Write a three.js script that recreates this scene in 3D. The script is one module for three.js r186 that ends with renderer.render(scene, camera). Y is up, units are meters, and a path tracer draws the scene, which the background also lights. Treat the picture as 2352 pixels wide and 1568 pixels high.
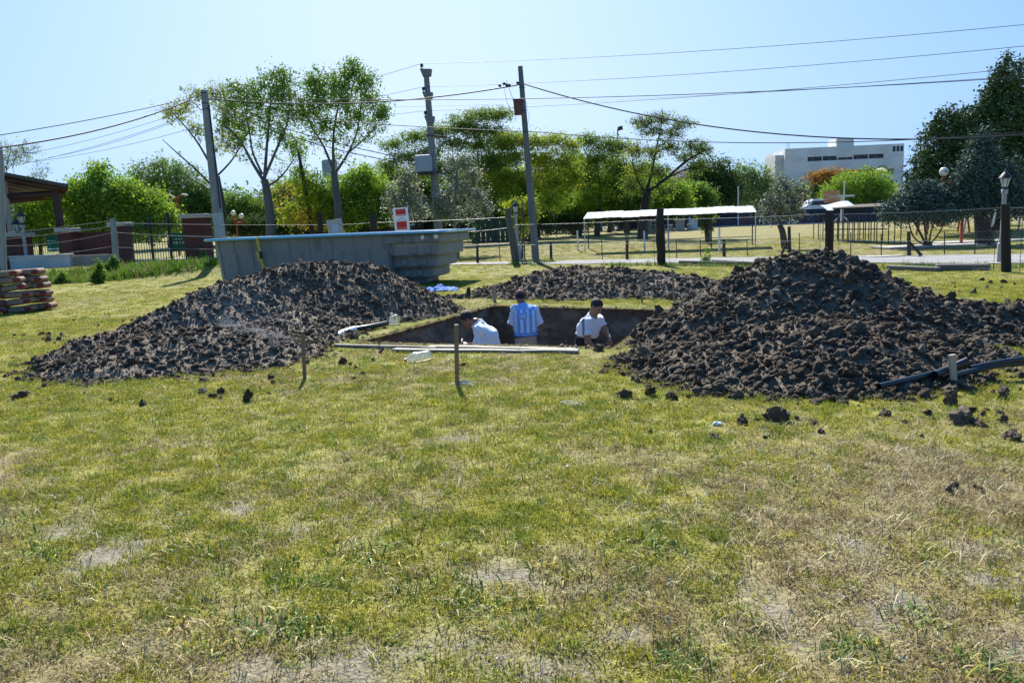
import * as THREE from 'three';
import { mergeGeometries, mergeVertices } from 'three/addons/utils/BufferGeometryUtils.js';
import { RoundedBoxGeometry } from 'three/addons/geometries/RoundedBoxGeometry.js';

// ---------------------------------------------------------------- camera, sky, sun, exposure
const scene = new THREE.Scene();
const EYE = 1.6, F = 1810, ROLL = 2.3 * Math.PI / 180, HORIZON = 510;     // focal length and horizon on a 2352 x 1568 frame
const PITCH = Math.atan((784 - HORIZON) * Math.cos(ROLL) / F);
const camera = new THREE.PerspectiveCamera(2 * Math.atan(784 / F) * 180 / Math.PI, 1024 / 682, 0.1, 3000);
camera.position.set(0, EYE, 0);
camera.rotation.order = 'YXZ';
camera.rotation.set(-PITCH, 0, -ROLL);
camera.updateMatrixWorld(true);

const renderer = new THREE.WebGLRenderer({ antialias: true });
renderer.setSize(1024, 682);
renderer.toneMapping = THREE.LinearToneMapping;
renderer.toneMappingExposure = 2.0;
renderer.shadowMap.enabled = true;

const SUN_EL = 43 * Math.PI / 180, SUN_AZ = -7 * Math.PI / 180;
const sunDir = new THREE.Vector3(Math.sin(SUN_AZ) * Math.cos(SUN_EL), Math.sin(SUN_EL), -Math.cos(SUN_AZ) * Math.cos(SUN_EL));
const sun = new THREE.DirectionalLight(new THREE.Color().setRGB(1, 0.95, 0.86), 5);
sun.name = 'sun';
sun.position.copy(sunDir).multiplyScalar(120);
sun.castShadow = true;
Object.assign(sun.shadow.camera, { left: -60, right: 60, top: 60, bottom: -60, near: 1, far: 260 });
sun.shadow.mapSize.set(4096, 4096);
scene.add(sun, sun.target);

{ // clear sky: pale near the horizon, deep blue overhead, a bright haze round the sun
  const W = 1024, Hh = 512, d = new Float32Array(W * Hh * 4), v = new THREE.Vector3();
  for (let j = 0; j < Hh; j++) for (let i = 0; i < W; i++) {
    const el = ((j + 0.5) / Hh - 0.5) * Math.PI, az = ((i + 0.5) / W - 0.5) * 2 * Math.PI;
    v.set(Math.cos(el) * Math.cos(az), Math.sin(el), Math.cos(el) * Math.sin(az));
    const a = Math.acos(Math.min(1, Math.max(-1, v.dot(sunDir)))) * 180 / Math.PI, e = Math.max(0, v.y);
    const x = a * Math.PI / 180, L = (1 - Math.exp(-0.32 / Math.max(0.05, e))) * (1 + 10 * (Math.exp(-3 * x) - Math.exp(-1.5 * Math.PI)) + 0.45 * Math.cos(x) ** 2) / 1.39; // standard clear sky
    const o = (j * W + i) * 4;
    d[o] = 0.155 * Math.pow(L, 1.45); d[o + 1] = 0.297 * Math.pow(L, 0.78); d[o + 2] = 0.51 * Math.pow(L, 0.42); d[o + 3] = 1;
  }
  const sky = new THREE.DataTexture(d, W, Hh, THREE.RGBAFormat, THREE.FloatType);
  sky.mapping = THREE.EquirectangularReflectionMapping; sky.magFilter = THREE.LinearFilter; sky.needsUpdate = true;
  scene.background = sky; scene.environment = sky;
}

// ---------------------------------------------------------------- helpers
const V = (x, y, z) => new THREE.Vector3(x, y, z);
const rng = seed => () => { seed |= 0; seed = seed + 0x6D2B79F5 | 0; let t = Math.imul(seed ^ seed >>> 15, 1 | seed); t = t + Math.imul(t ^ t >>> 7, 61 | t) ^ t; return ((t ^ t >>> 14) >>> 0) / 4294967296; };
const clamp = (x, a = 0, b = 1) => Math.min(b, Math.max(a, x));
const sstep = (a, b, x) => { const t = clamp((x - a) / (b - a)); return t * t * (3 - 2 * t); };
const lerp = (a, b, t) => a + (b - a) * t;
const mix3 = (a, b, t) => [lerp(a[0], b[0], t), lerp(a[1], b[1], t), lerp(a[2], b[2], t)];
const hash = (x, y, z = 0) => { let h = Math.imul(x | 0, 374761393) + Math.imul(y | 0, 668265263) + Math.imul(z | 0, 1442695041); h = Math.imul(h ^ h >>> 13, 1274126177); h = Math.imul(h ^ h >>> 15, 2246822519); return ((h ^ h >>> 16) >>> 0) / 4294967296; };
function vnoise(x, y, z = 0, px = 0, py = 0) {
  const xi = Math.floor(x), yi = Math.floor(y), zi = Math.floor(z), fx = x - xi, fy = y - yi, fz = z - zi;
  const u = fx * fx * (3 - 2 * fx), v = fy * fy * (3 - 2 * fy), w = fz * fz * (3 - 2 * fz);
  const X = k => px ? ((k % px) + px) % px : k, Y = k => py ? ((k % py) + py) % py : k;
  const L = zz => lerp(lerp(hash(X(xi), Y(yi), zz), hash(X(xi + 1), Y(yi), zz), u), lerp(hash(X(xi), Y(yi + 1), zz), hash(X(xi + 1), Y(yi + 1), zz), u), v);
  return fz === 0 && z === zi ? L(zi) : lerp(L(zi), L(zi + 1), w);
}
function fbm(x, y, oct = 4, z = 0, p = 0) { let s = 0, a = 0.5, n = 0; for (let i = 0; i < oct; i++) { s += a * vnoise(x, y, z + i * 17, p, p); n += a; x *= 2; y *= 2; if (p) p *= 2; a *= 0.5; } return s / n; }
const bell = R => (R() + R() + R() - 1.5) / 1.5;

// a view ray of the surveyed frame, a point on it at depth z, and where it meets level y
const pixelRay = (px, py) => V((px - 1176) / F, -(py - 784) / F, -1).applyQuaternion(camera.quaternion);
const at = (px, py, z) => { const d = pixelRay(px, py), t = z / d.z; return V(d.x * t, EYE + d.y * t, z); };
const ground = (px, py, y = 0) => { const d = pixelRay(px, py), t = (y - EYE) / d.y; return V(d.x * t, y, d.z * t); };

const col = (r, g, b) => new THREE.Color().setRGB(r, g, b);
function mat(c, rough = 0.8, extra = {}) {
  const P = ['transmission', 'clearcoat', 'sheen', 'thickness', 'ior'].some(k => k in extra);
  const m = new (P ? THREE.MeshPhysicalMaterial : THREE.MeshStandardMaterial)({ color: col(...c), roughness: rough, ...extra });
  return m;
}
function tex(w, h, fn, srgb = true, bytes = true) {
  const d = new Uint8Array(w * h * 4);
  const enc = c => srgb ? (c <= 0.0031308 ? c * 12.92 : 1.055 * Math.pow(c, 1 / 2.4) - 0.055) : c;
  for (let j = 0; j < h; j++) for (let i = 0; i < w; i++) { const c = fn(i, j), o = (j * w + i) * 4; for (let k = 0; k < 3; k++) d[o + k] = clamp(enc(Array.isArray(c) ? c[k] : c)) * 255; d[o + 3] = 255; }
  const t = new THREE.DataTexture(d, w, h); t.wrapS = t.wrapT = THREE.RepeatWrapping; t.magFilter = THREE.LinearFilter; t.minFilter = THREE.LinearMipmapLinearFilter; t.generateMipmaps = true;
  if (srgb) t.colorSpace = THREE.SRGBColorSpace;
  t.needsUpdate = true; return t;
}
function rep(t, u, v = u) { const c = t.clone(); c.repeat.set(u, v); c.needsUpdate = true; return c; }
function canvasTex(w, h, draw) {
  const c = document.createElement('canvas'); c.width = w; c.height = h; const g = c.getContext('2d'); draw(g, w, h);
  const t = new THREE.CanvasTexture(c); t.colorSpace = THREE.SRGBColorSpace; return t;
}
function plain(g) { // every geometry the same way: no index, position + normal + uv (+ color)
  let n = g.index ? g.toNonIndexed() : g;
  if (!n.attributes.normal) n.computeVertexNormals();
  if (!n.attributes.uv) n.setAttribute('uv', new THREE.Float32BufferAttribute(new Float32Array(n.attributes.position.count * 2), 2));
  for (const k of Object.keys(n.attributes)) if (!['position', 'normal', 'uv', 'color'].includes(k)) n.deleteAttribute(k);
  n.morphAttributes = {}; n.clearGroups(); return n;
}
function join(list) {
  list = list.map(plain); const c = list.some(g => g.attributes.color);
  if (c) for (const g of list) if (!g.attributes.color) g.setAttribute('color', new THREE.Float32BufferAttribute(new Float32Array(g.attributes.position.count * 3).fill(1), 3));
  return list.length === 1 ? list[0] : mergeGeometries(list, false);
}
function place(g, x = 0, y = 0, z = 0, rx = 0, ry = 0, rz = 0) { g.applyMatrix4(new THREE.Matrix4().compose(V(x, y, z), new THREE.Quaternion().setFromEuler(new THREE.Euler(rx, ry, rz, 'YXZ')), V(1, 1, 1))); return g; }
function box(w, h, d, x = 0, y = 0, z = 0, rx = 0, ry = 0, rz = 0, bevel = 0) {
  const g = bevel ? new RoundedBoxGeometry(w, h, d, 2, bevel) : new THREE.BoxGeometry(w, h, d);
  if (!bevel) { // uv in metres
    const p = g.attributes.position, n = g.attributes.normal, u = g.attributes.uv;
    for (let i = 0; i < p.count; i++) { const ax = Math.abs(n.getX(i)) > 0.5, ay = Math.abs(n.getY(i)) > 0.5; u.setXY(i, ax ? p.getZ(i) : p.getX(i), ay ? p.getZ(i) : p.getY(i)); }
  }
  return place(g, x, y, z, rx, ry, rz);
}
function tube(pts, radii, sides = 6, capped = true) { // tapered tube along a polyline
  const n = pts.length, rad = i => Array.isArray(radii) ? radii[Math.min(i, radii.length - 1)] : radii, pos = [], uv = [], idx = [];
  let len = 0, ref = V(0.31, 0.17, 0.93);
  for (let i = 0; i < n; i++) {
    const t = V(0, 0, 0).subVectors(pts[Math.min(i + 1, n - 1)], pts[Math.max(i - 1, 0)]).normalize();
    if (Math.abs(t.dot(ref)) > 0.95) ref = V(0.9, 0.1, 0.3);
    const a = V(0, 0, 0).crossVectors(t, ref).normalize(), b = V(0, 0, 0).crossVectors(t, a); ref = b.clone().negate().cross(t).length() > 0 ? V(0, 0, 0).crossVectors(a, t) : ref;
    if (i) len += pts[i].distanceTo(pts[i - 1]);
    for (let k = 0; k <= sides; k++) { const q = k / sides * 2 * Math.PI, r = rad(i); pos.push(pts[i].x + r * (a.x * Math.cos(q) + b.x * Math.sin(q)), pts[i].y + r * (a.y * Math.cos(q) + b.y * Math.sin(q)), pts[i].z + r * (a.z * Math.cos(q) + b.z * Math.sin(q))); uv.push(k / sides * 6.283 * rad(0), len); }
  }
  const s = sides + 1;
  for (let i = 0; i + 1 < n; i++) for (let k = 0; k < sides; k++) { const p = i * s + k; idx.push(p, p + s, p + 1, p + 1, p + s, p + s + 1); }
  if (capped) for (const [i, f] of [[0, 1], [n - 1, 0]]) for (let k = 1; k + 1 < sides; k++) f ? idx.push(i * s, i * s + k, i * s + k + 1) : idx.push(i * s, i * s + k + 1, i * s + k);
  const g = new THREE.BufferGeometry(); g.setAttribute('position', new THREE.Float32BufferAttribute(pos, 3)); g.setAttribute('uv', new THREE.Float32BufferAttribute(uv, 2)); g.setIndex(idx); g.computeVertexNormals(); return plain(g);
}
const rod = (a, b, r0, r1 = r0, sides = 8) => tube([a, b], [r0, r1], sides);
function lathe(profile, seg = 16, x = 0, y = 0, z = 0) { return place(new THREE.LatheGeometry(profile.map(p => new THREE.Vector2(p[0], p[1])), seg), x, y, z); }
function jitter(g, amp, freq, seed = 0) { // roughen a closed shape, welded points move together
  const p = g.attributes.position;
  for (let i = 0; i < p.count; i++) { const x = p.getX(i), y = p.getY(i), z = p.getZ(i); p.setXYZ(i, x + amp * (vnoise(x * freq + seed, y * freq, z * freq + 3.3) - 0.5), y + amp * (vnoise(x * freq + 9 + seed, y * freq, z * freq + 7.3) - 0.5), z + amp * (vnoise(x * freq + 5, y * freq + seed, z * freq + 1.3) - 0.5)); }
  g.computeVertexNormals(); return g;
}

const taken = new Map();
function numbered(name) { const k = taken.get(name) ?? 0; taken.set(name, k + 1); return k ? `${name}_${String(k).padStart(3, '0')}` : name; }
function finish(o) { o.castShadow = o.receiveShadow = true; return o; }
function thing(name, label, category, pos = [0, 0, 0], group, turn = 0) {
  const o = new THREE.Group(); o.name = numbered(name); o.position.set(...(pos.isVector3 ? pos.toArray() : pos)); o.rotation.y = turn;
  o.userData = { label, category }; if (group) o.userData.group = group; scene.add(o); return o;
}
function part(name, geo, m, parent, label) { const o = finish(new THREE.Mesh(Array.isArray(geo) ? join(geo) : geo, m)); o.name = name; if (label) o.userData.label = label; parent.add(o); return o; }
function single(name, label, category, geo, m, pos = [0, 0, 0], group, turn = 0) {
  const o = finish(new THREE.Mesh(Array.isArray(geo) ? join(geo) : geo, m)); o.name = numbered(name); o.position.set(...(pos.isVector3 ? pos.toArray() : pos)); o.rotation.y = turn;
  o.userData = { label, category }; if (group) o.userData.group = group; scene.add(o); return o;
}
function structure(name, geo, m) { const o = finish(new THREE.Mesh(Array.isArray(geo) ? join(geo) : geo, m)); o.name = numbered(name); o.userData = { kind: 'structure' }; scene.add(o); return o; }

// ---------------------------------------------------------------- textures
const T = {};
T.soil = tex(512, 512, (i, j) => { const u = i / 512, v = j / 512, a = fbm(u * 8, v * 8, 6, 1, 8), b = fbm(u * 60, v * 60, 3, 5, 60), k = 0.55 + 0.5 * a + 0.45 * (b - 0.5); return [k, k * (0.985 + 0.03 * b), k * (0.97 + 0.05 * a)]; });
T.soilBump = tex(512, 512, (i, j) => { const u = i / 512, v = j / 512; return 0.6 * fbm(u * 10, v * 10, 5, 2, 10) + 0.4 * fbm(u * 48, v * 48, 3, 8, 48); }, false);
T.lawn = tex(1024, 1024, (i, j) => {
  const u = i / 1024, v = j / 1024, n = 220;
  const fib = vnoise(u * n + 30 * fbm(u * 6, v * 6, 2, 3, 6), v * n * 0.3, 4, 0, 0), a = fbm(u * 14, v * 14, 5, 6, 14), b = fbm(u * 120, v * 120, 2, 7, 120);
  const k = 0.42 + 0.5 * a + 0.5 * (b - 0.4) + 0.22 * (fib - 0.5);
  return [k * 1.04, k, k * (0.86 + 0.2 * b)];
});
T.lawnBump = tex(512, 512, (i, j) => { const u = i / 512, v = j / 512; return 0.5 * fbm(u * 30, v * 30, 4, 6, 30) + 0.5 * fbm(u * 110, v * 110, 2, 7, 110); }, false);
T.grain = tex(512, 512, (i, j) => { const u = i / 512, v = j / 512, k = 0.62 + 0.35 * fbm(u * 5, v * 5, 6, 11, 5) + 0.25 * (fbm(u * 90, v * 90, 2, 12, 90) - 0.5); return k; });
T.wood = tex(256, 512, (i, j) => { const u = i / 256, v = j / 512, w = fbm(u * 24, v * 3, 4, 15, 0), s = vnoise(u * 70 + 2 * w, v * 6, 3), k = 0.52 + 0.4 * w + 0.22 * (s - 0.5); return [k, k * 0.98, k * 0.95]; });
T.bark = tex(256, 512, (i, j) => { const u = i / 256, v = j / 512, w = fbm(u * 10, v * 5, 5, 21, 0), s = fbm(u * 40, v * 9, 3, 23, 0), k = 0.35 + 0.5 * w + 0.5 * (s - 0.4); return [k, k * 0.97, k * 0.94]; });
T.barkBump = tex(256, 512, (i, j) => fbm(i / 256 * 34, j / 512 * 9, 4, 23, 0), false);
T.streak = tex(512, 512, (i, j) => { const u = i / 512, v = j / 512, k = 0.70 + 0.12 * fbm(u * 30, v * 2, 4, 41, 0) + 0.2 * (fbm(u * 6, v * 5, 5, 43, 0) - 0.5) + 0.16 * (fbm(u * 120, v * 120, 2, 44, 0) - 0.5) - 0.25 * sstep(0.62, 0.8, fbm(u * 9 + 3, v * 1.2, 3, 47, 0)); return [k, k * 0.995, k * 0.98]; });
T.gravel = tex(512, 512, (i, j) => { const u = i / 512, v = j / 512, k = 0.55 + 0.35 * fbm(u * 100, v * 100, 2, 31, 100) + 0.3 * (fbm(u * 6, v * 6, 4, 33, 6) - 0.5); return k; });

const concrete = (c, r = 0.9, s = 0.8) => mat(c, r, { map: rep(T.grain, s) });
const timber = (c, r = 0.85, s = 2) => mat(c, r, { map: rep(T.wood, s, s * 0.5), bumpMap: rep(T.wood, s, s * 0.5), bumpScale: 0.004 });
const M = {
  soil: mat([0.165, 0.122, 0.084], 0.95, { map: rep(T.soil, 1.1), bumpMap: rep(T.soilBump, 1.6), bumpScale: 0.05, vertexColors: true }),
  galv: mat([0.45, 0.46, 0.47], 0.45, { metalness: 0.7 }),
  black: mat([0.02, 0.021, 0.023], 0.55),
  iron: mat([0.022, 0.022, 0.026], 0.6),
  whitePaint: mat([0.72, 0.73, 0.74], 0.6),
  glass: mat([0.80, 0.84, 0.86], 0.35, { transmission: 0.5, thickness: 0 }),
  brick: mat([0.115, 0.034, 0.026], 0.9, { map: rep(T.grain, 3) }),
  brickCap: concrete([0.52, 0.48, 0.42]),
  orange: mat([0.38, 0.06, 0.024], 0.5),
  wall: concrete([0.62, 0.63, 0.62], 0.9, 0.3),
};

// ---------------------------------------------------------------- ground with the pit cut out of it
const PIT = [[-2.24, -11.0], [-0.36, -15.4], [2.74, -13.42], [1.3, -9.6]], PIT_FLOOR = -1.32;
const inPit = (x, z, m = 0) => { for (let i = 0; i < 4; i++) { const [ax, az] = PIT[i], [bx, bz] = PIT[(i + 1) % 4], ex = bx - ax, ez = bz - az; if ((ex * (z - az) - ez * (x - ax)) / Math.hypot(ex, ez) < -m) return false; } return true; };
const ROAD_N = [[40, 4], [13.2, -20.4], [10.6, -23.1], [7.4, -25.6], [3.6, -28], [-2, -31.7], [-30, -37]], ROAD_F = [[46, 0], [15.6, -24.1], [12.1, -26.4], [7.8, -28.9], [3.9, -30.6], [-2, -32.9], [-30, -39]];
const onLine = (L, x) => { for (let i = 0; i + 1 < L.length; i++) if (x <= L[i][0] && x >= L[i + 1][0]) return lerp(L[i][1], L[i + 1][1], (x - L[i][0]) / (L[i + 1][0] - L[i][0])); return x > L[0][0] ? L[0][1] : L[L.length - 1][1]; };
const onRoad = (x, z) => z < onLine(ROAD_N, x) && z > onLine(ROAD_F, x);
function H(x, z) {
  const far = -z;
  let h = 0.035 * (fbm(x * 0.45 + 40, z * 0.45 + 9, 3) - 0.5) * sstep(0.5, 3, far);
  h += 0.42 * sstep(0, 2.6, far - (29.6 - 0.17 * (x + 15))) * sstep(-7.5, -11.5, x);           // grassy bank along the left fence
  const beyond = onLine(ROAD_F, x) - z;                                                        // park on the far side of the road
  h += 0.55 * sstep(5, 34, beyond) + 0.30 * sstep(5, 10, beyond) * Math.exp(-(((x - 1) / 9) ** 2)) * sstep(24, 10, beyond);
  if (onRoad(x, z)) h -= 0.02;
  return h;
}
const BARE = [[230, 1285, 95, 40], [1150, 1300, 90, 45], [1030, 1455, 110, 35], [800, 1530, 150, 40], [1770, 1365, 90, 70], [2060, 1400, 110, 50], [2240, 1265, 90, 30], [1990, 1260, 70, 26], [2290, 1330, 80, 40], [600, 1540, 90, 26], [1290, 1530, 130, 30], [150, 1225, 60, 22], [560, 1165, 30, 14], [660, 1215, 40, 16], [1060, 1010, 60, 12], [1430, 1460, 80, 24], [2330, 1480, 60, 40], [1830, 1480, 120, 26]].map(([x, y, rx, ry]) => { const c = ground(x, y), e = ground(x + rx, y), f = ground(x, y - ry); return [c.x, c.z, Math.abs(e.x - c.x), Math.abs(f.z - c.z) + 0.02]; });
function bareness(x, z) { let b = 0; for (const [cx, cz, rx, rz] of BARE) { const d = Math.hypot((x - cx) / rx, (z - cz) / rz); if (d < 1.8) b = Math.max(b, 1 - d + 1.1 * (fbm(x * 5, z * 5, 3, 61) - 0.5)); } return sstep(-0.05, 0.35, b); }
function dryness(x, z) { const f = -z, n = fbm(x * 0.55 + 3, z * 0.55, 4, 51), m = fbm(x * 2.3, z * 2.3, 3, 57); return clamp(1.05 * sstep(6.4, 3.0, f - 0.3 * x) * 0.42 + 0.20 + 1.5 * (n - 0.52) + 0.9 * (m - 0.5) + (onLine(ROAD_F, x) > z ? 0.12 : 0) + 0.10 * sstep(-1, 4, x) * sstep(9, 4, f)); }
const STRAW = [0.20, 0.165, 0.075], GREEN = [0.185, 0.182, 0.027], DUST = [0.172, 0.155, 0.12];
function lawnColor(x, z) {
  const d = dryness(x, z), f = -z; let c = mix3(GREEN, STRAW, sstep(0.15, 0.95, d));
  if (onLine(ROAD_F, x) > z && x > -8) c = mix3(c, [0.20, 0.18, 0.06], 0.6);   // drier turf in the park across the road
  return mix3(c, DUST, bareness(x, z));
}
{
  const axis = (lo, hi, step, out, grow) => { const a = []; for (let x = lo; x < hi + 1e-6; x += step) a.push(x); let s = step, p = hi; while (p < out[1]) { s *= grow; p += s; a.push(p); } s = step; p = lo; while (p > out[0]) { s *= grow; p -= s; a.unshift(p); } return a; };
  const xs = axis(-13, 13, 0.2, [-900, 900], 1.22), zs = axis(-34, 0, 0.2, [-1400, 60], 1.2);
  const pos = [], uv = [], colr = [];
  const put = (x, z) => { pos.push(x, H(x, z), z); uv.push(x / 2.4, z / 2.4); const c = lawnColor(x, z); colr.push(c[0] * 1.35, c[1] * 1.35, c[2] * 1.35); };
  const poly = P => { for (let i = 1; i + 1 < P.length; i++) { put(...P[0]); put(...P[i]); put(...P[i + 1]); } };
  const side = (p, a, b) => (b[0] - a[0]) * (p[1] - a[1]) - (b[1] - a[1]) * (p[0] - a[0]);
  const cut = (P, a, b, keep) => { const o = []; for (let i = 0; i < P.length; i++) { const p = P[i], q = P[(i + 1) % P.length], s = keep * side(p, a, b), t = keep * side(q, a, b); if (s >= 0) o.push(p); if (s * t < 0) { const k = s / (s - t); o.push([lerp(p[0], q[0], k), lerp(p[1], q[1], k)]); } } return o; };
  for (let i = 0; i + 1 < xs.length; i++) for (let j = 0; j + 1 < zs.length; j++) {
    let P = [[xs[i], zs[j]], [xs[i], zs[j + 1]], [xs[i + 1], zs[j + 1]], [xs[i + 1], zs[j]]];
    if (xs[i] < 2.8 && xs[i + 1] > -2.4 && zs[j] > -15.7 && zs[j] < -9.4 || xs[i] < 2.8 && xs[i + 1] > -2.4 && zs[j + 1] > -15.7 && zs[j] < -9.4) {
      for (let e = 0; e < 4 && P.length > 2; e++) { const a = PIT[e], b = PIT[(e + 1) % 4], o = cut(P, a, b, -1); if (o.length > 2) poly(o); P = cut(P, a, b, 1); }
    } else poly(P);
  }
  const g = new THREE.BufferGeometry();
  g.setAttribute('position', new THREE.Float32BufferAttribute(pos, 3)); g.setAttribute('uv', new THREE.Float32BufferAttribute(uv, 2)); g.setAttribute('color', new THREE.Float32BufferAttribute(colr, 3));
  const nr = new Float32Array(pos.length), e = 0.08; for (let k = 0; k < pos.length; k += 3) { const n = V(H(pos[k] - e, pos[k + 2]) - H(pos[k] + e, pos[k + 2]), 2 * e, H(pos[k], pos[k + 2] - e) - H(pos[k], pos[k + 2] + e)).normalize(); nr.set([n.x, n.y, n.z], k); }
  g.setAttribute('normal', new THREE.Float32BufferAttribute(nr, 3));
  structure('ground', g, mat([1, 1, 1], 0.95, { vertexColors: true, map: T.lawn, bumpMap: rep(T.lawnBump, 1.7), bumpScale: 0.02 }));
}
{ // pit: rough walls with patches of drier soil, and a trodden floor
  const pos = [], uv = [], c = [], N = 46, rows = 26, top = i => 0;
  const wall = (e, s, k) => { // point on wall e, along s, down k (0..1)
    const [ax, az] = PIT[e], [bx, bz] = PIT[(e + 1) % 4], L = Math.hypot(bx - ax, bz - az), nx = (bz - az) / L, nz = -(bx - ax) / L;
    const edge = sstep(0, 0.06, s) * sstep(1, 0.94, s), d = edge * (0.10 * (fbm(s * L * 2.2 + e * 9, k * 3, 4, 71) - 0.35) * sstep(0, 0.12, k) - 0.03 * k), y = lerp(H(ax + (bx - ax) * s, az + (bz - az) * s), PIT_FLOOR, k);
    const dd = d + edge * 0.05 * (fbm(s * L * 9, k * 10, 3, 72) - 0.5) * (k > 0 ? 1 : 0);
    return [ax + (bx - ax) * s + nx * dd, y, az + (bz - az) * s + nz * dd];
  };
  const tint = (e, s, k) => { const g = fbm(s * 40 + e * 11, k * 20, 3, 73), dry = sstep(0.5, 0.7, fbm(s * 16 + e * 7, k * 9, 4, 74)); return mix3([0.15, 0.113, 0.083], [0.26, 0.225, 0.185], dry).map(v => v * (0.8 + 0.4 * g)); };
  for (let e = 0; e < 4; e++) for (let i = 0; i < N; i++) for (let j = 0; j < rows; j++) {
    const q = [[i, j], [i, j + 1], [i + 1, j + 1], [i, j], [i + 1, j + 1], [i + 1, j]];
    for (const [a, b] of q) { pos.push(...wall(e, a / N, b / rows)); uv.push(a / N * 4 + e * 0.37, b / rows * 1.3); c.push(...tint(e, a / N, b / rows)); }
  }
  const g = new THREE.BufferGeometry(); g.setAttribute('position', new THREE.Float32BufferAttribute(pos, 3)); g.setAttribute('uv', new THREE.Float32BufferAttribute(uv, 2)); g.setAttribute('color', new THREE.Float32BufferAttribute(c, 3)); g.computeVertexNormals();
  structure('pit_wall', g, mat([1, 1, 1], 0.97, { vertexColors: true, map: rep(T.soil, 1.5), bumpMap: rep(T.soilBump, 2), bumpScale: 0.03, side: THREE.DoubleSide }));
  const f = new THREE.PlaneGeometry(6, 7, 40, 46); f.rotateX(-Math.PI / 2); f.translate(0.2, PIT_FLOOR, -12.5); const p = f.attributes.position; for (let i = 0; i < p.count; i++) p.setY(i, PIT_FLOOR + 0.10 * (fbm(p.getX(i) * 1.6, p.getZ(i) * 1.6, 4, 81) - 0.6)); f.computeVertexNormals();
  structure('pit_floor', f, mat([0.16, 0.12, 0.088], 0.97, { map: rep(T.soil, 4), bumpMap: rep(T.soilBump, 4), bumpScale: 0.03 }));
}
{ // gravel road
  const pos = [], uv = []; const P = (x, t) => { const a = onLine(ROAD_N, x), b = onLine(ROAD_F, x), z = lerp(a, b, t); return [x, H(x, z) + 0.026 + 0.02 * Math.sin(t * Math.PI), z]; };
  const wob = (x, t) => t === 0 ? 0.03 * 0 : 0;
  const xs = []; for (let x = -30; x < 40; x += 0.5) xs.push(x);
  for (let i = 0; i + 1 < xs.length; i++) for (let k = 0; k < 6; k++) { const a = P(xs[i], k / 6), b = P(xs[i], (k + 1) / 6), c = P(xs[i + 1], (k + 1) / 6), d = P(xs[i + 1], k / 6); for (const q of [a, d, c, a, c, b]) { pos.push(...q); uv.push(q[0] / 2, q[2] / 2); } }
  const g = new THREE.BufferGeometry(); g.setAttribute('position', new THREE.Float32BufferAttribute(pos, 3)); g.setAttribute('uv', new THREE.Float32BufferAttribute(uv, 2)); g.computeVertexNormals();
  structure('road', g, mat([0.34, 0.335, 0.335], 0.95, { map: T.gravel, bumpMap: T.gravel, bumpScale: 0.02 }));
}

// ---------------------------------------------------------------- heaps of dug earth
const HEAPS = { // ridge lines [x, z, height] with the slope of their flanks
  left: { ridges: [[0.70, [[-6.3, -10.2, 0.03], [-5.9, -10.8, 0.24], [-5.4, -11.3, 0.40], [-4.8, -12.6, 0.78], [-4.3, -13.3, 0.91], [-3.7, -14.0, 1.04], [-2.6, -14.6, 0.98], [-1.95, -15.2, 0.50], [-1.35, -15.9, 0.02]]], [0.30, [[-5.5, -9.9, 0.10], [-4.6, -10.2, 0.36], [-3.9, -10.3, 0.38], [-3.65, -11.2, 0.30], [-3.5, -12.6, 0.34]]]], seed: 3, box: [-7.6, 0, -18, -7.6] },
  right: { ridges: [[0.66, [[1.95, -9.9, 0.02], [2.1, -9.9, 0.16], [2.45, -9.9, 0.40], [2.95, -9.95, 0.84], [3.4, -9.95, 1.03], [4.15, -9.9, 1.0], [4.6, -9.8, 0.75], [5.05, -9.7, 0.55], [5.8, -9.5, 0.40], [8.2, -9.2, 0.34]]], [0.33, [[2.1, -8.5, 0.16], [2.5, -8.3, 0.38], [3.2, -8.2, 0.48], [3.9, -8.6, 0.36], [4.6, -9.2, 0.24], [8, -9.7, 0.14]]]], seed: 5, box: [0.6, 9.8, -13, -5.6] },
  back: { ridges: [[0.42, [[-1.2, -17.3, 0.02], [-0.3, -17.6, 0.2], [0.7, -17.6, 0.48], [1.5, -17.5, 0.58], [2.3, -17.0, 0.54], [3.4, -16.1, 0.40], [4.3, -15.2, 0.28]]]], seed: 7, box: [-2.4, 6.5, -20.5, -14.2] },
};
function heapH(h, x, z) {
  let best = -1;
  for (const [slope, ridge] of h.ridges) for (let i = 0; i + 1 < ridge.length; i++) {
    const [ax, az, ah] = ridge[i], [bx, bz, bh] = ridge[i + 1], ex = bx - ax, ez = bz - az, t = clamp(((x - ax) * ex + (z - az) * ez) / (ex * ex + ez * ez)), d = Math.hypot(x - ax - ex * t, z - az - ez * t);
    best = Math.max(best, lerp(ah, bh, t) - slope * (Math.sqrt(d * d + 0.03) - 0.17) * (1 + 0.3 * (fbm(x * 0.9 + h.seed, z * 0.9, 2, 91) - 0.5)));
  }
  return best + 0.13 * (fbm(x * 1.1 + h.seed * 5, z * 1.1, 4, 92) - 0.5) + 0.06 * (vnoise(x * 7, z * 7, h.seed) - 0.5) + 0.05 * (vnoise(x * 15, z * 15, h.seed + 4) - 0.5);
}
const heapAt = (x, z) => Math.max(0, ...Object.values(HEAPS).filter(h => x > h.box[0] && x < h.box[1] && z > h.box[2] && z < h.box[3]).map(h => heapH(h, x, z)));
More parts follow.
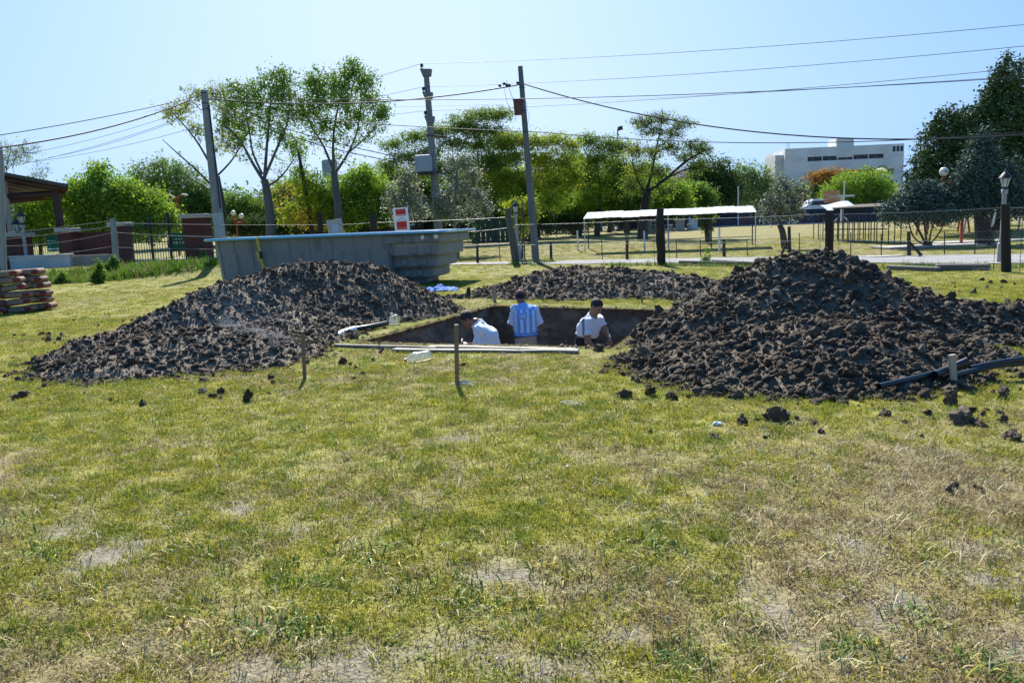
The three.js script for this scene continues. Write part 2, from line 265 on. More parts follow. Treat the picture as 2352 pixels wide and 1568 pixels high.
const clodGeo = [...Array(10)].map((_, k) => { // broken lumps: a few flat breaks, crumbly all over; the first six are the finest
  const b = new THREE.IcosahedronGeometry(1, k < 6 ? 3 : 2); b.deleteAttribute('uv'); b.deleteAttribute('normal'); const g = mergeVertices(b), p = g.attributes.position, R = rng(500 + k), planes = [...Array(k % 3 ? 8 : 6)].map(() => [V(bell(R), bell(R), bell(R)).normalize(), 0.5 + 0.34 * R()]), s = [0.85 + 0.6 * R(), 0.55 + 0.45 * R(), 0.75 + 0.6 * R()], uv = [];
  for (let i = 0; i < p.count; i++) { const u = V(p.getX(i), p.getY(i), p.getZ(i)); let r = 1.1 + 0.6 * (fbm(u.x * 1.3 + 9 * k, u.y * 1.3, 2, u.z * 1.3 + 5.5) - 0.5); for (const [n, d] of planes) { const q = u.dot(n); if (q > 0) r = Math.min(r, d / q); } const rg = 1 - Math.abs(2 * vnoise(u.x * 2.6 + k * 3, u.y * 2.6, u.z * 2.6) - 1); r *= 1 + 0.30 * (rg - 0.5) + 0.42 * (vnoise(u.x * 4.2 + k, u.y * 4.2, u.z * 4.2) - 0.5) + 0.34 * (vnoise(u.x * 8.5, u.y * 8.5 + k, u.z * 8.5) - 0.5); p.setXYZ(i, u.x * r * s[0], u.y * r * s[1], u.z * r * s[2]); uv.push(u.x * 0.9 + u.z * 0.5, u.y * 0.9 + u.z * 0.6); }
  g.setAttribute('uv', new THREE.Float32BufferAttribute(uv, 2)); if (k > 5) { g.computeVertexNormals(); return plain(g); } const f = plain(g); f.deleteAttribute('normal'); f.computeVertexNormals(); return f;
});
const clodTones = [[0.21, 0.153, 0.10], [0.245, 0.184, 0.125], [0.165, 0.118, 0.077], [0.29, 0.228, 0.162], [0.22, 0.147, 0.09], [0.38, 0.33, 0.265]];
const clodMats = clodTones.map(c => mat(c, 0.93, { map: T.soil, bumpMap: T.soilBump, bumpScale: 0.06 }));
const DUSTY = ground(590, 775); // dry pale dust lies on part of the left heap
const dusty = (x, z) => 0.75 * sstep(1.5, 0.2, Math.hypot((x - DUSTY.x) * 1.1, z - DUSTY.z) + 0.9 * (fbm(x * 2.2, z * 2.2, 3, 95) - 0.5)) + 0.35 * sstep(0.56, 0.72, fbm(x * 1.3 + 4, z * 1.3, 4, 96));
function heap(key, label, counts, sizes, big) {
  const h = HEAPS[key], [x0, x1, z0, z1] = h.box, root = thing('earth_heap', label, 'earth heap', [0, 0, 0], 'heaps of dug earth round the pit'), R = rng(h.seed * 1000), s = 0.055;
  const nx = Math.round((x1 - x0) / s), nz = Math.round((z1 - z0) / s), pos = [], uv = [], tint = [], Y = (i, j) => { const x = x0 + i * s, z = z0 + j * s; return Math.max(-0.12, heapH(h, x, z)); };
  const ys = [...Array(nx + 1)].map((_, i) => [...Array(nz + 1)].map((_, j) => Y(i, j)));
  for (let i = 0; i < nx; i++) for (let j = 0; j < nz; j++) { if (Math.max(ys[i][j], ys[i + 1][j], ys[i][j + 1], ys[i + 1][j + 1]) < -0.02 || inPit(x0 + i * s, z0 + j * s, 0.1)) continue; for (const [a, b] of [[i, j], [i, j + 1], [i + 1, j + 1], [i, j], [i + 1, j + 1], [i + 1, j]]) { pos.push(x0 + a * s, ys[a][b], z0 + b * s); uv.push(x0 + a * s, (z0 + b * s) + ys[a][b]); const q = dusty(x0 + a * s, z0 + b * s); tint.push(...mix3([1, 1, 1], [1.9, 2.1, 2.3], q)); } }
  const g = new THREE.BufferGeometry(); g.setAttribute('position', new THREE.Float32BufferAttribute(pos, 3)); g.setAttribute('uv', new THREE.Float32BufferAttribute(uv, 2)); g.setAttribute('color', new THREE.Float32BufferAttribute(tint, 3));
  const nr = new Float32Array(pos.length); for (let k = 0; k < pos.length; k += 3) { const x = pos[k], z = pos[k + 2], e = 0.035, v = V(heapH(h, x - e, z) - heapH(h, x + e, z), 2 * e, heapH(h, x, z - e) - heapH(h, x, z + e)).normalize(); nr.set([v.x, v.y, v.z], k); } g.setAttribute('normal', new THREE.Float32BufferAttribute(nr, 3));
  part('mound', g, M.soil, root);
  const spot = () => { for (;;) { const x = lerp(x0, x1, R()), z = lerp(z0, z1, R()), y = heapH(h, x, z); if (y > -0.03 - 0.05 * R() && !inPit(x, z, 0.12)) return [x, Math.max(0, y), z]; } };
  // the lumps that show largest are pieces of their own
  for (let k = 0; k < big; k++) {
    const [x, y, z] = spot(), near = clamp((y < 0.35 ? 1.25 : 0.9)), r = lerp(sizes[1] * 0.4, sizes[1] * 1.25, Math.pow(R(), 3)) * near, m = part('clod', clodGeo[r > 0.045 ? Math.floor(R() * 6) : 6 + Math.floor(R() * 4)], clodMats[Math.floor(R() * R() * 6)], root);
    m.position.set(x, y + r * 0.25, z); m.rotation.set(R() * 6, R() * 6, R() * 6); m.scale.setScalar(r);
  }
  // the rest, too many to count
  for (let v = 0; v < 4; v++) {
    const n = Math.round(counts / 4), im = finish(new THREE.InstancedMesh(clodGeo[6 + v], mat([1, 1, 1], 0.95, { map: T.soil, bumpMap: T.soilBump, bumpScale: 0.05 }), n)), m4 = new THREE.Matrix4(), q = new THREE.Quaternion(), e = new THREE.Euler();
    for (let k = 0; k < n; k++) { const [x, y, z] = spot(), r = lerp(sizes[0], sizes[1] * 0.62, Math.pow(R(), 7)); e.set(R() * 6, R() * 6, R() * 6); m4.compose(V(x, y + r * 0.2, z), q.setFromEuler(e), V(r, r * (0.7 + 0.5 * R()), r)); im.setMatrixAt(k, m4); const c = mix3(clodTones[Math.floor(R() * R() * 6)], [0.40, 0.35, 0.31], dusty(x, z)), f = 0.7 + 0.6 * R(); im.setColorAt(k, col(c[0] * f, c[1] * f, c[2] * f)); }
    im.name = 'small_clods'; im.userData = { kind: 'stuff' }; root.add(im);
  }
  return root;
}
heap('left', 'long dark heap of dug earth in front of the grey pool shell', 24000, [0.008, 0.066], 270);
heap('right', 'tallest dark heap of dug earth right of the pit with black pipes at its foot', 26000, [0.009, 0.085], 295);
heap('back', 'low dark heap of dug earth behind the far edge of the pit', 12000, [0.010, 0.075], 190);

{ // loose lumps scattered on the grass
  const R = rng(77), lump = (px, py, r, label, group, k) => { const p = ground(px, py), m = single('soil_clod', label, 'soil clod', clodGeo[k ?? Math.floor(R() * 6)], clodMats[Math.floor(R() * 4.2)], [p.x, H(p.x, p.z) + r * 0.42, p.z], group); m.rotation.set(R() * 6, R() * 6, R() * 6); m.scale.setScalar(r); return m; };
  lump(1781, 966, 0.075, 'fist-shaped dark clod alone on the grass in front of the right heap');
  lump(2212, 972, 0.095, 'largest lone dark clod on the grass at the far right');
  lump(2247, 980, 0.05, 'small clod leaning against the largest lone clod at the right');
  lump(1436, 912, 0.055, 'dark round clod on the grass left of the right heap toe');
  lump(1492, 906, 0.055, 'dark clod on the grass just right of the round one by the right heap');
  lump(48, 914, 0.075, 'flat dark clod on the grass at the far left front');
  lump(787, 838, 0.05, 'dark clod on the grass between the two round stakes');
  lump(1062, 842, 0.035, 'little dark clod on the grass just right of the middle stake');
  lump(1372, 806, 0.06, 'dark clod at the right near corner of the pit');
  lump(871, 790, 0.04, 'clod lying on the thin plank at the pit edge');
  const many = (n, x0, x1, y0, y1, r0, r1, label, group) => { for (let k = 0; k < n; k++) { let px, py, p; for (let t = 0; t < 60; t++) { px = lerp(x0, x1, R()); py = lerp(y0, y1, Math.pow(R(), 1.7)); p = ground(px, py); if (heapAt(p.x, p.z) < 0.02 && !inPit(p.x, p.z, 0.2)) break; } lump(px, py, lerp(r0, r1, Math.pow(R(), 2.5)), label, group); } };
  many(46, 1480, 2350, 890, 1010, 0.015, 0.06, 'dark clod scattered on the grass in front of the right heap', 'loose clods before the right heap');
  many(40, 0, 640, 855, 935, 0.015, 0.055, 'dark clod scattered on the grass in front of the left heap', 'loose clods before the left heap');
  many(22, 0, 180, 770, 860, 0.015, 0.055, 'dark clod scattered on the grass beyond the left end of the left heap', 'loose clods left of the left heap');
  many(20, 690, 900, 800, 900, 0.012, 0.045, 'small dark clod scattered on the grass near the round stakes', 'loose clods by the stakes');
  many(16, 2050, 2345, 640, 720, 0.03, 0.08, 'small clod on the bright lawn behind the right heap', 'loose clods behind the right heap');
  many(10, 2170, 2260, 1120, 1135, 0.012, 0.03, 'tiny clod on the grass in the right foreground', 'tiny clods in the right foreground');
  many(10, 40, 330, 735, 790, 0.02, 0.05, 'small clod on the lawn behind the left heap', 'loose clods behind the left heap');
}

{ // crumbs of earth along the broken lip of the pit
  const R = rng(313), n = 1500, im = finish(new THREE.InstancedMesh(clodGeo[7], mat([1, 1, 1], 0.95, { map: T.soil }), n)), m4 = new THREE.Matrix4(), q = new THREE.Quaternion(), e = new THREE.Euler();
  for (let k = 0; k < n; k++) { const i = Math.floor(R() * 4), s = R(), [ax, az] = PIT[i], [bx, bz] = PIT[(i + 1) % 4], L = Math.hypot(bx - ax, bz - az), o = 0.06 * bell(R) + 0.05 * (fbm(s * L * 2, i * 7, 3, 14) - 0.5), x = lerp(ax, bx, s) + (bz - az) / L * o, z = lerp(az, bz, s) - (bx - ax) / L * o, r = lerp(0.008, 0.045, Math.pow(R(), 4)); e.set(R() * 6, R() * 6, R() * 6); m4.compose(V(x, H(x, z) - 0.02 * R(), z), q.setFromEuler(e), V(r, r, r)); im.setMatrixAt(k, m4); const c = clodTones[Math.floor(R() * 5)], f = 0.6 + 0.5 * R(); im.setColorAt(k, col(c[0] * f, c[1] * f, c[2] * f)); }
  im.name = 'rim_crumbs'; im.userData = { kind: 'stuff', label: 'crumbs of earth along the lip of the pit', category: 'soil' }; scene.add(im);
}

// ---------------------------------------------------------------- grass
function bladeTuft(seed, n, spread, len, wid, lean, curl = 0.5) {
  const R = rng(seed), pos = [], idx = [], uv = [];
  for (let k = 0; k < n; k++) {
    const a = R() * 6.283, r = spread * Math.sqrt(R()), bx = r * Math.cos(a), bz = r * Math.sin(a), L = len * (0.45 + 0.75 * R()), w = wid * (0.6 + 0.7 * R()), ln = lean * (0.35 + 0.9 * R()), da = R() * 6.283, dx = Math.cos(da), dz = Math.sin(da), px = -dz * w / 2, pz = dx * w / 2, b = pos.length / 3;
    const m = [bx + dx * L * 0.5 * Math.sin(ln * 0.7), L * 0.5 * Math.cos(ln * 0.7), bz + dz * L * 0.5 * Math.sin(ln * 0.7)], l2 = Math.min(1.75, ln * (1 + curl)), t = [m[0] + dx * L * 0.5 * Math.sin(l2), Math.max(0.004, m[1] + L * 0.5 * Math.cos(l2)), m[2] + dz * L * 0.5 * Math.sin(l2)];
    pos.push(bx + px, -0.004, bz + pz, bx - px, -0.004, bz - pz, m[0] + px * 0.8, m[1], m[2] + pz * 0.8, m[0] - px * 0.8, m[1], m[2] - pz * 0.8, ...t); for (let q = 0; q < 5; q++) uv.push(0, 0);
    idx.push(b, b + 1, b + 3, b, b + 3, b + 2, b + 2, b + 3, b + 4);
  }
  const g = new THREE.BufferGeometry(); g.setAttribute('position', new THREE.Float32BufferAttribute(pos, 3)); g.setAttribute('uv', new THREE.Float32BufferAttribute(uv, 2)); g.setIndex(idx); g.computeVertexNormals(); return plain(g);
}
const leafMat = (c = [1, 1, 1], tr = 0.4, rough = 0.75, vc = false, spec = 0.3) => mat(c, rough, { transmission: tr, thickness: 0, side: THREE.DoubleSide, vertexColors: vc, specularIntensity: spec });
function scatter(name, geos, m, list) { // list of {p, s, ry, c, v}
  geos.forEach((g, v) => {
    const L = list.filter((_, k) => k % geos.length === v), im = finish(new THREE.InstancedMesh(g, m, L.length)), m4 = new THREE.Matrix4(), q = new THREE.Quaternion(), up = V(0, 1, 0);
    L.forEach((o, k) => { m4.compose(o.p, q.setFromAxisAngle(up, o.ry), V(o.s, o.sy ?? o.s, o.s)); im.setMatrixAt(k, m4); im.setColorAt(k, col(...o.c)); });
    im.name = numbered(name); im.userData = { kind: 'stuff', label: `${name.replace(/_/g, ' ')} covering the open ground round the pit`, category: 'grass' }; scene.add(im);
  });
}
{
  const R = rng(4242), lawn = [], straw = [], weed = [], fluff = [];
  const wild = (x, z) => !inPit(x, z, 0.02) && !onRoad(x, z) && heapAt(x, z) < 0.03 + 0.05 * R();
  const sow = (z0, z1, dens, fn, margin = 0.74) => { const area = margin * (z1 * z1 - z0 * z0), n = Math.round(dens * area); for (let k = 0; k < n; k++) { const f = Math.sqrt(lerp(z0 * z0, z1 * z1, R())), x = (R() * 2 - 1) * (margin * f), z = -f; if (wild(x, z)) fn(x, z, f); } };
  const greens = [[0.31, 0.315, 0.025], [0.39, 0.365, 0.025], [0.22, 0.26, 0.025], [0.46, 0.41, 0.04], [0.30, 0.315, 0.045]], dry = [[0.42, 0.35, 0.16], [0.36, 0.28, 0.11], [0.50, 0.44, 0.26], [0.25, 0.18, 0.08]];
  const pick = (a, f = 0.3) => { const c = a[Math.floor(R() * a.length)], k = 1 + f * (R() - 0.5) * 2; return c.map(v => v * k); };
  const blade = (x, z, f) => {
    const d = dryness(x, z), b = bareness(x, z), tuft = fbm(x * 7 + 7, z * 7, 3, 88); if (R() < b * 0.8 || R() > 0.72 + 1.6 * (tuft - 0.4)) return;
    const isDry = R() < sstep(0.12, 0.95, d); let c = isDry ? pick(dry) : tuft > 0.6 && R() < 0.35 ? pick([[0.16, 0.24, 0.025], [0.20, 0.28, 0.03]]) : pick(greens);
    const low = inPit(x, z, 0.5) ? 0.45 : 1;
    lawn.push({ p: V(x, H(x, z), z), s: (0.7 + 0.6 * R()) * (1 + 0.045 * Math.max(0, f - 5)), sy: low * (0.55 + 0.7 * R()) * (0.7 + 0.6 * sstep(0.35, 0.68, tuft)) * (isDry ? 0.65 : 1) * (f > 28 ? 1.1 : 1), ry: R() * 6.28, c });
  };
  sow(1.9, 5, 820, blade); sow(5, 9, 520, blade); sow(9, 16, 260, blade, 0.72); sow(16, 24, 95, blade, 0.72); sow(24, 42, 34, blade, 0.70);
  const stem = (x, z) => { if (R() < 0.25 + 0.75 * dryness(x, z)) straw.push({ p: V(x, H(x, z) + 0.004, z), s: 0.7 + 0.7 * R(), ry: R() * 6.28, c: pick(dry) }); };
  sow(1.9, 5, 260, stem); sow(5, 10, 110, stem); sow(10, 16, 30, stem);
  // coarse broad-bladed tufts, thickest in a few patches of the foreground
  const PATCH = [[700, 1335, 110, 40], [1000, 1340, 110, 40], [1100, 1390, 90, 30], [480, 1470, 80, 40], [620, 1430, 70, 30], [1270, 1320, 80, 36], [2110, 1430, 80, 40], [120, 1280, 70, 40], [850, 1275, 80, 25], [60, 1200, 60, 50], [450, 1260, 60, 20], [1570, 1510, 60, 20], [1960, 1500, 60, 30], [1520, 1250, 50, 20], [2260, 1540, 80, 30], [700, 1440, 70, 20]];
  for (const [px, py, rx, ry] of PATCH) for (let k = 0; k < 13; k++) { const p = ground(px + rx * bell(R) * 1.2, py + ry * bell(R) * 1.2); weed.push({ p: V(p.x, H(p.x, p.z), p.z), s: 0.7 + 0.6 * R(), ry: R() * 6.28, c: R() < 0.1 ? [0.50, 0.42, 0.05] : R() < 0.16 ? pick(dry) : pick([[0.13, 0.24, 0.035], [0.19, 0.30, 0.045], [0.10, 0.19, 0.035], [0.26, 0.33, 0.06]], 0.2) }); }
  sow(1.9, 9, 5, (x, z) => { if (bareness(x, z) < 0.5) weed.push({ p: V(x, H(x, z), z), s: 0.45 + 0.5 * R(), ry: R() * 6.28, c: pick([[0.14, 0.24, 0.04], [0.20, 0.30, 0.05], [0.28, 0.33, 0.06]], 0.2) }); });
  sow(9, 16, 2.2, (x, z) => weed.push({ p: V(x, H(x, z), z), s: 0.5 + 0.5 * R(), ry: R() * 6.28, c: pick([[0.16, 0.26, 0.04], [0.24, 0.33, 0.05]], 0.2) }));
  // grass hanging over the lip of the pit
  for (let e = 0; e < 4; e++) for (let k = 0; k < 420; k++) { const s = R(), [ax, az] = PIT[e], [bx, bz] = PIT[(e + 1) % 4], x = lerp(ax, bx, s), z = lerp(az, bz, s); lawn.push({ p: V(x + 0.03 * bell(R), H(x, z), z + 0.03 * bell(R)), s: 0.9 + 0.6 * R(), sy: 0.35 + 0.5 * R(), ry: R() * 6.28, c: R() < 0.55 ? pick(dry) : pick(greens) }); }
  // bits of pale seed fluff caught in the grass
  sow(1.9, 8, 5, (x, z) => fluff.push({ p: V(x, H(x, z) + 0.012, z), s: 0.5 + 0.9 * R(), ry: R() * 6.28, c: [0.72, 0.69, 0.64] }));
  scatter('lawn_grass', [bladeTuft(11, 22, 0.06, 0.042, 0.0042, 1.25, 0.3), bladeTuft(12, 20, 0.065, 0.036, 0.0046, 1.45, 0.2), bladeTuft(13, 24, 0.05, 0.05, 0.0038, 0.95, 0.5)], leafMat([1, 1, 1], 0.42, 0.85), lawn);
  scatter('dry_stems', [bladeTuft(21, 5, 0.05, 0.085, 0.003, 1.55, 0.06), bladeTuft(22, 7, 0.07, 0.06, 0.0028, 1.5, 0.06)], mat([1, 1, 1], 0.7, { side: THREE.DoubleSide }), straw);
  scatter('coarse_grass', [bladeTuft(31, 11, 0.09, 0.085, 0.0075, 1.4, 0.15), bladeTuft(32, 8, 0.09, 0.065, 0.008, 1.48, 0.1), bladeTuft(33, 14, 0.08, 0.05, 0.006, 1.15, 0.4), bladeTuft(34, 6, 0.07, 0.10, 0.0075, 1.45, 0.08)], leafMat([1, 1, 1], 0.35, 0.5), weed);
  scatter('seed_fluff', [bladeTuft(41, 12, 0.014, 0.016, 0.0022, 1.3)], mat([1, 1, 1], 0.9, { side: THREE.DoubleSide }), fluff);
}
// taller rank grass along the fences and the bank
{
  const R = rng(99), L = [], grow = (a, b, n, w, h0, h1) => { for (let k = 0; k < n; k++) { const t = R(), x = lerp(a[0], b[0], t) + w * bell(R), z = lerp(a[1], b[1], t) + w * bell(R), s = lerp(h0, h1, Math.pow(R(), 2)); L.push({ p: V(x, H(x, z), z), s: s * (0.8 + 0.4 * R()), sy: s, ry: R() * 6.28, c: R() < 0.2 ? [0.42, 0.38, 0.16] : [0.16 + 0.1 * R(), 0.30 + 0.1 * R(), 0.035] }); } };
  grow([-19, -29.4], [-10.5, -31.8], 1500, 1.0, 0.5, 1.9); grow([-22, -30.5], [-10, -33], 1300, 1.3, 0.5, 1.6); grow([0.1, -30.0], [1.9, -30.6], 120, 0.35, 0.4, 1.2); grow([3.2, -27.2], [9.5, -21.7], 330, 0.35, 0.35, 1.0); grow([10, -20.8], [15, -17.4], 330, 0.4, 0.4, 1.1);
  scatter('rank_grass', [bladeTuft(51, 12, 0.10, 0.26, 0.014, 0.65), bladeTuft(52, 10, 0.12, 0.2, 0.016, 0.9)], leafMat([1, 1, 1], 0.42, 0.6), L);
}

// ---------------------------------------------------------------- the pool shell
{
  const o = ground(505, 668), e = V(-1.62, 0, -20.85), dir = V(e.x - o.x, 0, e.z - o.z), root = thing('pool_shell', 'grey fibreglass pool shell with blue rim and stepped right end', 'pool', [o.x, 0, o.z], undefined, Math.atan2(-dir.z, dir.x));
  const L = dir.length(), W = 3.0, TOP = 1.47;
  const grp = mat([0.25, 0.275, 0.30], 0.55, { map: rep(T.streak, 0.5, 0.3), bumpMap: rep(T.grain, 3), bumpScale: 0.003 }), blue = mat([0.10, 0.38, 0.62], 0.2, { clearcoat: 0.6 }), inner = mat([0.20, 0.46, 0.62], 0.3);
  const rr = (x0, x1, z0, z1, r) => { const s = new THREE.Shape(), c = r; s.moveTo(x0 + c, z0); s.lineTo(x1 - c, z0); s.quadraticCurveTo(x1, z0, x1, z0 + c); s.lineTo(x1, z1 - c); s.quadraticCurveTo(x1, z1, x1 - c, z1); s.lineTo(x0 + c, z1); s.quadraticCurveTo(x0, z1, x0, z1 - c); s.lineTo(x0, z0 + c); s.quadraticCurveTo(x0, z0, x0 + c, z0); return s; };
  // a ring-shaped slab between two heights, drawn in (x, depth) and stood up; taper narrows it at the bottom
  const slab = (out, hole, y0, y1, bevel, taper = 0) => { const s = rr(...out); if (hole) s.holes.push(rr(...hole)); const g = new THREE.ExtrudeGeometry(s, { depth: y1 - y0 - 2 * bevel, bevelEnabled: bevel > 0, bevelThickness: bevel, bevelSize: bevel, bevelOffset: -bevel, bevelSegments: 3, curveSegments: 8 }); g.translate(0, 0, bevel); g.rotateX(-Math.PI / 2); g.translate(0, y0, 0); const p = g.attributes.position; if (taper) { for (let i = 0; i < p.count; i++) { const k = taper * (TOP - p.getY(i)); p.setX(i, p.getX(i) < L / 2 ? p.getX(i) + k : p.getX(i)); p.setZ(i, p.getZ(i) - k * 0.6); } g.computeVertexNormals(); } return g; };
  part('rim', slab([-0.36, L + 0.02, -0.20, W + 0.2, 0.32], [0.02, L - 0.4, 0.14, W - 0.14, 0.4], TOP - 0.07, TOP, 0.032), blue, root);
  const stepX = 5.02;
  part('side_wall', [slab([-0.12, stepX + 0.1, 0, W, 0.22], [-0.04, stepX + 0.02, 0.08, W - 0.08, 0.2], 0, TOP - 0.066, 0.03, 0.09)], grp, root);
  part('basin', slab([0.1, L - 2.2, 0.75, W - 0.75, 0.2], null, 0.16, 0.3, 0.01), inner, root);
  const ends = [L - 0.17, L - 0.31, L - 0.46, L - 0.64, L - 0.92], ys = [TOP - 0.066, 1.14, 0.80, 0.48, 0.18, 0], inset = [0.04, 0.24, 0.44, 0.64, 0.86];
  for (let k = 0; k < 5; k++) {
    const st = part('step', slab([stepX - 0.15 + 0.06 * k, ends[k], inset[k], W - inset[k], 0.16], k < 4 ? [stepX, ends[k] - 0.16, inset[k] + 0.09, W - inset[k] - 0.09, 0.12] : null, ys[k + 1], ys[k] + (k ? 0.06 : 0), 0.06), grp, root);
    const n = [2, 3, 2, 2, 1][k], off = [[0.30, 0.82], [0.06, 0.56, 0.86], [0.34, 0.78], [0.42, 0.74], [0.55]][k];
    for (let q = 0; q < n; q++) part('pad', box(0.20, ys[k] - ys[k + 1] - 0.10, 0.09, lerp(stepX, ends[k] - 0.1, off[q]), (ys[k] + ys[k + 1]) / 2, -inset[k] + 0.005, 0, 0, 0, 0.04), grp, st);
  }
  for (const px of [503, 541, 583, 631, 676, 725, 778, 832]) { const x = (px - 497) / (904 - 497) * (stepX + 0.02) - 0.0; part('rib', [rod(V(x + 0.11, 0.12, -0.085 + 0.02), V(x, TOP - 0.07, -0.004 + 0.006), 0.016, 0.016, 5)], grp, root); }
  for (const [f, y] of [[0.70, 1.30], [0.93, 1.31]]) { const x = lerp(stepX, ends[0], f); part('inlet_fitting', place(lathe([[0, 0.03], [0.05, 0.03], [0.06, 0.02], [0.06, 0], [0.035, -0.03], [0, -0.03]], 16), x, y, -0.02, Math.PI / 2), mat([0.78, 0.78, 0.80], 0.4), root); }
  // ratchet strap over the rim
  const st = thing('ratchet_strap', 'yellow ratchet strap with dark buckle hanging over the blue pool rim', 'strap', [o.x, 0, o.z], undefined, root.rotation.y), yl = mat([0.62, 0.50, 0.012], 0.7), sx = 1.42;
  const ribbon = pts => { const g = []; for (let i = 0; i + 1 < pts.length; i++) { const a = pts[i], b = pts[i + 1], d = Math.hypot(b[0] - a[0], b[1] - a[1]); g.push(box(0.055, d + 0.006, 0.006, sx + (i > 3 ? 0.012 * (i - 3) : 0), (a[0] + b[0]) / 2, (a[1] + b[1]) / 2, -Math.atan2(b[1] - a[1], b[0] - a[0]) * -1, 0, 0)); } return g; };
  part('webbing', ribbon([[TOP + 0.008, -0.4], [TOP + 0.008, 0.18], [TOP - 0.03, 0.222], [TOP - 0.08, 0.2], [1.0, 0.10], [0.72, 0.075], [0.35, 0.055]]), yl, st);
  part('buckle', [box(0.075, 0.2, 0.045, sx + 0.03, 0.98, 0.12, 0.1, 0, 0, 0.012), rod(V(sx - 0.03, 1.06, 0.14), V(sx + 0.09, 1.06, 0.14), 0.013), rod(V(sx - 0.03, 0.9, 0.13), V(sx + 0.09, 0.9, 0.13), 0.011)], M.black, st);
  part('loose_end', [box(0.05, 0.3, 0.006, sx - 0.06, 0.93, 0.11, 0.05, 0, 0.15)], yl, st);
}
{ // blue plastic sheet crumpled beside the pool
  const p = ground(1012, 668), g = new THREE.PlaneGeometry(0.85, 0.5, 26, 16); g.rotateX(-Math.PI / 2); const q = g.attributes.position; for (let i = 0; i < q.count; i++) { const x = q.getX(i), z = q.getZ(i), r = Math.hypot(x / 0.42, z / 0.25); q.setY(i, Math.max(0.012, 0.13 * (1 - r * 0.8) + 0.11 * (Math.abs(fbm(x * 7, z * 7, 3, 5) - 0.5) * 2) * (1.2 - r * 0.6))); } g.computeVertexNormals();
  single('plastic_sheet', 'crumpled blue plastic sheet on the grass under the pool steps', 'plastic sheet', g, mat([0.02, 0.15, 0.55], 0.8, { side: THREE.DoubleSide }), [p.x, 0.0, p.z]);
}

// ---------------------------------------------------------------- cement bags
{
  const print = canvasTex(512, 256, (g, w, h) => { g.fillStyle = '#84695a'; g.fillRect(0, 0, w, h); for (let k = 0; k < 900; k++) { g.fillStyle = `rgba(${60 + k % 90},${50 + k % 70},40,0.05)`; g.fillRect((k * 97) % w, (k * 57) % h, 20 + k % 30, 3); }
    for (const y0 of [0, 128]) { g.fillStyle = '#7c2d2a'; g.fillRect(18, y0 + 26, 104, 76); g.fillRect(390, y0 + 26, 104, 76); g.fillStyle = '#9a8875'; g.fillRect(140, y0 + 36, 232, 56); g.fillStyle = '#57483f'; g.fillRect(118, y0 + 34, 16, 60); let x = 158; for (const wd of [22, 18, 24, 16, 20, 22, 18, 20]) { g.fillRect(x, y0 + 50, wd - 5, 28); x += wd + 4; } } });
  const m = mat([1, 1, 1], 0.85, { map: print, bumpMap: rep(T.grain, 4), bumpScale: 0.006 });
  const bag = k => { const g = new RoundedBoxGeometry(0.66, 0.17, 0.42, 5, 0.07), p = g.attributes.position, u = g.attributes.uv; for (let i = 0; i < p.count; i++) { let x = p.getX(i), y = p.getY(i), z = p.getZ(i); const bulge = 1 - 0.30 * Math.pow(Math.abs(x) / 0.33, 3); u.setXY(i, x / 0.68 + 0.5, clamp(y / 0.30 + 0.25, 0.02, 0.48)); y = y * bulge + 0.02 * (fbm(x * 4 + k * 9, z * 4, 3, 15) - 0.5) - 0.028 * Math.cos(x * 4.4 + k) * 0.6; z *= 0.97 + 0.08 * (vnoise(x * 7 + k, y * 9, k) - 0.5); p.setXYZ(i, x, y, z); } g.computeVertexNormals(); return plain(g); };
  const geos = [...Array(5)].map((_, k) => bag(k)), R = rng(31);
  const rowsR = [[86, 707], [80, 690], [79, 672], [77, 653], [73, 638], [67, 621]], rowsL = [[40, 713], [38, 701], [36, 686], [28, 671], [22, 652], [12, 633]], rowsO = [[-26, 714], [-30, 700], [-33, 683], [-36, 668], [-40, 650]];
  const stack = (rows, z, turn, which) => rows.forEach(([px], k) => { const x = at(px, 660, z).x, b = thing('cement_bag', '', 'cement bag', [x, 0.085 + k * 0.163 + (k === 0 ? 0.0 : 0), z + 0.02 * bell(R)], 'cement bags stacked on the lawn', turn + 0.10 * bell(R)); const q = part('sack', geos[(k * 2 + which) % 5], m, b); q.rotation.z = 0.05 * bell(R) + (which === 0 ? 0.05 : 0); b.userData.label = `${['bottom', 'second lowest', 'third lowest', 'fourth lowest', 'fifth lowest', 'topmost'][k]} paper cement bag of the ${['front', 'right', 'leftmost'][which]} stack`; });
  stack(rowsL, -18.0, 0.16, 0); stack(rowsR, -18.45, 0.06, 1); stack(rowsO, -17.8, 0.12, 2);
}

// ---------------------------------------------------------------- small things round the pit
const stakeWood = timber([0.34, 0.24, 0.13]), paleWood = timber([0.62, 0.54, 0.40]);
function stake(px, py, top, tx, w, flat, m, label) { const p = ground(px, py), t = at(tx, top, p.z), s = thing('wooden_stake', label, 'stake', [p.x, H(p.x, p.z), p.z]), d = V(t.x - p.x, t.y, 0), h = d.y + 0.06, g = flat ? box(w, h, w * 0.5, 0, h / 2 - 0.06, 0, 0, 0.2, 0, 0.004) : place(jitter(plain(new THREE.CylinderGeometry(w / 2, w / 2 * 0.95, h, 10, 5)), 0.006, 9, px), 0, h / 2 - 0.06, 0); part('shaft', g, m, s); part('top', flat ? box(w * 0.96, 0.006, w * 0.46, 0, h - 0.058, 0, 0, 0.2) : place(new THREE.CylinderGeometry(w * 0.47, w * 0.52, 0.012, 10), 0, h - 0.058, 0), paleWood, s); s.rotation.z = -Math.atan2(d.x, d.y); return s; }
stake(1050, 887, 748, 1048, 0.047, false, stakeWood, 'round brown stake in the grass before the pit, nearest of all stakes');
stake(700, 874, 764, 694, 0.042, false, timber([0.27, 0.21, 0.14]), 'round greyish stake in the grass at the right end of the left heap');
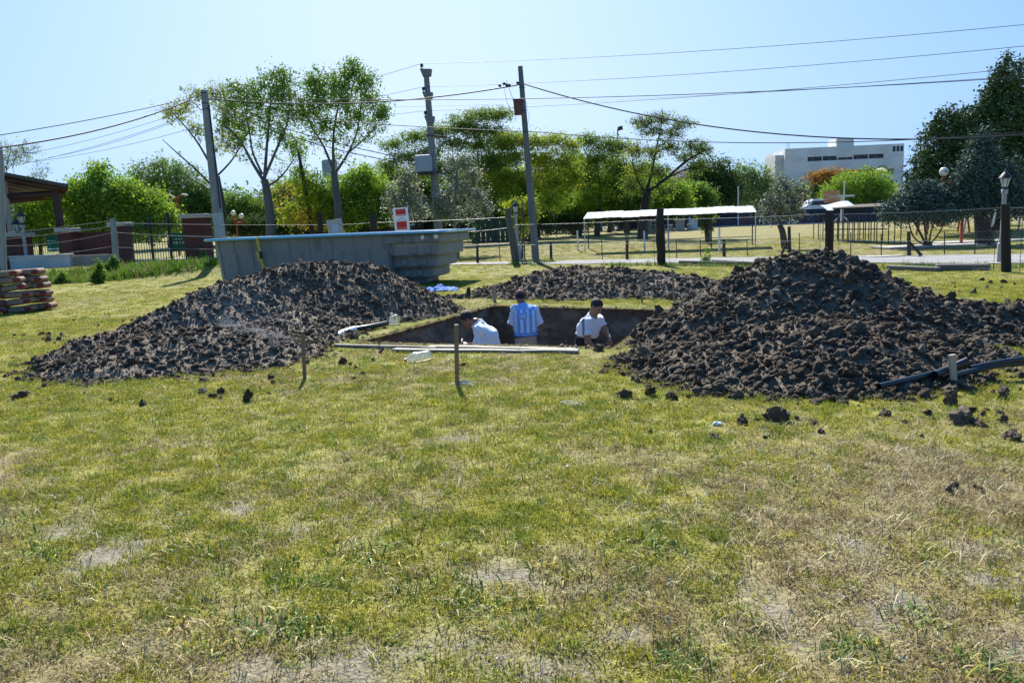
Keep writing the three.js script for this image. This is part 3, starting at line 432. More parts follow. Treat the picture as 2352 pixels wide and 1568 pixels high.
stake(630, 824, 767, 620, 0.06, true, paleWood, 'pale leaning wooden peg standing in the left heap');
stake(2191, 890, 815, 2188, 0.062, true, paleWood, 'short pale flat peg beside the black pipes');
stake(1136, 694, 655, 1136, 0.06, true, timber([0.42, 0.37, 0.3]), 'short grey peg at the far left corner of the pit');
stake(1246, 690, 624, 1245, 0.035, true, timber([0.3, 0.25, 0.2]), 'thin grey stake against the back heap above the capped man');
stake(1475, 698, 634, 1474, 0.035, true, timber([0.3, 0.25, 0.2]), 'thin stake in front of the back heap, left one of the right pair');
stake(1550, 704, 620, 1545, 0.038, true, timber([0.33, 0.28, 0.22]), 'thin tall stake in front of the back heap, right one of the right pair');
{
  const plank = (a, b, w, t, y, label, m) => { const p = ground(...a, y), q = ground(...b, y), L = p.distanceTo(q), s = thing('plank', label, 'plank', [(p.x + q.x) / 2, y, (p.z + q.z) / 2], undefined, Math.atan2(-(q.z - p.z), q.x - p.x)); part('board', jitter(plain(new THREE.BoxGeometry(L, t, w, 40, 1, 2)), 0.016, 2.3, a[0]), m, s); return s; };
  plank([905, 803], [1328, 806], 0.13, 0.026, 0.03, 'weathered grey plank along the near edge of the pit', timber([0.27, 0.265, 0.235], 0.75)); plank([985, 796], [1322, 801], 0.11, 0.024, 0.03, 'pale plank lying behind the weathered one at the pit edge', timber([0.36, 0.345, 0.30], 0.75)); plank([770, 793], [1000, 799], 0.07, 0.03, 0.03, 'narrow dark batten running left from the planks at the pit edge', timber([0.22, 0.21, 0.19]));
}
{ // lying bottle with red cap, translucent jug
  const pet = mat([0.90, 0.93, 0.95], 0.22, { transmission: 0.8, thickness: 0, side: THREE.DoubleSide }), p = ground(963, 831), b = thing('plastic_bottle', 'clear plastic bottle with red cap lying on the grass before the planks', 'bottle', [p.x, 0.062, p.z], undefined, 0.35);
  const pr = [[0, -0.13], [0.05, -0.13], [0.062, -0.115], [0.062, -0.06], [0.057, -0.05], [0.062, -0.04], [0.062, 0.05], [0.055, 0.09], [0.03, 0.125], [0.016, 0.135], [0.016, 0.155]].map(q => [q[0], q[1]]);
  part('body', jitter(place(lathe(pr, 22), 0, 0, 0, 0, 0, Math.PI / 2), 0.02, 14, 2), pet, b); part('cap', place(new THREE.CylinderGeometry(0.021, 0.021, 0.03, 16), -0.165, -0.008, 0, 0, 0, Math.PI / 2), mat([0.75, 0.02, 0.02], 0.4), b); b.rotation.z = 0.1; b.scale.setScalar(1.02);
  const r = box(0.2, 0.004, 0.05, 0.02, -0.05, 0.03, 0, 0, 0.05); part('label_band', r, mat([0.72, 0.6, 0.1], 0.6), b);
  const j = ground(908, 745), u = thing('plastic_jug', 'white translucent jug with yellow spot standing at the left edge of the pit', 'jug', [j.x, 0, j.z], undefined, 0.5);
  part('body', jitter(plain(new RoundedBoxGeometry(0.14, 0.17, 0.11, 5, 0.045)), 0.02, 12, 4).translate(0, 0.08, 0), pet, u).rotation.z = 0.25; part('neck', place(lathe([[0.03, 0], [0.024, 0.03], [0.02, 0.05], [0, 0.05]], 14), -0.045, 0.155, 0, 0, 0, 0.25), pet, u); part('spot', place(new THREE.CylinderGeometry(0.022, 0.022, 0.004, 16), -0.03, 0.11, 0.06, Math.PI / 2), mat([0.75, 0.55, 0.02], 0.5), u); part('label_band', box(0.035, 0.11, 0.008, 0.05, 0.08, 0.055, 0, 0, -0.2), mat([0.75, 0.68, 0.3], 0.6), u); u.rotation.z = 0.0;
}
const blackPipe = mat([0.018, 0.022, 0.03], 0.32), whitePipe = mat([0.66, 0.68, 0.70], 0.4);
function pipe(name, label, px, r, m, hollow = true) { // px: [x, y, height above ground]
  const pts = px.map(([x, y, h]) => { const p = ground(x, y, h); return p; }), o = pts[0], s = thing(name, label, 'pipe', o), curve = new THREE.CatmullRomCurve3(pts.map(p => p.clone().sub(o))), P = curve.getPoints(18); part('tube', tube(P, r, 12, false), m, s); const inn = plain(tube(P, r * 0.84, 12, false)), a = inn.attributes.position; part('bore', inn, mat([0.01, 0.01, 0.012], 0.6, { side: THREE.BackSide }), s); return s; }
pipe('black_pipe', 'black plastic pipe lying lowest along the foot of the right heap', [[2020, 887, 0.09], [2080, 873, 0.11], [2165, 852, 0.13]], 0.027, blackPipe);
pipe('black_pipe', 'short black pipe with open end propped on the lowest pipe', [[2148, 860, 0.13], [2170, 851, 0.15], [2224, 828, 0.23]], 0.034, blackPipe);
pipe('black_pipe', 'black pipe running right from behind the pale peg', [[2180, 865, 0.09], [2240, 851, 0.11], [2300, 838, 0.14], [2400, 832, 0.12]], 0.027, blackPipe);
pipe('black_pipe', 'upper black pipe leaving the picture at the right edge', [[2230, 845, 0.13], [2300, 831, 0.17], [2420, 816, 0.19]], 0.024, blackPipe);
pipe('drain_pipe', 'black pipe lying left of the pit', [[806, 757, 0.05], [850, 750, 0.06], [888, 742, 0.06]], 0.04, blackPipe);
pipe('drain_pipe', 'pale grey pipe end pushed onto the black pipe left of the pit', [[772, 772, 0.05], [788, 764, 0.055], [814, 756, 0.06]], 0.052, whitePipe);
{ // string, tissue
  const R = rng(12), cord = (name, label, cx, cy, w, n) => { const o = ground(cx, cy), P = []; for (let k = 0; k < n; k++) { const t = k / n * 14; P.push(V(w * (0.7 * Math.sin(t * 1.1 + 1) + 0.5 * bell(R)), 0.02 + 0.02 * R(), 0.55 * w * (Math.cos(t * 0.9) + 0.5 * bell(R)))); } single(name, label, 'string', tube(new THREE.CatmullRomCurve3(P).getPoints(n * 5), 0.0022, 4), mat([0.72, 0.70, 0.62], 0.8), [o.x, H(o.x, o.z), o.z]); };
  cord('string', 'loose white string tangled at the foot of the middle stake', 1062, 888, 0.16, 16); cord('string', 'pale string lying on the grass right of the middle stake', 1316, 932, 0.13, 14);
  const lump = (px, py, w, label, c) => { const o = ground(px, py), g = jitter(plain(new THREE.IcosahedronGeometry(w, 3)), w * 1.1, 2.2 / w, px); g.scale(1, 0.5, 0.8); g.computeVertexNormals(); single('crumpled_paper', label, 'paper', g, mat(c, 0.8), [o.x, w * 0.35, o.z]); };
  lump(1066, 884, 0.055, 'crumpled dusty paper beside the foot of the middle stake', [0.5, 0.48, 0.44]); lump(1648, 976, 0.032, 'crumpled white tissue on the grass before the right heap', [0.78, 0.80, 0.82]); lump(1305, 1073, 0.014, 'scrap of pale paper in the middle of the lawn', [0.7, 0.68, 0.62]);
}

// ---------------------------------------------------------------- fences
const pxm = z => -z / F;   // metres per frame pixel at depth z
function roughPost(a, b, w, m, name, parent, seed, chunky) { const h = b.clone().sub(a), L = h.length(), g = plain(new THREE.CylinderGeometry(w * 0.42, w * 0.52, L + 0.2, 11, 9)); jitter(g, chunky ? w * 0.34 : w * 0.05, chunky ? 4.5 / (w * 4) : 3, seed); place(g, 0, L / 2 - 0.1, 0); const o = part(name, g, m, parent); o.position.copy(a); o.quaternion.setFromUnitVectors(V(0, 1, 0), h.normalize()); return o; }
const oldWood = mat([0.05, 0.042, 0.036], 0.95, { map: rep(T.bark, 3, 1.5), bumpMap: rep(T.barkBump, 3, 1.5), bumpScale: 0.02 }), greyWood = mat([0.17, 0.155, 0.14], 0.95, { map: rep(T.bark, 3, 1.5), bumpMap: rep(T.barkBump, 3, 1.5), bumpScale: 0.015 }), postConcrete = concrete([0.33, 0.34, 0.34]), wireMat = mat([0.26, 0.26, 0.26], 0.5, { metalness: 0.3 });
function chainLink(parent, a, b, h0, h1, pitch = 0.11) { // diagonal wires between two posts
  const L = a.distanceTo(b), n = Math.floor((L + (h1 - h0)) / pitch), g = [], P = (s, y) => V(lerp(a.x, b.x, s / L), lerp(a.y, b.y, s / L) + y, lerp(a.z, b.z, s / L)), H0 = h1 - h0;
  for (let k = 1; k < n; k++) { const s = k * pitch; { let s0 = s, y0 = 0, s1 = s - H0, y1 = H0; if (s0 > L) { y0 = s0 - L; s0 = L; } if (s1 < 0) { y1 = H0 + s1; s1 = 0; } if (y1 > y0) g.push(tube([P(s0, h0 + y0), P(s1, h0 + y1)], 0.0011, 3, false)); } { let s0 = s - H0, y0 = 0, s1 = s, y1 = H0; if (s0 < 0) { y0 = -s0; s0 = 0; } if (s1 > L) { y1 = H0 - (s1 - L); s1 = L; } if (y1 > y0) g.push(tube([P(s0, h0 + y0), P(s1, h0 + y1)], 0.0011, 3, false)); } }
  const o = part('wire_mesh', g, wireMat, parent); o.userData.kind = 'stuff'; return o;
}
const sagging = (a, b, sag, n = 12) => [...Array(n + 1)].map((_, i) => { const t = i / n; return V(lerp(a.x, b.x, t), lerp(a.y, b.y, t) - sag * 4 * t * (1 - t), lerp(a.z, b.z, t)); });
{
  const f = thing('wire_fence', 'wire mesh fence on thick dark wooden posts running along the gravel road', 'fence');
  const P = [[1186, 607, 1165, 478, 46], [1520, 610, 1516, 480, 20], [1906, 612, 1904, 484, 20], [2312, 624, 2310, 468, 20]].map(([x0, y0, x1, y1, w], k) => { const a = ground(x0, y0), b = at(x1, y1, a.z); roughPost(a, b, [0.30, 0.29, 0.235, 0.21][k], k ? oldWood : greyWood, 'post', f, 10 + k * 7, k < 2); return [a, b]; });
  P.push([V(14.5, 0, -14.6), V(14.5, 1.6, -14.6)]); roughPost(P[4][0], P[4][1], 0.2, oldWood, 'post', f, 61, false);
  for (let k = 0; k < 4; k++) { const [a, at_] = P[k], [b, bt] = P[k + 1], hh = 1.48; chainLink(f, a, b, 0.06, hh); for (const y of [0.06, 0.75, 1.5]) part('strand', tube(sagging(V(a.x, a.y + Math.min(y, at_.y - 0.1), a.z), V(b.x, b.y + Math.min(y, bt.y - 0.08), b.z), 0.03), 0.005, 4), wireMat, f);
    for (const [s, e] of [[a, b], [b, a]]) { const d = V(e.x - s.x, 0, e.z - s.z).normalize().multiplyScalar(0.28); part('stretcher_bar', rod(V(s.x + d.x, s.y, s.z + d.z), V(s.x + d.x, s.y + 1.45, s.z + d.z), 0.008, 0.008, 4), M.iron, f); } }
  // left run behind the pool
  const l = thing('wire_fence', 'barbed wire and mesh fence on grey posts behind the cement bags and the pool', 'fence'), Q = [[3, 604, 0, 345, -31, 0.2, 1], [268, 617, 258, 501, -33, 0.26, 1], [738, 560, 734, 488, -32, 0.24, 0], [862, 560, 856, 490, -31.4, 0.3, 0]].map(([x0, y0, x1, y1, z, w, c], k) => { const b = at(x1, y1, z), a = at(x0, y0, z); a.y = H(a.x, z); roughPost(a, b, w, c ? postConcrete : oldWood, 'post', l, 80 + k, !c); return [a, b]; }); Q.push(P[0]);
  for (let k = 0; k < 4; k++) { const [a] = Q[k], [b] = Q[k + 1]; chainLink(l, a, b, 0.1, 1.4, 0.12); for (const y of k === 0 ? [0.15, 0.85, 1.42, 1.66, 1.9] : [0.1, 0.8, 1.42, 1.8]) part('strand', tube(sagging(V(a.x, a.y + y, a.z), V(b.x, b.y + y, b.z), y > 1.3 && y < 1.5 ? 0.14 : 0.03), 0.006, 4), wireMat, l); }
  // thin steel pole beside the leaning pole
  const s = thing('steel_pole', 'thin rusty steel pole standing between the lamp post and the leaning wooden pole', 'pole', at(1206, 600, -31.2)); part('shaft', rod(V(0, -0.1, 0), V(-0.03, 2.4, 0), 0.028), mat([0.07, 0.04, 0.03], 0.8), s);
  // low fence across the road
  const low = thing('post_and_wire_fence', 'low fence of short dark posts and thin droppers on the far side of the road', 'fence'), line = [];
  for (const [x, y, t, w] of [[1097, 604, 559, 0.12], [1266, 601, 555, 0.12], [1441, 597, 553, 0.12], [1664, 589, 549, 0.12], [1814, 581, 520, 0.14], [2089, 588, 531, 0.13], [2300, 580, 528, 0.13]]) { const a = ground(x, y); a.y = H(a.x, a.z); const b = at(x - 1, t, a.z); roughPost(a, V(b.x, a.y + (b.y - a.y), a.z), w, mat([0.06, 0.038, 0.03], 0.9, { map: rep(T.bark, 2) }), 'post', low, x, false); line.push([a, b]); }
  for (const [x, y, t] of [[1149, 601, 556], [1178, 600, 560], [1384, 596, 548], [1555, 592, 552], [1610, 590, 549], [1717, 587, 549], [1837, 582, 535], [1955, 586, 533], [2025, 587, 538], [2170, 585, 532], [2240, 583, 528]]) { const a = ground(x, y); a.y = H(a.x, a.z); part('dropper', rod(a, V(a.x - 0.02, at(x, t, a.z).y, a.z), 0.018, 0.018, 5), M.iron, low); }
  for (let k = 0; k + 1 < line.length; k++) for (const y of [0.25, 0.5, 0.72]) part('strand', tube(sagging(V(line[k][0].x, line[k][0].y + y, line[k][0].z), V(line[k + 1][0].x, line[k + 1][0].y + y, line[k + 1][0].z), 0.02, 4), 0.004, 3), wireMat, low);
  for (const [x0, y0, x1, y1] of [[1795, 585, 1808, 556], [2118, 587, 2092, 558]]) { const a = ground(x0, y0); part('brace', rod(V(a.x, H(a.x, a.z), a.z), at(x1, y1, a.z), 0.05, 0.045, 7), oldWood, low); }
}
// railway sleepers and boards lying at the road edge
{ const lie = (a, b, w, h, label) => { const p = ground(...a), q = ground(...b), L = p.distanceTo(q), m = thing('weathered_timber', label, 'timber', [(p.x + q.x) / 2, h / 2, (p.z + q.z) / 2], 'old timbers lying by the road', Math.atan2(-(q.z - p.z), q.x - p.x)); part('beam', jitter(plain(new RoundedBoxGeometry(L, h, w, 2, 0.02)), 0.03, 4, a[0]), timber([0.2, 0.185, 0.165]), m); };
  lie([1562, 608], [1700, 611], 0.16, 0.14, 'old timber lying in weeds right of the middle fence post, left one'); lie([1640, 606], [1760, 613], 0.2, 0.14, 'old timber lying askew behind the right heap'); lie([2080, 612], [2225, 614], 0.14, 0.1, 'long thin board lying in weeds at the road edge'); lie([2150, 622], [2272, 620], 0.22, 0.15, 'thick dark sleeper lying left of the rightmost fence post'); lie([2040, 620], [2160, 624], 0.18, 0.12, 'dark sleeper half hidden behind the right heap'); }

// ---------------------------------------------------------------- utility poles and cables
const ends = {};
{
  const pole = (name, label, z, x0, x1, y1, r0, r1, m, square) => { const b = at(x0, 600, z), t = at(x1, y1, z); b.y = H(b.x, z) - 0.3; const s = thing(name, label, 'utility pole', b), d = t.clone().sub(b); part('shaft', square ? tube([V(0, 0, 0), d], [r0, r1], 4) : jitter(plain(tube([V(0, 0, 0), d.clone().multiplyScalar(0.25), d.clone().multiplyScalar(0.5), d.clone().multiplyScalar(0.75), d], [r0, lerp(r0, r1, 0.25), (r0 + r1) / 2, lerp(r0, r1, 0.75), r1], 14)), 0.02, 2), m, s); return [s, d, b]; };
  const [pl, dl, bl] = pole('utility_pole', 'grey concrete utility pole rising behind the left end of the pool', -33, 512, 468, 208, 0.24, 0.135, concrete([0.30, 0.31, 0.31], 0.9, 0.6));
  part('painted_foot', tube([dl.clone().multiplyScalar(0.0), dl.clone().multiplyScalar(0.325)], [0.246, 0.208], 14), concrete([0.48, 0.49, 0.48]), pl);
  for (const [k, y] of [[0, 0.985], [1, 0.93], [2, 0.9]]) part('clamp', place(new THREE.TorusGeometry(0.145, 0.016, 6, 16), ...dl.clone().multiplyScalar(y).toArray(), Math.PI / 2), M.iron, pl);
  part('conduit', tube([dl.clone().multiplyScalar(0.92).add(V(0.17, 0, 0.1)), dl.clone().multiplyScalar(0.35).add(V(0.2, 0, 0.16))], 0.03, 6), M.iron, pl);
  ends.left = bl.clone().add(dl.clone().multiplyScalar(0.955));
  const wood = mat([0.20, 0.225, 0.235], 0.9, { map: rep(T.bark, 2, 0.6), bumpMap: rep(T.barkBump, 2, 0.6), bumpScale: 0.01 });
  const [pw, dw, bw] = pole('utility_pole', 'leaning blue-grey wooden utility pole with a rusty box near its top', -30.9, 1232, 1195, 152, 0.152, 0.09, wood);
  const bx = dw.clone().multiplyScalar(0.805); part('meter_box', [box(0.30, 0.56, 0.24, bx.x - 0.22, bx.y, bx.z + 0.05, 0, 0, 0.06, 0.03)], mat([0.15, 0.055, 0.035], 0.7, { map: rep(T.grain, 2) }), pw); part('box_lid', box(0.33, 0.03, 0.27, bx.x - 0.235, bx.y + 0.29, bx.z + 0.05, 0, 0, 0.06), mat([0.2, 0.09, 0.06], 0.7), pw);
  for (const y of [0.79, 0.83, 0.9]) part('band', place(new THREE.TorusGeometry(0.108, 0.012, 6, 16), ...dw.clone().multiplyScalar(y).toArray(), Math.PI / 2), M.iron, pw);
  part('hanging_wire', [tube([V(bx.x - 0.62, bx.y + 1.05, bx.z), V(bx.x - 0.45, bx.y + 0.5, bx.z), V(bx.x - 0.2, bx.y - 0.3, bx.z + 0.1)], 0.008, 4), tube([V(bx.x - 0.75, bx.y + 1.0, bx.z), V(bx.x - 0.62, bx.y + 0.2, bx.z), V(bx.x - 0.3, bx.y - 0.5, bx.z + 0.05), V(bx.x - 0.1, bx.y - 0.25, bx.z)], 0.006, 4), tube([V(bx.x + 0.1, bx.y + 0.2, bx.z), V(bx.x + 0.2, bx.y - 0.4, bx.z), V(bx.x + 0.12, bx.y - 0.7, bx.z)], 0.006, 4)], M.iron, pw);
  ends.wood = bw.clone().add(dw.clone().multiplyScalar(0.915));
  const [pt, dt, bt] = pole('transformer_pole', 'tall concrete pole with three stepped crossarms and a grey transformer', -42, 1012, 978, 160, 0.25, 0.14, concrete([0.27, 0.27, 0.265], 0.9, 0.6));
  const armG = (k, w) => { const p = dt.clone().multiplyScalar(k); const s = new THREE.Shape(); s.moveTo(-w / 2, 0.16); s.lineTo(w / 2, 0.12); s.lineTo(w / 2 - 0.06, -0.16); s.lineTo(-w / 2 + 0.12, -0.17); s.closePath(); const g = new THREE.ExtrudeGeometry(s, { depth: 0.42, bevelEnabled: true, bevelSize: 0.02, bevelThickness: 0.02, bevelSegments: 1 }); g.translate(p.x, p.y, p.z - 0.2); const a = part('crossarm', g, concrete([0.24, 0.235, 0.225]), pt); part('insulator', place(lathe([[0, 0], [0.03, 0], [0.03, 0.12], [0.1, 0.13], [0.06, 0.18], [0.1, 0.2], [0.05, 0.28], [0, 0.28]], 10), p.x - 0.2, p.y + 0.16, p.z + 0.05), M.black, a); return bt.clone().add(V(p.x - 0.2, p.y + 0.45, p.z + 0.05)); };
  ends.hv = [armG(0.985, 0.56), armG(0.865, 0.5), armG(0.74, 0.5)];
  const q = dt.clone().multiplyScalar(0.655); part('switch_bracket', [rod(V(q.x - 0.25, q.y + 0.05, q.z + 0.15), V(q.x + 0.75, q.y - 0.1, q.z + 0.15), 0.06), rod(V(q.x + 0.6, q.y - 0.1, q.z + 0.15), V(q.x + 0.55, q.y + 0.3, q.z + 0.15), 0.035), rod(V(q.x + 0.78, q.y - 0.12, q.z + 0.15), V(q.x + 0.8, q.y + 0.22, q.z + 0.15), 0.035)], mat([0.07, 0.06, 0.055], 0.7), pt);
  const t = bt.clone(), tp = at(973, 376, -41.6).sub(bt); const tr = part('transformer', [box(0.85, 0.85, 0.7, tp.x, tp.y, tp.z, 0, 0, 0.02, 0.06), ...[-0.3, 0, 0.3].map(dx => box(0.05, 0.7, 0.08, tp.x + dx, tp.y, tp.z + 0.37))], mat([0.36, 0.42, 0.45], 0.5), pt); for (const dx of [-0.2, 0, 0.2]) part('bushing', place(lathe([[0, 0], [0.05, 0], [0.03, 0.08], [0.06, 0.1], [0.03, 0.18], [0.05, 0.2], [0, 0.26]], 8), tp.x + dx, tp.y + 0.42, tp.z), mat([0.1, 0.05, 0.04], 0.4), tr);
  part('platform', box(1.5, 0.12, 0.5, tp.x + 0.45, tp.y - 0.5, tp.z + 0.1), M.iron, pt); const pp = k => dt.clone().multiplyScalar(k); part('warning_plate', box(0.32, 0.3, 0.03, pp(0.325).x - 0.02, pp(0.325).y - 0.35, 0.26), mat([0.6, 0.42, 0.02], 0.6), pt); part('meter_cabinet', box(0.5, 0.38, 0.25, pp(0.33).x + 0.3, pp(0.33).y + 0.12, 0.2, 0, 0, 0, 0.02), mat([0.55, 0.57, 0.58], 0.6), pt);
  const cable = (name, label, pts, r, sag = 0, n = 22) => { const P = []; for (let i = 0; i + 1 < pts.length; i++) P.push(...sagging(pts[i], pts[i + 1], Array.isArray(sag) ? sag[i] : sag, n).slice(i ? 1 : 0)); const o = P[0].clone(); return single(name, label, 'cable', tube(P.map(p => p.clone().sub(o)), r, 5), M.black, o); };
  const A = ends.left, B = ends.wood;
  cable('overhead_cable', 'thick bundled cable from the concrete pole out of the left edge', [at(437, 229, -33), at(-60, 345, -24)], 0.026, 0.28);
  part('cable_loop', tube([at(437, 229, -33), at(450, 240, -33), at(460, 252, -33), at(476, 254, -33)].map(p => p.sub(bl)), 0.02, 5), M.black, pl);
  cable('overhead_cable', 'upper thin cable from the concrete pole out of the left edge', [at(470, 217, -33), at(-60, 319, -26)], 0.014, 0.1);
  cable('overhead_cable', 'thick bundled cable between the concrete pole and the leaning wooden pole', [A.clone().add(V(0.15, 0, 0)), B], 0.026, 0.42);
  cable('overhead_cable', 'bundled cable sagging from the leaning wooden pole to the dark conifers', [B.clone().add(V(0.1, 0, 0)), at(2440, 302, -24)], 0.024, 0.9);
  cable('overhead_cable', 'long level cable crossing above the leaning pole from end to end', [at(482, 222, -33), at(2420, 172, -24)], 0.013, [0.35]);
  cable('overhead_cable', 'lower cable from the concrete pole passing before the acacias to the conifers', [at(500, 252, -33), at(1240, 303, -30.7), at(2440, 296, -26)], 0.015, [0.12, 0.42]);
  cable('overhead_cable', 'upper one of two slanting cables from the concrete pole to the transformer', [at(490, 240, -33), at(985, 372, -42)], 0.02, 0.25);
  cable('overhead_cable', 'lower one of two slanting cables from the concrete pole to the transformer', [at(488, 250, -33), at(990, 382, -42)], 0.02, 0.35);
  ends.hv.forEach((p, k) => cable('power_line', ['topmost', 'middle', 'lowest'][k] + ' bare power line from the tall concrete pole to the upper right', [at([600, 620, 640][k], [235, 255, 270][k], -60), p, at(2440, [48, 97, 146][k], -30)], 0.011, [0.2, 0.25]));
  cable('power_line', 'thin wire just under the lowest crossarm running right', [at(870, 246, -50), at(2440, 168, -28)], 0.008, 0.2);
  for (const [k, a, b] of [[0, [40, 378], [440, 262]], [1, [60, 352], [450, 246]], [2, [70, 372], [470, 286]], [3, [110, 362], [430, 268]]]) cable('distant_wire', ['faint wire left of the concrete pole, crossing the others', 'faint wire left of the concrete pole, topmost of four', 'faint wire left of the concrete pole, lowest of four', 'faint wire left of the concrete pole, third of four'][k], [at(...a, -75), at(...b, -60)], 0.016, 0.3);
  // connectors on the bundle beside the wooden pole
  const cn = thing('cable_connectors', 'small dark connectors on the bundled cable just left of the leaning pole', 'connectors'); for (const [x, y] of [[1148, 197], [1158, 192], [1163, 195], [1170, 196], [1189, 190]]) { const p = at(x, y, -31); part('connector', box(0.09, 0.11, 0.06, p.x, p.y, p.z, 0, 0, x, 0.02), M.black, cn); }
}

// ---------------------------------------------------------------- lamps
function lantern(parent, y, s = 1) { // six-sided street lantern: base cup, glazed body, pitched roof
  const b = part('lantern', [lathe([[0, 0], [0.05 * s, 0], [0.08 * s, 0.05 * s], [0.10 * s, 0.1 * s], [0, 0.1 * s]], 6, 0, y, 0), lathe([[0.24 * s, 0.44 * s], [0.25 * s, 0.47 * s], [0.14 * s, 0.63 * s], [0.10 * s, 0.66 * s], [0.04 * s, 0.72 * s], [0.02 * s, 0.86 * s], [0, 0.86 * s]], 6, 0, y, 0), ...[...Array(6)].map((_, k) => { const a = k / 6 * 6.283; return rod(V(0.12 * s * Math.sin(a), y + 0.1 * s, 0.12 * s * Math.cos(a)), V(0.215 * s * Math.sin(a), y + 0.45 * s, 0.215 * s * Math.cos(a)), 0.014 * s, 0.014 * s, 4); })], M.black, parent);
  part('glass', lathe([[0.105 * s, 0.1 * s], [0.2 * s, 0.45 * s]], 6, 0, y, 0), M.glass, b);
}
function lampPost(px, py, z, top, label, plinth, s = 1) { const p = at(px, py, z); p.y = H(p.x, z); const l = thing('street_lamp', label, 'street lamp', p, 'lantern street lamps'), t = at(px, top, z).y - p.y - 0.86 * s, c = concrete([0.42, 0.41, 0.39]); part('plinth', [lathe([[0, -0.1], [0.19 * s, -0.1], [0.2 * s, 0.0], [0.18 * s, 0.04], [0.17 * s, plinth], [0.12 * s, plinth + 0.08], [0, plinth + 0.08]], 8, 0, 0, 0), box(0.5, 0.06, 0.5, 0, 0.01, 0)], c, l); part('column', lathe([[0, plinth], [0.12 * s, plinth + 0.02], [0.125 * s, plinth + 0.14], [0.095 * s, plinth + 0.2], [0.08 * s, t - 0.14], [0.12 * s, t - 0.1], [0.13 * s, t], [0, t]], 12), c, l); lantern(l, t, s); return l; }
lampPost(1192, 600, -32.4, 458, 'lantern lamp on a pale stone column between the dark post and leaning pole', 0.62, 0.66).rotation.z = 0.03;
lampPost(2300, 603, -21.2, 386, 'lantern lamp on a stone column behind the rightmost fence post', 0.5, 0.64);
lampPost(60, 592, -35, 479, 'lantern lamp on a slim column in front of the porch', 0.4, 0.8);
{
  const globe = mat([0.82, 0.80, 0.77], 0.35, { transmission: 0.25, thickness: 0 });
  const globeLamp = (label, z, px, py, arms) => { const p = at(px, py, z); p.y = H(p.x, z); const l = thing('globe_lamp', label, 'street lamp', p, 'globe lamps on orange poles'), top = Math.max(...arms.map(a => at(a[0], a[1], z).y)) - p.y - 0.3; part('pole', rod(V(0, -0.1, 0), V(0, top, 0), 0.06, 0.05), M.orange, l); for (const [x, y, r] of arms) { const q = at(x, y, z).sub(p), a = part('arm', [rod(V(0, q.y - r - 0.25, 0), V(q.x, q.y - r - 0.22, 0), 0.035), rod(V(q.x, q.y - r - 0.42, 0), V(q.x, q.y - r, 0), 0.05)], M.orange, l); part('globe', place(new THREE.SphereGeometry(r, 24, 18), q.x, q.y, 0), globe, a); } return l; };
  globeLamp('white globe lamp on an orange pole in front of the dark conifers', -31, 2208, 570, [[2169, 394, 0.165], [2234, 404, 0.165]]);
  globeLamp('pair of small globe lamps on an orange pole behind the concrete pole', -48, 547, 560, [[535, 489, 0.15], [554, 496, 0.15]]);
  // twin-armed red lamp over the gate
  const p = at(412, 590, -46); p.y = H(p.x, -46); const l = thing('double_arm_lamp', 'red pole with two pale curved lamp heads above the iron gate', 'street lamp', p), h = at(404, 456, -46).sub(p); part('pole', rod(V(0, 0, 0), h, 0.07, 0.1), M.orange, l); for (const s of [-1, 1]) { const a = part('arm', tube([h, h.clone().add(V(s * 0.2, 0.14, 0)), h.clone().add(V(s * 0.42, 0.2, 0))], 0.04, 6), M.orange, l); part('lamp_head', place(new RoundedBoxGeometry(0.36, 0.09, 0.16, 3, 0.04), h.x + s * 0.5, h.y + 0.2, 0, 0, 0, -s * 0.2), mat([0.62, 0.64, 0.66], 0.4), a); }
  const fl = at(1421, 480, -62); fl.y = H(fl.x, -62); const q = thing('floodlight_pole', 'thin pole with one floodlight rising above the trees behind the white shelter', 'street lamp', fl), ft = at(1419, 296, -62).sub(fl); part('pole', rod(V(0, 0, 0), ft, 0.07, 0.05), M.iron, q); part('floodlight', [box(0.36, 0.3, 0.26, ft.x + 0.2, ft.y + 0.05, 0, 0, 0, 0.2, 0.03)], mat([0.1, 0.06, 0.05], 0.6), q);
}

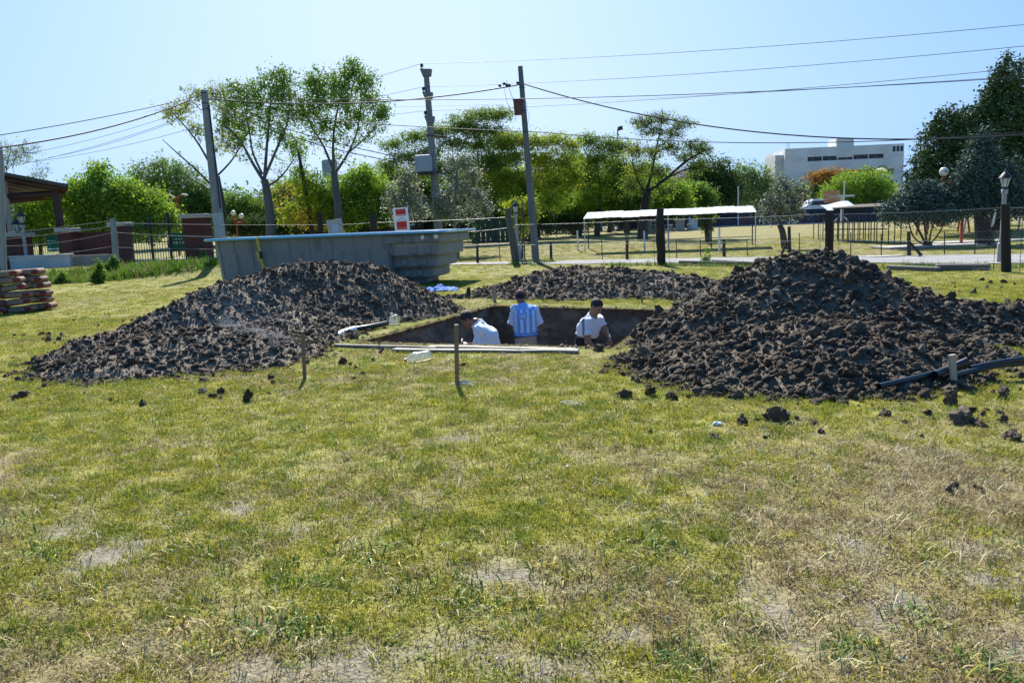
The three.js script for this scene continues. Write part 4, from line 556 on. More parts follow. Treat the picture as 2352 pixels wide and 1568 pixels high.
// ---------------------------------------------------------------- signs and banners
{
  const face = canvasTex(256, 420, (g, w, h) => { g.fillStyle = '#dfe6ee'; g.fillRect(0, 0, w, h); g.fillStyle = '#c01d1f'; g.fillRect(38, 18, 180, 132); g.fillRect(38, 248, 180, 152); g.fillStyle = '#f3e3e2'; g.textAlign = 'center'; g.font = 'bold 33px sans-serif'; g.fillText('PROHIBIDA', 128, 142, 172); g.globalAlpha = 0.45; for (const [x, w2] of [[66, 30], [102, 22], [130, 34]]) g.fillRect(x, 38, w2, 9); g.globalAlpha = 1; g.fillStyle = '#f1f2f5'; g.fillRect(38, 154, 180, 90); g.fillStyle = '#24406e'; g.font = 'bold 32px sans-serif'; g.fillText('LA VENTA', 128, 194, 130); g.fillText('AMBULANTE', 128, 232, 168); g.fillStyle = '#e9a8a4'; g.fillRect(56, 366, 150, 6); });
  const z = -29.6, p = at(929, 560, z), s = thing('prohibition_sign', 'red and white sign reading PROHIBIDA LA VENTA AMBULANTE above the pool rim', 'sign', [p.x, H(p.x, z), p.z]), t = at(928, 503, z).y - H(p.x, z); const bd = part('board', box(0.56, 0.84, 0.02, 0, t, 0, 0, 0, 0.02, 0.006), M.whitePaint, s); part('printed_face', new THREE.PlaneGeometry(0.54, 0.82).translate(0, t, 0.0125).rotateZ(0), mat([1, 1, 1], 0.5, { map: face }), bd).rotation.z = 0.0; part('leg', rod(V(-0.2, 0, -0.03), V(-0.2, t, -0.03), 0.025), M.galv, s); part('leg', rod(V(0.2, 0, -0.03), V(0.2, t, -0.03), 0.025), M.galv, s); s.rotation.z = 0.035;
  const bin = at(772, 560, -31.8), bn = thing('notice_board', 'dirty pale notice panel hung on the fence behind the pool', 'panel', [bin.x, 0, bin.z]), by = at(771, 521, -31.8).y; part('panel', [box(0.62, 0.6, 0.03, 0, by, 0, 0, 0, 0.12, 0.008)], concrete([0.5, 0.49, 0.46]), bn); part('printed_patch', box(0.3, 0.3, 0.006, 0.02, by - 0.04, 0.02, 0, 0, 0.12), mat([0.36, 0.46, 0.6], 0.7), bn); part('support', rod(V(0, 0, -0.04), V(0, by, -0.04), 0.03), M.iron, bn);
  const ban = (px0, px1, py0, py1, z, lines, label) => { const a = at(px0, py1, z), b = at(px1, py0, z), w = b.x - a.x, h = b.y - a.y, tx = canvasTex(256, 256, (g, W, Hh) => { g.fillStyle = '#12694a'; g.fillRect(0, 0, W, Hh); g.fillStyle = '#c7e2d6'; lines(g); }); const g = new THREE.PlaneGeometry(w, h, 8, 4), q = g.attributes.position; for (let i = 0; i < q.count; i++) q.setZ(i, 0.03 * Math.sin(q.getX(i) * 9)); g.computeVertexNormals(); return single('banner', label, 'banner', g, mat([1, 1, 1], 0.8, { map: tx, side: THREE.DoubleSide, transmission: 0.15, thickness: 0 }), [(a.x + b.x) / 2, (a.y + b.y) / 2, z]); };
  ban(391, 441, 533, 578, -35.4, g => { let x = 64; for (const w of [16, 12, 18, 10, 0, 14, 18, 0, 16, 12, 16]) { if (w) g.fillRect(x, 82, w - 4, 14); x += w + 4 || 12; } x = 40; for (const w of [24, 22, 0, 18, 0, 26, 24, 26, 22, 26]) { if (w) { g.fillRect(x, 112, 7, 38); g.fillRect(x, 112, w - 5, 8); g.fillRect(x + w - 12, 118, 7, 32); } x += w ? w + 3 : 12; } g.fillRect(236, 108, 14, 70); }, 'green banner with pale lettering tied to the gate beside the brick pier');
  ban(109, 134, 542, 578, -36.6, g => { g.fillRect(10, 200, 236, 26); g.fillRect(10, 60, 40, 20); g.fillRect(70, 70, 120, 10); }, 'green banner hung by the porch post at the left');
}

// ---------------------------------------------------------------- left house corner, walls, piers, gate
{
  const hb = thing('porch_house', 'white house corner with a sloping dark timber porch roof at the left edge', 'house'), z = -37, brown = timber([0.075, 0.03, 0.022], 0.7), P = (x, y, zz = z) => at(x, y, zz);
  const c0 = P(-70, 604), c1 = P(24, 604), ct = P(9, 340); part('wall', box(c1.x - c0.x, ct.y - c1.y + 0.8, 0.5, (c0.x + c1.x) / 2, (ct.y + c1.y) / 2 - 0.3, z - 0.25), M.wall, hb);
  const w0 = P(-10, 575), w1 = P(8, 465); const wn = part('window', box(0.35, w1.y - w0.y, 0.06, w1.x - 0.25, (w0.y + w1.y) / 2, z + 0.01), mat([0.05, 0.06, 0.07], 0.2), hb); part('frame', [box(0.06, w1.y - w0.y + 0.1, 0.09, w1.x - 0.05, (w0.y + w1.y) / 2, z + 0.02)], mat([0.16, 0.05, 0.035], 0.6), wn);
  const E = [P(9, 395, -36.4), P(156, 423, -36.4), P(146, 435, -43), P(6, 449, -43)], roofG = (lift, thick) => { const pos = [], q = [...E.map(p => p.clone().add(V(0, lift, 0))), ...E.map(p => p.clone().add(V(0, lift - thick, 0)))]; for (const f of [[0, 1, 2, 3], [7, 6, 5, 4], [4, 5, 1, 0], [5, 6, 2, 1], [6, 7, 3, 2], [7, 4, 0, 3]]) for (const k of [0, 1, 2, 0, 2, 3]) pos.push(q[f[k]].x, q[f[k]].y, q[f[k]].z); const g = new THREE.BufferGeometry(); g.setAttribute('position', new THREE.Float32BufferAttribute(pos, 3)); g.computeVertexNormals(); return g; };
  const rf = part('roof', roofG(0, 0.12), mat([0.045, 0.05, 0.055], 0.6), hb); for (let k = 0; k < 7; k++) { const t = (k + 0.5) / 7, a = E[0].clone().lerp(E[3], t), b = E[1].clone().lerp(E[2], t); part('rafter', tube([a.add(V(0, -0.2, 0)), b.add(V(-0.05, -0.2, 0))], 0.09, 4), brown, rf); }
  part('beam', tube([E[3].clone().add(V(0, -0.32, 0)), E[2].clone().add(V(0, -0.3, 0))], 0.16, 4), brown, hb); part('beam', tube([P(14, 451, -37.5), P(128, 444, -37.5)], 0.15, 4), brown, hb);
  { const q0 = P(136, 585, -37.5), q1 = P(127, 436, -37.5); part('post', box(0.26, q1.y - q0.y + 0.5, 0.26, q1.x, (q0.y + q1.y) / 2 - 0.2, -37.5), brown, hb); }
  const low = (name, label, px0, px1, py0, py1, zz, m, capM, d = 0.25) => { const a = P(px0, py1, zz), b = P(px1, py0, zz), gy = H((a.x + b.x) / 2, zz) - 0.2, t = thing(name, label, 'wall', [(a.x + b.x) / 2, gy, zz]), h = b.y - gy; part('wall_body', box(b.x - a.x, h, d, 0, h / 2, 0), m, t); if (capM) part('coping', box(b.x - a.x + 0.1, 0.07, d + 0.1, 0, h + 0.036, 0, 0, 0, 0, 0.015), capM, t); return t; };
  low('garden_wall', 'low white garden wall with pale coping in front of the porch', 26, 162, 586, 605, -34.6, M.wall, concrete([0.7, 0.69, 0.66]));
  low('garden_wall', 'low beige wall between the white garden wall and the concrete fence post', 165, 262, 583, 606, -34.9, concrete([0.38, 0.33, 0.27]), null);
  low('brick_wall', 'dark red brick wall left of the iron gate', 173, 254, 531, 592, -36.6, M.brick, null);
  const pier = (px0, px1, py, zz, label, g) => { const a = P(px0, 600, zz), b = P(px1, py, zz), gy = H((a.x + b.x) / 2, zz) - 0.2, w = b.x - a.x, h = b.y - gy, t = thing('brick_pier', label, 'brick pier', [(a.x + b.x) / 2, gy, zz]); part('shaft', box(w, h, w, 0, h / 2, 0), M.brick, t); part('cap', box(w * 1.28, 0.17, w * 1.28, 0, h + 0.087, 0, 0, 0, 0, 0.02), M.brickCap, t); return [t, h]; };
  pier(436, 474, 500, -34.6, 'large red brick pier with stone cap right of the iron gate'); pier(268, 292, 519, -35.6, 'red brick pier with stone cap left of the iron gate'); pier(147, 170, 532, -36.2, 'small brick pier with pale cap behind the low white wall'); const [t, h] = pier(27, 60, 543, -36, 'brick pier carrying a small lantern beside the house corner'); const q = thing('pier_lantern', 'small lantern lamp standing on the brick pier by the house corner', 'lamp', [t.position.x, t.position.y + h + 0.172, -36]); lantern(q, 0, 0.85);
  const gt = thing('iron_gate', 'black iron bar gate between the two red brick piers', 'gate'), zg = -35.2, g0 = P(293, 610, zg), g1 = P(437, 604, zg), gy = H(g0.x + 1, zg); const n = 24; for (let k = 0; k <= n; k++) { const x = lerp(g0.x, g1.x, k / n), thick = k === 10 || k === 17; part('bar', [rod(V(x, gy + 0.02, zg), V(x, gy + (thick ? 2.2 : 1.75), zg), thick ? 0.06 : 0.014, thick ? 0.06 : 0.014, 6), ...(thick ? [] : [place(new THREE.ConeGeometry(0.03, 0.1, 6), x, gy + 1.8, zg)])], M.iron, gt); } for (const y of [0.12, 0.95, 1.6]) part('rail', box(g1.x - g0.x, 0.045, 0.03, (g0.x + g1.x) / 2, gy + y, zg), M.iron, gt);
  const rl = thing('iron_railing', 'black spiked iron railing between the small pier and the large left pier', 'railing'), r_0 = P(62, 590, -36.9), r_1 = P(268, 590, -36.9), ry = H(r_0.x, -36.9); for (let k = 0; k < 44; k++) { const x = lerp(r_0.x, r_1.x, k / 43); part('bar', [rod(V(x, ry, -36.9), V(x, ry + 1.66, -36.9), 0.012, 0.012, 5), place(new THREE.ConeGeometry(0.028, 0.11, 5), x, ry + 1.71, -36.9)], M.iron, rl); } for (const y of [0.3, 1.45]) part('rail', box(r_1.x - r_0.x, 0.04, 0.03, (r_0.x + r_1.x) / 2, ry + y, -36.9), M.iron, rl);
  structure('path', box(9, 0.04, 2.2, -17.5, H(-17.5, -40) + 0.03, -40), concrete([0.5, 0.49, 0.46]));
}

// ---------------------------------------------------------------- white-roofed shelter, dark pergola, playground
{
  const s = thing('open_shelter', 'long open shelter with a bright white sheet roof on thin posts', 'shelter'), zinc = mat([0.66, 0.67, 0.68], 0.33, { metalness: 0.0, clearcoat: 0.6 }), fl = at(1342, 497, -37).setY(0), fr = at(1736, 492, -35.4).setY(0), dir = fr.clone().sub(fl).normalize(), back = V(dir.z, 0, -dir.x), L = fl.distanceTo(fr), yF = 1.70, W = 1.5; if (back.z > 0) back.negate();
  const B = (u, d, y) => fl.clone().addScaledVector(dir, u).addScaledVector(back, d).add(V(0, y, 0)); const rise = W * Math.tan(8 * Math.PI / 180), n = 9, rfp = part('roof', tube([B(0, W, yF + rise - 0.06), B(L, W, yF + rise - 0.06)], 0.04, 4), M.galv, s);
  for (let k = 0; k < n; k++) { const g = new THREE.BufferGeometry(), u0 = L * k / n - 0.02, u1 = L * (k + 1) / n + 0.02, sg = 0.04 * Math.sin(k * 2.1), pos = [], m = 10; for (let i = 0; i < m; i++) { const a = lerp(u0, u1, i / m), b = lerp(u0, u1, (i + 1) / m), h = q => 0.012 * Math.abs(Math.sin(q * 9)) + (k % 2) * 0.006 + sg * 0.3; const A = [B(a, -0.25, yF - 0.08 + h(a)), B(b, -0.25, yF - 0.08 + h(b)), B(b, W + 0.1, yF + rise + h(b)), B(a, W + 0.1, yF + rise + h(a))]; for (const q of [0, 1, 2, 0, 2, 3]) pos.push(A[q].x, A[q].y, A[q].z); } g.setAttribute('position', new THREE.Float32BufferAttribute(pos, 3)); g.computeVertexNormals(); part('roof_sheet', plain(g), mat([0.86, 0.87, 0.88], 0.3, { side: THREE.DoubleSide, clearcoat: 0.6 }), rfp); }
  for (let k = 0; k <= 4; k++) for (const d of [0, W]) { const u = L * k / 4, p = B(u, d, 0), gy = H(p.x, p.z); part('post', rod(V(p.x, gy, p.z), B(u, d, yF - 0.08 + rise * d / W), 0.03, 0.03, 6), k % 2 || d ? M.iron : mat([0.6, 0.62, 0.64], 0.6), s); }
  for (const y of [0.5]) part('rail', tube([B(0, W, y), B(L, W, y)], 0.018, 5), M.iron, s); part('eave_beam', tube([B(0, 0, yF - 0.12), B(L, 0, yF - 0.12)], 0.03, 5), M.iron, s);
  for (const [px, y0, y1] of [[1328, 580, 529], [1481, 579, 530], [1653, 578, 523]]) { const p = ground(px, y0 + 1); p.y = H(p.x, p.z); single('white_stub_post', `short white post before the shelter, ${px < 1400 ? 'leftmost' : px < 1600 ? 'middle' : 'rightmost'} of three`, 'post', [rod(V(0, 0, 0), V(-0.01, at(px, y1, p.z).y - p.y, 0), 0.045)], M.whitePaint, p, 'white posts before the shelter'); }
  // dark slatted pergola to the right
  const g = thing('pergola', 'dark pergola with a slatted roof on many thin posts by the juniper', 'pergola'), a = at(1915, 545, -37), b = at(2070, 545, -33), y0 = H(a.x, a.z), yy = at(1990, 474, -35).y; for (let k = 0; k <= 12; k++) for (const o of [0, -2.4]) { const t = k / 12, x = lerp(a.x, b.x, t), z = lerp(a.z, b.z, t) + o, gy = H(x, z); part('post', rod(V(x, gy, z), V(x, o ? yy : yy - 0.06, z), 0.024, 0.024, 5), M.iron, g); } for (const y of [0.55, 0.9]) part('rail', tube([V(a.x, y0 + y, a.z - 1.2), V(b.x, y0 + y, b.z - 1.2)], 0.025, 4), M.iron, g); for (let k = 0; k < 26; k++) { const t = k / 25; part('roof_slat', tube([V(lerp(a.x, b.x, t) - 0.1, yy - 0.04, lerp(a.z, b.z, t) + 0.5), V(lerp(a.x, b.x, t) + 0.5, yy + 0.08, lerp(a.z, b.z, t) - 2.9)], 0.045, 4), timber([0.04, 0.032, 0.026]), g); }
  part('sheet', (() => { const q = new THREE.PlaneGeometry(1.3, 0.9, 8, 2), p = q.attributes.position; for (let i = 0; i < p.count; i++) p.setZ(i, 0.08 * Math.sin(p.getX(i) * 3.2)); q.rotateX(-Math.PI / 2 + 0.3); q.translate(a.x + 0.3, yy + 0.1, a.z - 0.3); q.computeVertexNormals(); return plain(q); })(), mat([0.6, 0.62, 0.63], 0.35, { side: THREE.DoubleSide }), g);
  // playground: orange swing frame, yellow slide, white frames, slabs
  const sw = (label, px, z, w, h, m, n) => { const p = at(px, 560, z); p.y = H(p.x, z); const t = thing('play_frame', label, 'play frame', p); for (const sx of [-1, 1]) for (const sz of [-0.5, 0.5]) part('leg', rod(V(sx * w / 2, 0, sz), V(sx * w / 2 * 0.94, h, 0), 0.045), m, t); part('top_bar', rod(V(-w / 2, h, 0), V(w / 2, h, 0), 0.045), m, t); for (let k = 0; k < n; k++) { const x = lerp(-w / 2, w / 2, (k + 1) / (n + 1)), q = part('swing', box(0.42, 0.04, 0.18, x, 0.5, 0), M.black, t); part('chain', [rod(V(x - 0.18, 0.5, 0), V(x - 0.18, h, 0), 0.01, 0.01, 4), rod(V(x + 0.18, 0.5, 0), V(x + 0.18, h, 0), 0.01, 0.01, 4)], M.galv, q); } };
  sw('orange steel swing frame behind the bluish juniper', 2165, -38, 2.0, 2.2, M.orange, 1); sw('white steel climbing frame right of the juniper trunk', 2290, -37, 2.6, 2.1, mat([0.55, 0.6, 0.64], 0.5), 0); sw('white steel frame at the right edge behind the lamp', 2350, -33, 2.2, 2.0, mat([0.6, 0.64, 0.67], 0.5), 2);
  { const p = at(2150, 556, -41); p.y = H(p.x, -41); const t = thing('slide', 'small yellow slide on orange legs behind the bluish juniper', 'slide', p); part('chute', box(0.5, 0.05, 2.2, -0.4, 0.85, 0.5, 0.65), mat([0.68, 0.42, 0.02], 0.4), t); part('rail', [box(0.04, 0.18, 2.2, -0.65, 0.93, 0.5, 0.65), box(0.04, 0.18, 2.2, -0.15, 0.93, 0.5, 0.65)], M.orange, t); for (const x of [-0.65, -0.15]) part('leg', rod(V(x, 0, -0.5), V(x, 2.0, -0.4), 0.04), M.orange, t); }
  const slab = (px, py, w, d) => { const p = ground(px, py, 0.1); structure('concrete_slab', box(w, 0.06, d, p.x, H(p.x, p.z) + 0.035, p.z), concrete([0.46, 0.44, 0.41])); }; slab(2145, 561, 4.2, 1.6); slab(2270, 553, 4.5, 1.4); slab(2030, 583, 1.2, 0.6);
  // picnic tables, litter bin
  const tbl = (px, py, label, k) => { const p = ground(px, py); p.y = H(p.x, p.z); const t = thing('picnic_table', label, 'picnic table', p, undefined, k * 0.7), c = concrete([0.42, 0.43, 0.43]); part('top', box(1.5, 0.07, 0.75, 0, 0.74, 0, 0, 0, 0, 0.02), c, t); for (const z of [-0.62, 0.62]) part('bench', box(1.5, 0.06, 0.28, 0, 0.43, z, 0, 0, 0, 0.02), c, t); for (const x of [-0.5, 0.5]) part('leg', box(0.12, 0.72, 0.6, x, 0.36, 0), c, t); for (const x of [-0.5, 0.5]) part('bench_leg', [box(0.1, 0.4, 0.2, x, 0.2, -0.62), box(0.1, 0.4, 0.2, x, 0.2, 0.62)], c, t); };
  tbl(1395, 545, 'concrete picnic table under the trees left of the shelter', 0); tbl(1500, 548, 'concrete picnic table seen under the shelter roof, left one', 1); tbl(1562, 547, 'concrete picnic table seen under the shelter roof, right one', 2); tbl(1105, 543, 'concrete picnic table right of the pool behind the fence', 1);
  const bp = ground(1592, 545); bp.y = H(bp.x, bp.z); const bin = thing('white_chest', 'white box standing on the grass under the shelter roof', 'box', bp); part('body', box(0.6, 0.7, 0.5, 0, 0.35, 0, 0, 0, 0, 0.02), M.whitePaint, bin); part('lid', box(0.64, 0.06, 0.54, 0, 0.733, 0, 0, 0, 0, 0.015), concrete([0.6, 0.61, 0.62]), bin);
}

// ---------------------------------------------------------------- far buildings, court, car
{
  const b = thing('white_building', 'large white flat-roofed block with long dark window bands beyond the trees', 'building', at(1802, 480, -150)), R = pxm(-150), yaw = -0.08; b.rotation.y = yaw; b.position.y = 0;
  const wh = concrete([0.84, 0.84, 0.83], 0.85, 0.08), gl = mat([0.018, 0.02, 0.024], 0.3), X = px => (px - 1795) * R / Math.cos(yaw) * 0.945, Yt = 16.6, D = 14;
  const y = (py, px) => at(px, py, -150 - X(px) * Math.sin(yaw)).y;
  const hgt = y(342, 1800), w = X(2067), base = -1;
  // facade pieces between the window bands
  const bandA = [y(371, 1847), y(361, 1847)], bandB = [y(407, 1850), y(395, 1850)], xa = [X(1847), X(2023)], xb = [X(1850), X(2047)];
  part('facade', [box(w, hgt - bandA[1], 0.4, w / 2, (hgt + bandA[1]) / 2, 0), box(xa[0], bandA[1] - bandA[0], 0.4, xa[0] / 2, (bandA[0] + bandA[1]) / 2, 0), box(w - xa[1], bandA[1] - bandA[0], 0.4, (w + xa[1]) / 2, (bandA[0] + bandA[1]) / 2, 0), box(w, bandA[0] - bandB[1], 0.4, w / 2, (bandA[0] + bandB[1]) / 2, 0), box(xb[0], bandB[1] - bandB[0], 0.4, xb[0] / 2, (bandB[0] + bandB[1]) / 2, 0), box(w - xb[1], bandB[1] - bandB[0], 0.4, (w + xb[1]) / 2, (bandB[0] + bandB[1]) / 2, 0), box(w, bandB[0] - base, 0.4, w / 2, (bandB[0] + base) / 2, 0), box(0.4, hgt - base, D, w - 0.2, (hgt + base) / 2, -D / 2 - 0.21), box(0.4, hgt - base, D, 0.2, (hgt + base) / 2, -D / 2 - 0.21), box(w, hgt - base, 0.4, w / 2, (hgt + base) / 2, -D - 0.42)], wh, b);
  part('roof', box(w - 0.9, 0.3, D - 0.6, w / 2, hgt - 0.6, -D / 2 - 0.2), wh, b); part('stair_tower', box(X(1953) - X(1913), y(320, 1930) - hgt + 2.2, 5, (X(1953) + X(1913)) / 2, (y(320, 1930) + hgt) / 2 - 0.9, -2.45), wh, b); part('side_wing', box(1.5, hgt - 1 - base, 8, -0.76, (hgt - 1 + base) / 2, -5), concrete([0.7, 0.7, 0.69], 0.85, 0.08), b);
  for (const [x0, x1, yy, n] of [[...xa, bandA, 5], [...xb, bandB, 6]]) for (let k = 0; k < n; k++) { const a = lerp(x0, x1, k / n), c = lerp(x0, x1, (k + 1) / n), m = part('window', box(c - a - 0.16, yy[1] - yy[0] - 0.02, 0.08, (a + c) / 2, (yy[0] + yy[1]) / 2, -0.14), gl, b); part('mullion', box(0.15, yy[1] - yy[0], 0.3, c - 0.07, (yy[0] + yy[1]) / 2, -0.03), wh, m); part('sash', box((c - a) * 0.25, 0.5, 0.05, lerp(a, c, 0.35 + 0.1 * (k % 3)), yy[0] + 0.3, -0.08), concrete([0.12, 0.13, 0.14]), m); }
  const ux = [X(2040), X(2066)], uy = [y(348, 2050) , y(336, 2050)]; for (let k = 0; k < 3; k++) part('window', box((ux[1] - ux[0]) / 3 - 0.2, uy[1] - uy[0], 0.1, lerp(ux[0], ux[1], (k + 0.5) / 3), (uy[0] + uy[1]) / 2, 0.18), gl, b);
  for (const px of [1803, 1808, 1915, 1950]) part('antenna', rod(V(X(px), hgt - 0.4, -1), V(X(px), hgt + 1.1, -1), 0.05, 0.04, 4), M.iron, b);
  const house = (label, px0, px1, py0, py1, z, c, roofC, win) => { const a = at(px0, py1, z), q = at(px1, py0, z), gy = H((a.x + q.x) / 2, z) - 0.3, w2 = q.x - a.x, h = q.y - gy, t = thing('low_building', label, 'building', [(a.x + q.x) / 2, gy, z]); part('wall', box(w2, h, 5, 0, h / 2, -2.5), concrete(c, 0.9, 0.2), t); part('roof', (() => { const s = new THREE.Shape(); s.moveTo(-2.9, 0); s.lineTo(2.9, 0); s.lineTo(0, 1.3); s.closePath(); const g = new THREE.ExtrudeGeometry(s, { depth: w2 + 0.5, bevelEnabled: false }); g.rotateY(Math.PI / 2); g.translate(-w2 / 2 - 0.25, h + 0.005, -2.5); return g; })(), mat(roofC, 0.9, { map: rep(T.grain, 0.5) }), t); for (let k = 0; k < win; k++) { const x = lerp(-w2 / 2, w2 / 2, (k + 0.5) / win), m = part('window', box(w2 / win * 0.45, 1.1, 0.06, x, h * 0.55, 0.02), gl, t); part('frame', [box(w2 / win * 0.52, 0.08, 0.1, x, h * 0.55 + 0.58, 0.03), box(w2 / win * 0.52, 0.08, 0.12, x, h * 0.55 - 0.58, 0.03)], M.whitePaint, m); } };
  house('dark house with a low tiled roof behind the red sign', 842, 962, 500, 560, -47, [0.06, 0.045, 0.04], [0.24, 0.13, 0.09], 3); house('tan low building behind the small bare tree', 1722, 1785, 462, 520, -95, [0.36, 0.29, 0.22], [0.25, 0.2, 0.17], 2); house('grey low building with pale windows behind the shelter roof', 1545, 1650, 440, 520, -92, [0.42, 0.42, 0.44], [0.3, 0.28, 0.27], 4); house('low mustard building at the foot of the white block', 1985, 2085, 442, 520, -120, [0.34, 0.27, 0.09], [0.25, 0.22, 0.18], 3); house('low pinkish building left of the parked car', 1850, 1890, 470, 520, -100, [0.42, 0.33, 0.31], [0.3, 0.2, 0.17], 1);
  // green sheet wall behind the fence
  const sa = at(1082, 545, -52), sb = at(1170, 500, -52), gw = thing('sheet_wall', 'dark green corrugated sheet wall under the trees right of the pool', 'wall', [(sa.x + sb.x) / 2, H(sa.x, -52), -52]); for (let k = 0; k < 8; k++) part('panel', box((sb.x - sa.x) / 8 - 0.03, sb.y - H(sa.x, -52), 0.05 + 0.03 * (k % 2), lerp(-(sb.x - sa.x) / 2, (sb.x - sa.x) / 2, (k + 0.5) / 8), (sb.y - H(sa.x, -52)) / 2, 0), mat([0.03, 0.075, 0.055], 0.6), gw);
  // blue mural wall along the court
  const m0 = at(1420, 527, -68), m1 = at(2110, 500, -58); m0.y = H(m0.x, m0.z); m1.y = H(m1.x, m1.z);
  const mural = canvasTex(1024, 64, (g, W, Hh) => { g.fillStyle = '#132544'; g.fillRect(0, 0, W, Hh); const R = rng(5); for (let k = 0; k < 160; k++) { g.fillStyle = ['#1d3a66', '#6e2c2c', '#3f6f8c', '#5a3352', '#1f5a4c', '#102444', '#142c50', '#1a365e'][Math.floor(R() * 8)]; g.globalAlpha = 0.55; g.beginPath(); g.ellipse((0.45 + 0.25 * R()) * W, 14 + 40 * R(), 4 + 14 * R(), 3 + 8 * R(), R() * 3, 0, 7); g.fill(); } });
  const mw = thing('mural_wall', 'long low dark blue painted wall along the far side of the park', 'wall', m0, undefined, Math.atan2(-(m1.z - m0.z), m1.x - m0.x)), ml = Math.hypot(m1.x - m0.x, m1.z - m0.z); const mg = new THREE.BoxGeometry(ml, 1.25, 0.2); part('wall_body', mg.translate(ml / 2, 0.5, 0), mat([1, 1, 1], 0.8, { map: mural }), mw); part('kerb', box(ml, 0.16, 0.5, ml / 2, 0.0, 0.4), concrete([0.6, 0.59, 0.57]), mw);
  for (let k = 0; k < 6; k++) { const x = lerp(0.1, 0.95, k / 5) * ml, t = mw.localToWorld(V(x, -0.2, 0.2)); mw.updateMatrixWorld(); const q = V(x, -0.1, 0.16).applyMatrix4(mw.matrixWorld); single('court_pole', `tall white fence pole on the blue wall, ${['first', 'second', 'third', 'fourth', 'fifth', 'last'][k]} from the left`, 'pole', [rod(V(0, 0, 0), V(0, 3.2, 0), 0.05, 0.045), box(0.12, 0.06, 0.12, 0, 3.2, 0)], M.whitePaint, q, 'court fence poles'); }
  // basketball hoop
  const hp = at(2018, 505, -57); hp.y = H(hp.x, -57); const hoop = thing('basketball_hoop', 'basketball hoop with an orange backboard before the round green tree', 'basketball hoop', [at(2015, 505, -57).x - 0.0, hp.y, -57]); const hx = at(2094, 505, -57).x; hoop.position.x = at(2091 - 0, 505, -57).x; part('post', rod(V(0, 0, 0), V(0, at(2091, 470, -57).y - hp.y + 0.0, 0), 0.07), M.whitePaint, hoop); hoop.position.x = at(1922, 505, -57).x;
  const bh = at(1922, 487, -57).y - hp.y; hoop.children[0].geometry = join([rod(V(0.35, 0, 0), V(0.35, bh + 1.2, 0), 0.07), rod(V(0.35, 0.7, 0), V(-0.3, 0, 0), 0.05), rod(V(0.35, 0.7, 0), V(1.0, 0, 0), 0.05)]); part('backboard', box(1.25, 0.85, 0.05, -0.4, bh + 1.1, 0.1, 0, 0.2, 0, 0.01), mat([0.55, 0.25, 0.13], 0.6), hoop); part('board_stripes', [box(1.3, 0.06, 0.02, -0.4, bh + 1.1, 0.14, 0, 0.2, 0.3), box(1.3, 0.06, 0.02, -0.4, bh + 1.1, 0.143, 0, 0.2, -0.3)], mat([0.6, 0.5, 0.42], 0.6), hoop); part('arm', box(1.5, 0.12, 0.08, 0.5, bh + 1.12, 0), M.whitePaint, hoop); part('ring', place(new THREE.TorusGeometry(0.22, 0.02, 6, 18), -0.4, bh + 0.72, 0.35, Math.PI / 2), M.orange, hoop);
  // parked car
  const cp = at(1890, 494, -80); cp.y = at(1890, 494, -80).y - 0.05; const car = thing('parked_car', 'silver hatchback parked behind the blue wall', 'car', [cp.x, H(cp.x, -80) + 0.0, -80], undefined, -0.05); structure('court_ground', box(60, 0.06, 26, 40, H(40, -84) + 0.05, -86), concrete([0.4, 0.39, 0.37]));
  car.position.y = H(cp.x, -80) + 0.09; const lift = Math.max(0, at(1890, 494, -80).y - car.position.y); structure('court_terrace', box(26, lift + 0.1, 9, cp.x + 2, car.position.y + lift / 2 - 0.05, -81), concrete([0.4, 0.39, 0.37])); car.position.y += lift + 0.004;
  const prof = new THREE.Shape(); prof.moveTo(-1.95, 0.3); prof.lineTo(-1.98, 0.75); prof.quadraticCurveTo(-1.95, 0.95, -1.7, 1.0); prof.quadraticCurveTo(-1.5, 1.5, -1.1, 1.55); prof.lineTo(0.2, 1.52); prof.quadraticCurveTo(0.6, 1.45, 1.0, 1.02); prof.quadraticCurveTo(1.8, 0.95, 1.95, 0.72); prof.lineTo(1.98, 0.3); prof.closePath(); const cg = new THREE.ExtrudeGeometry(prof, { depth: 1.5, bevelEnabled: true, bevelSize: 0.06, bevelThickness: 0.08, bevelSegments: 3 }); cg.translate(0, 0, -0.75); part('body', cg, mat([0.55, 0.57, 0.6], 0.3, { clearcoat: 0.8 }), car);
  const wg = new THREE.Shape(); wg.moveTo(-1.5, 1.02); wg.lineTo(-1.2, 1.42); wg.lineTo(0.2, 1.42); wg.lineTo(0.75, 1.02); wg.closePath(); part('side_window', new THREE.ExtrudeGeometry(wg, { depth: 0.02, bevelEnabled: false }).translate(0, 0, 0.835), gl, car); for (const x of [-1.25, 1.25]) for (const z of [-0.75, 0.75]) { const wl = part('wheel', place(new THREE.CylinderGeometry(0.33, 0.33, 0.24, 20), x, 0.33, z, Math.PI / 2), M.black, car); part('rim', place(new THREE.CylinderGeometry(0.2, 0.2, 0.26, 14), x, 0.33, z * 1.02, Math.PI / 2), M.galv, wl); }
  // water tower behind the poplars
  const wt = at(767, 520, -110); wt.y = 0; const tw = thing('water_tower', 'pale cylindrical water tank on a slim tower behind the tall poplar', 'water tower', wt), wy0 = at(767, 402, -110).y, wy1 = at(767, 366, -110).y; part('tank', lathe([[0, wy0 - 0.6], [0.9, wy0 - 0.3], [1.05, wy0], [1.05, wy1 - 0.2], [0.9, wy1], [0, wy1 + 0.15]], 20), concrete([0.5, 0.5, 0.5]), tw); part('stem', lathe([[0, 0], [0.6, 0], [0.5, wy0 - 0.4], [0, wy0 - 0.4]], 12), concrete([0.45, 0.45, 0.45]), tw);
}

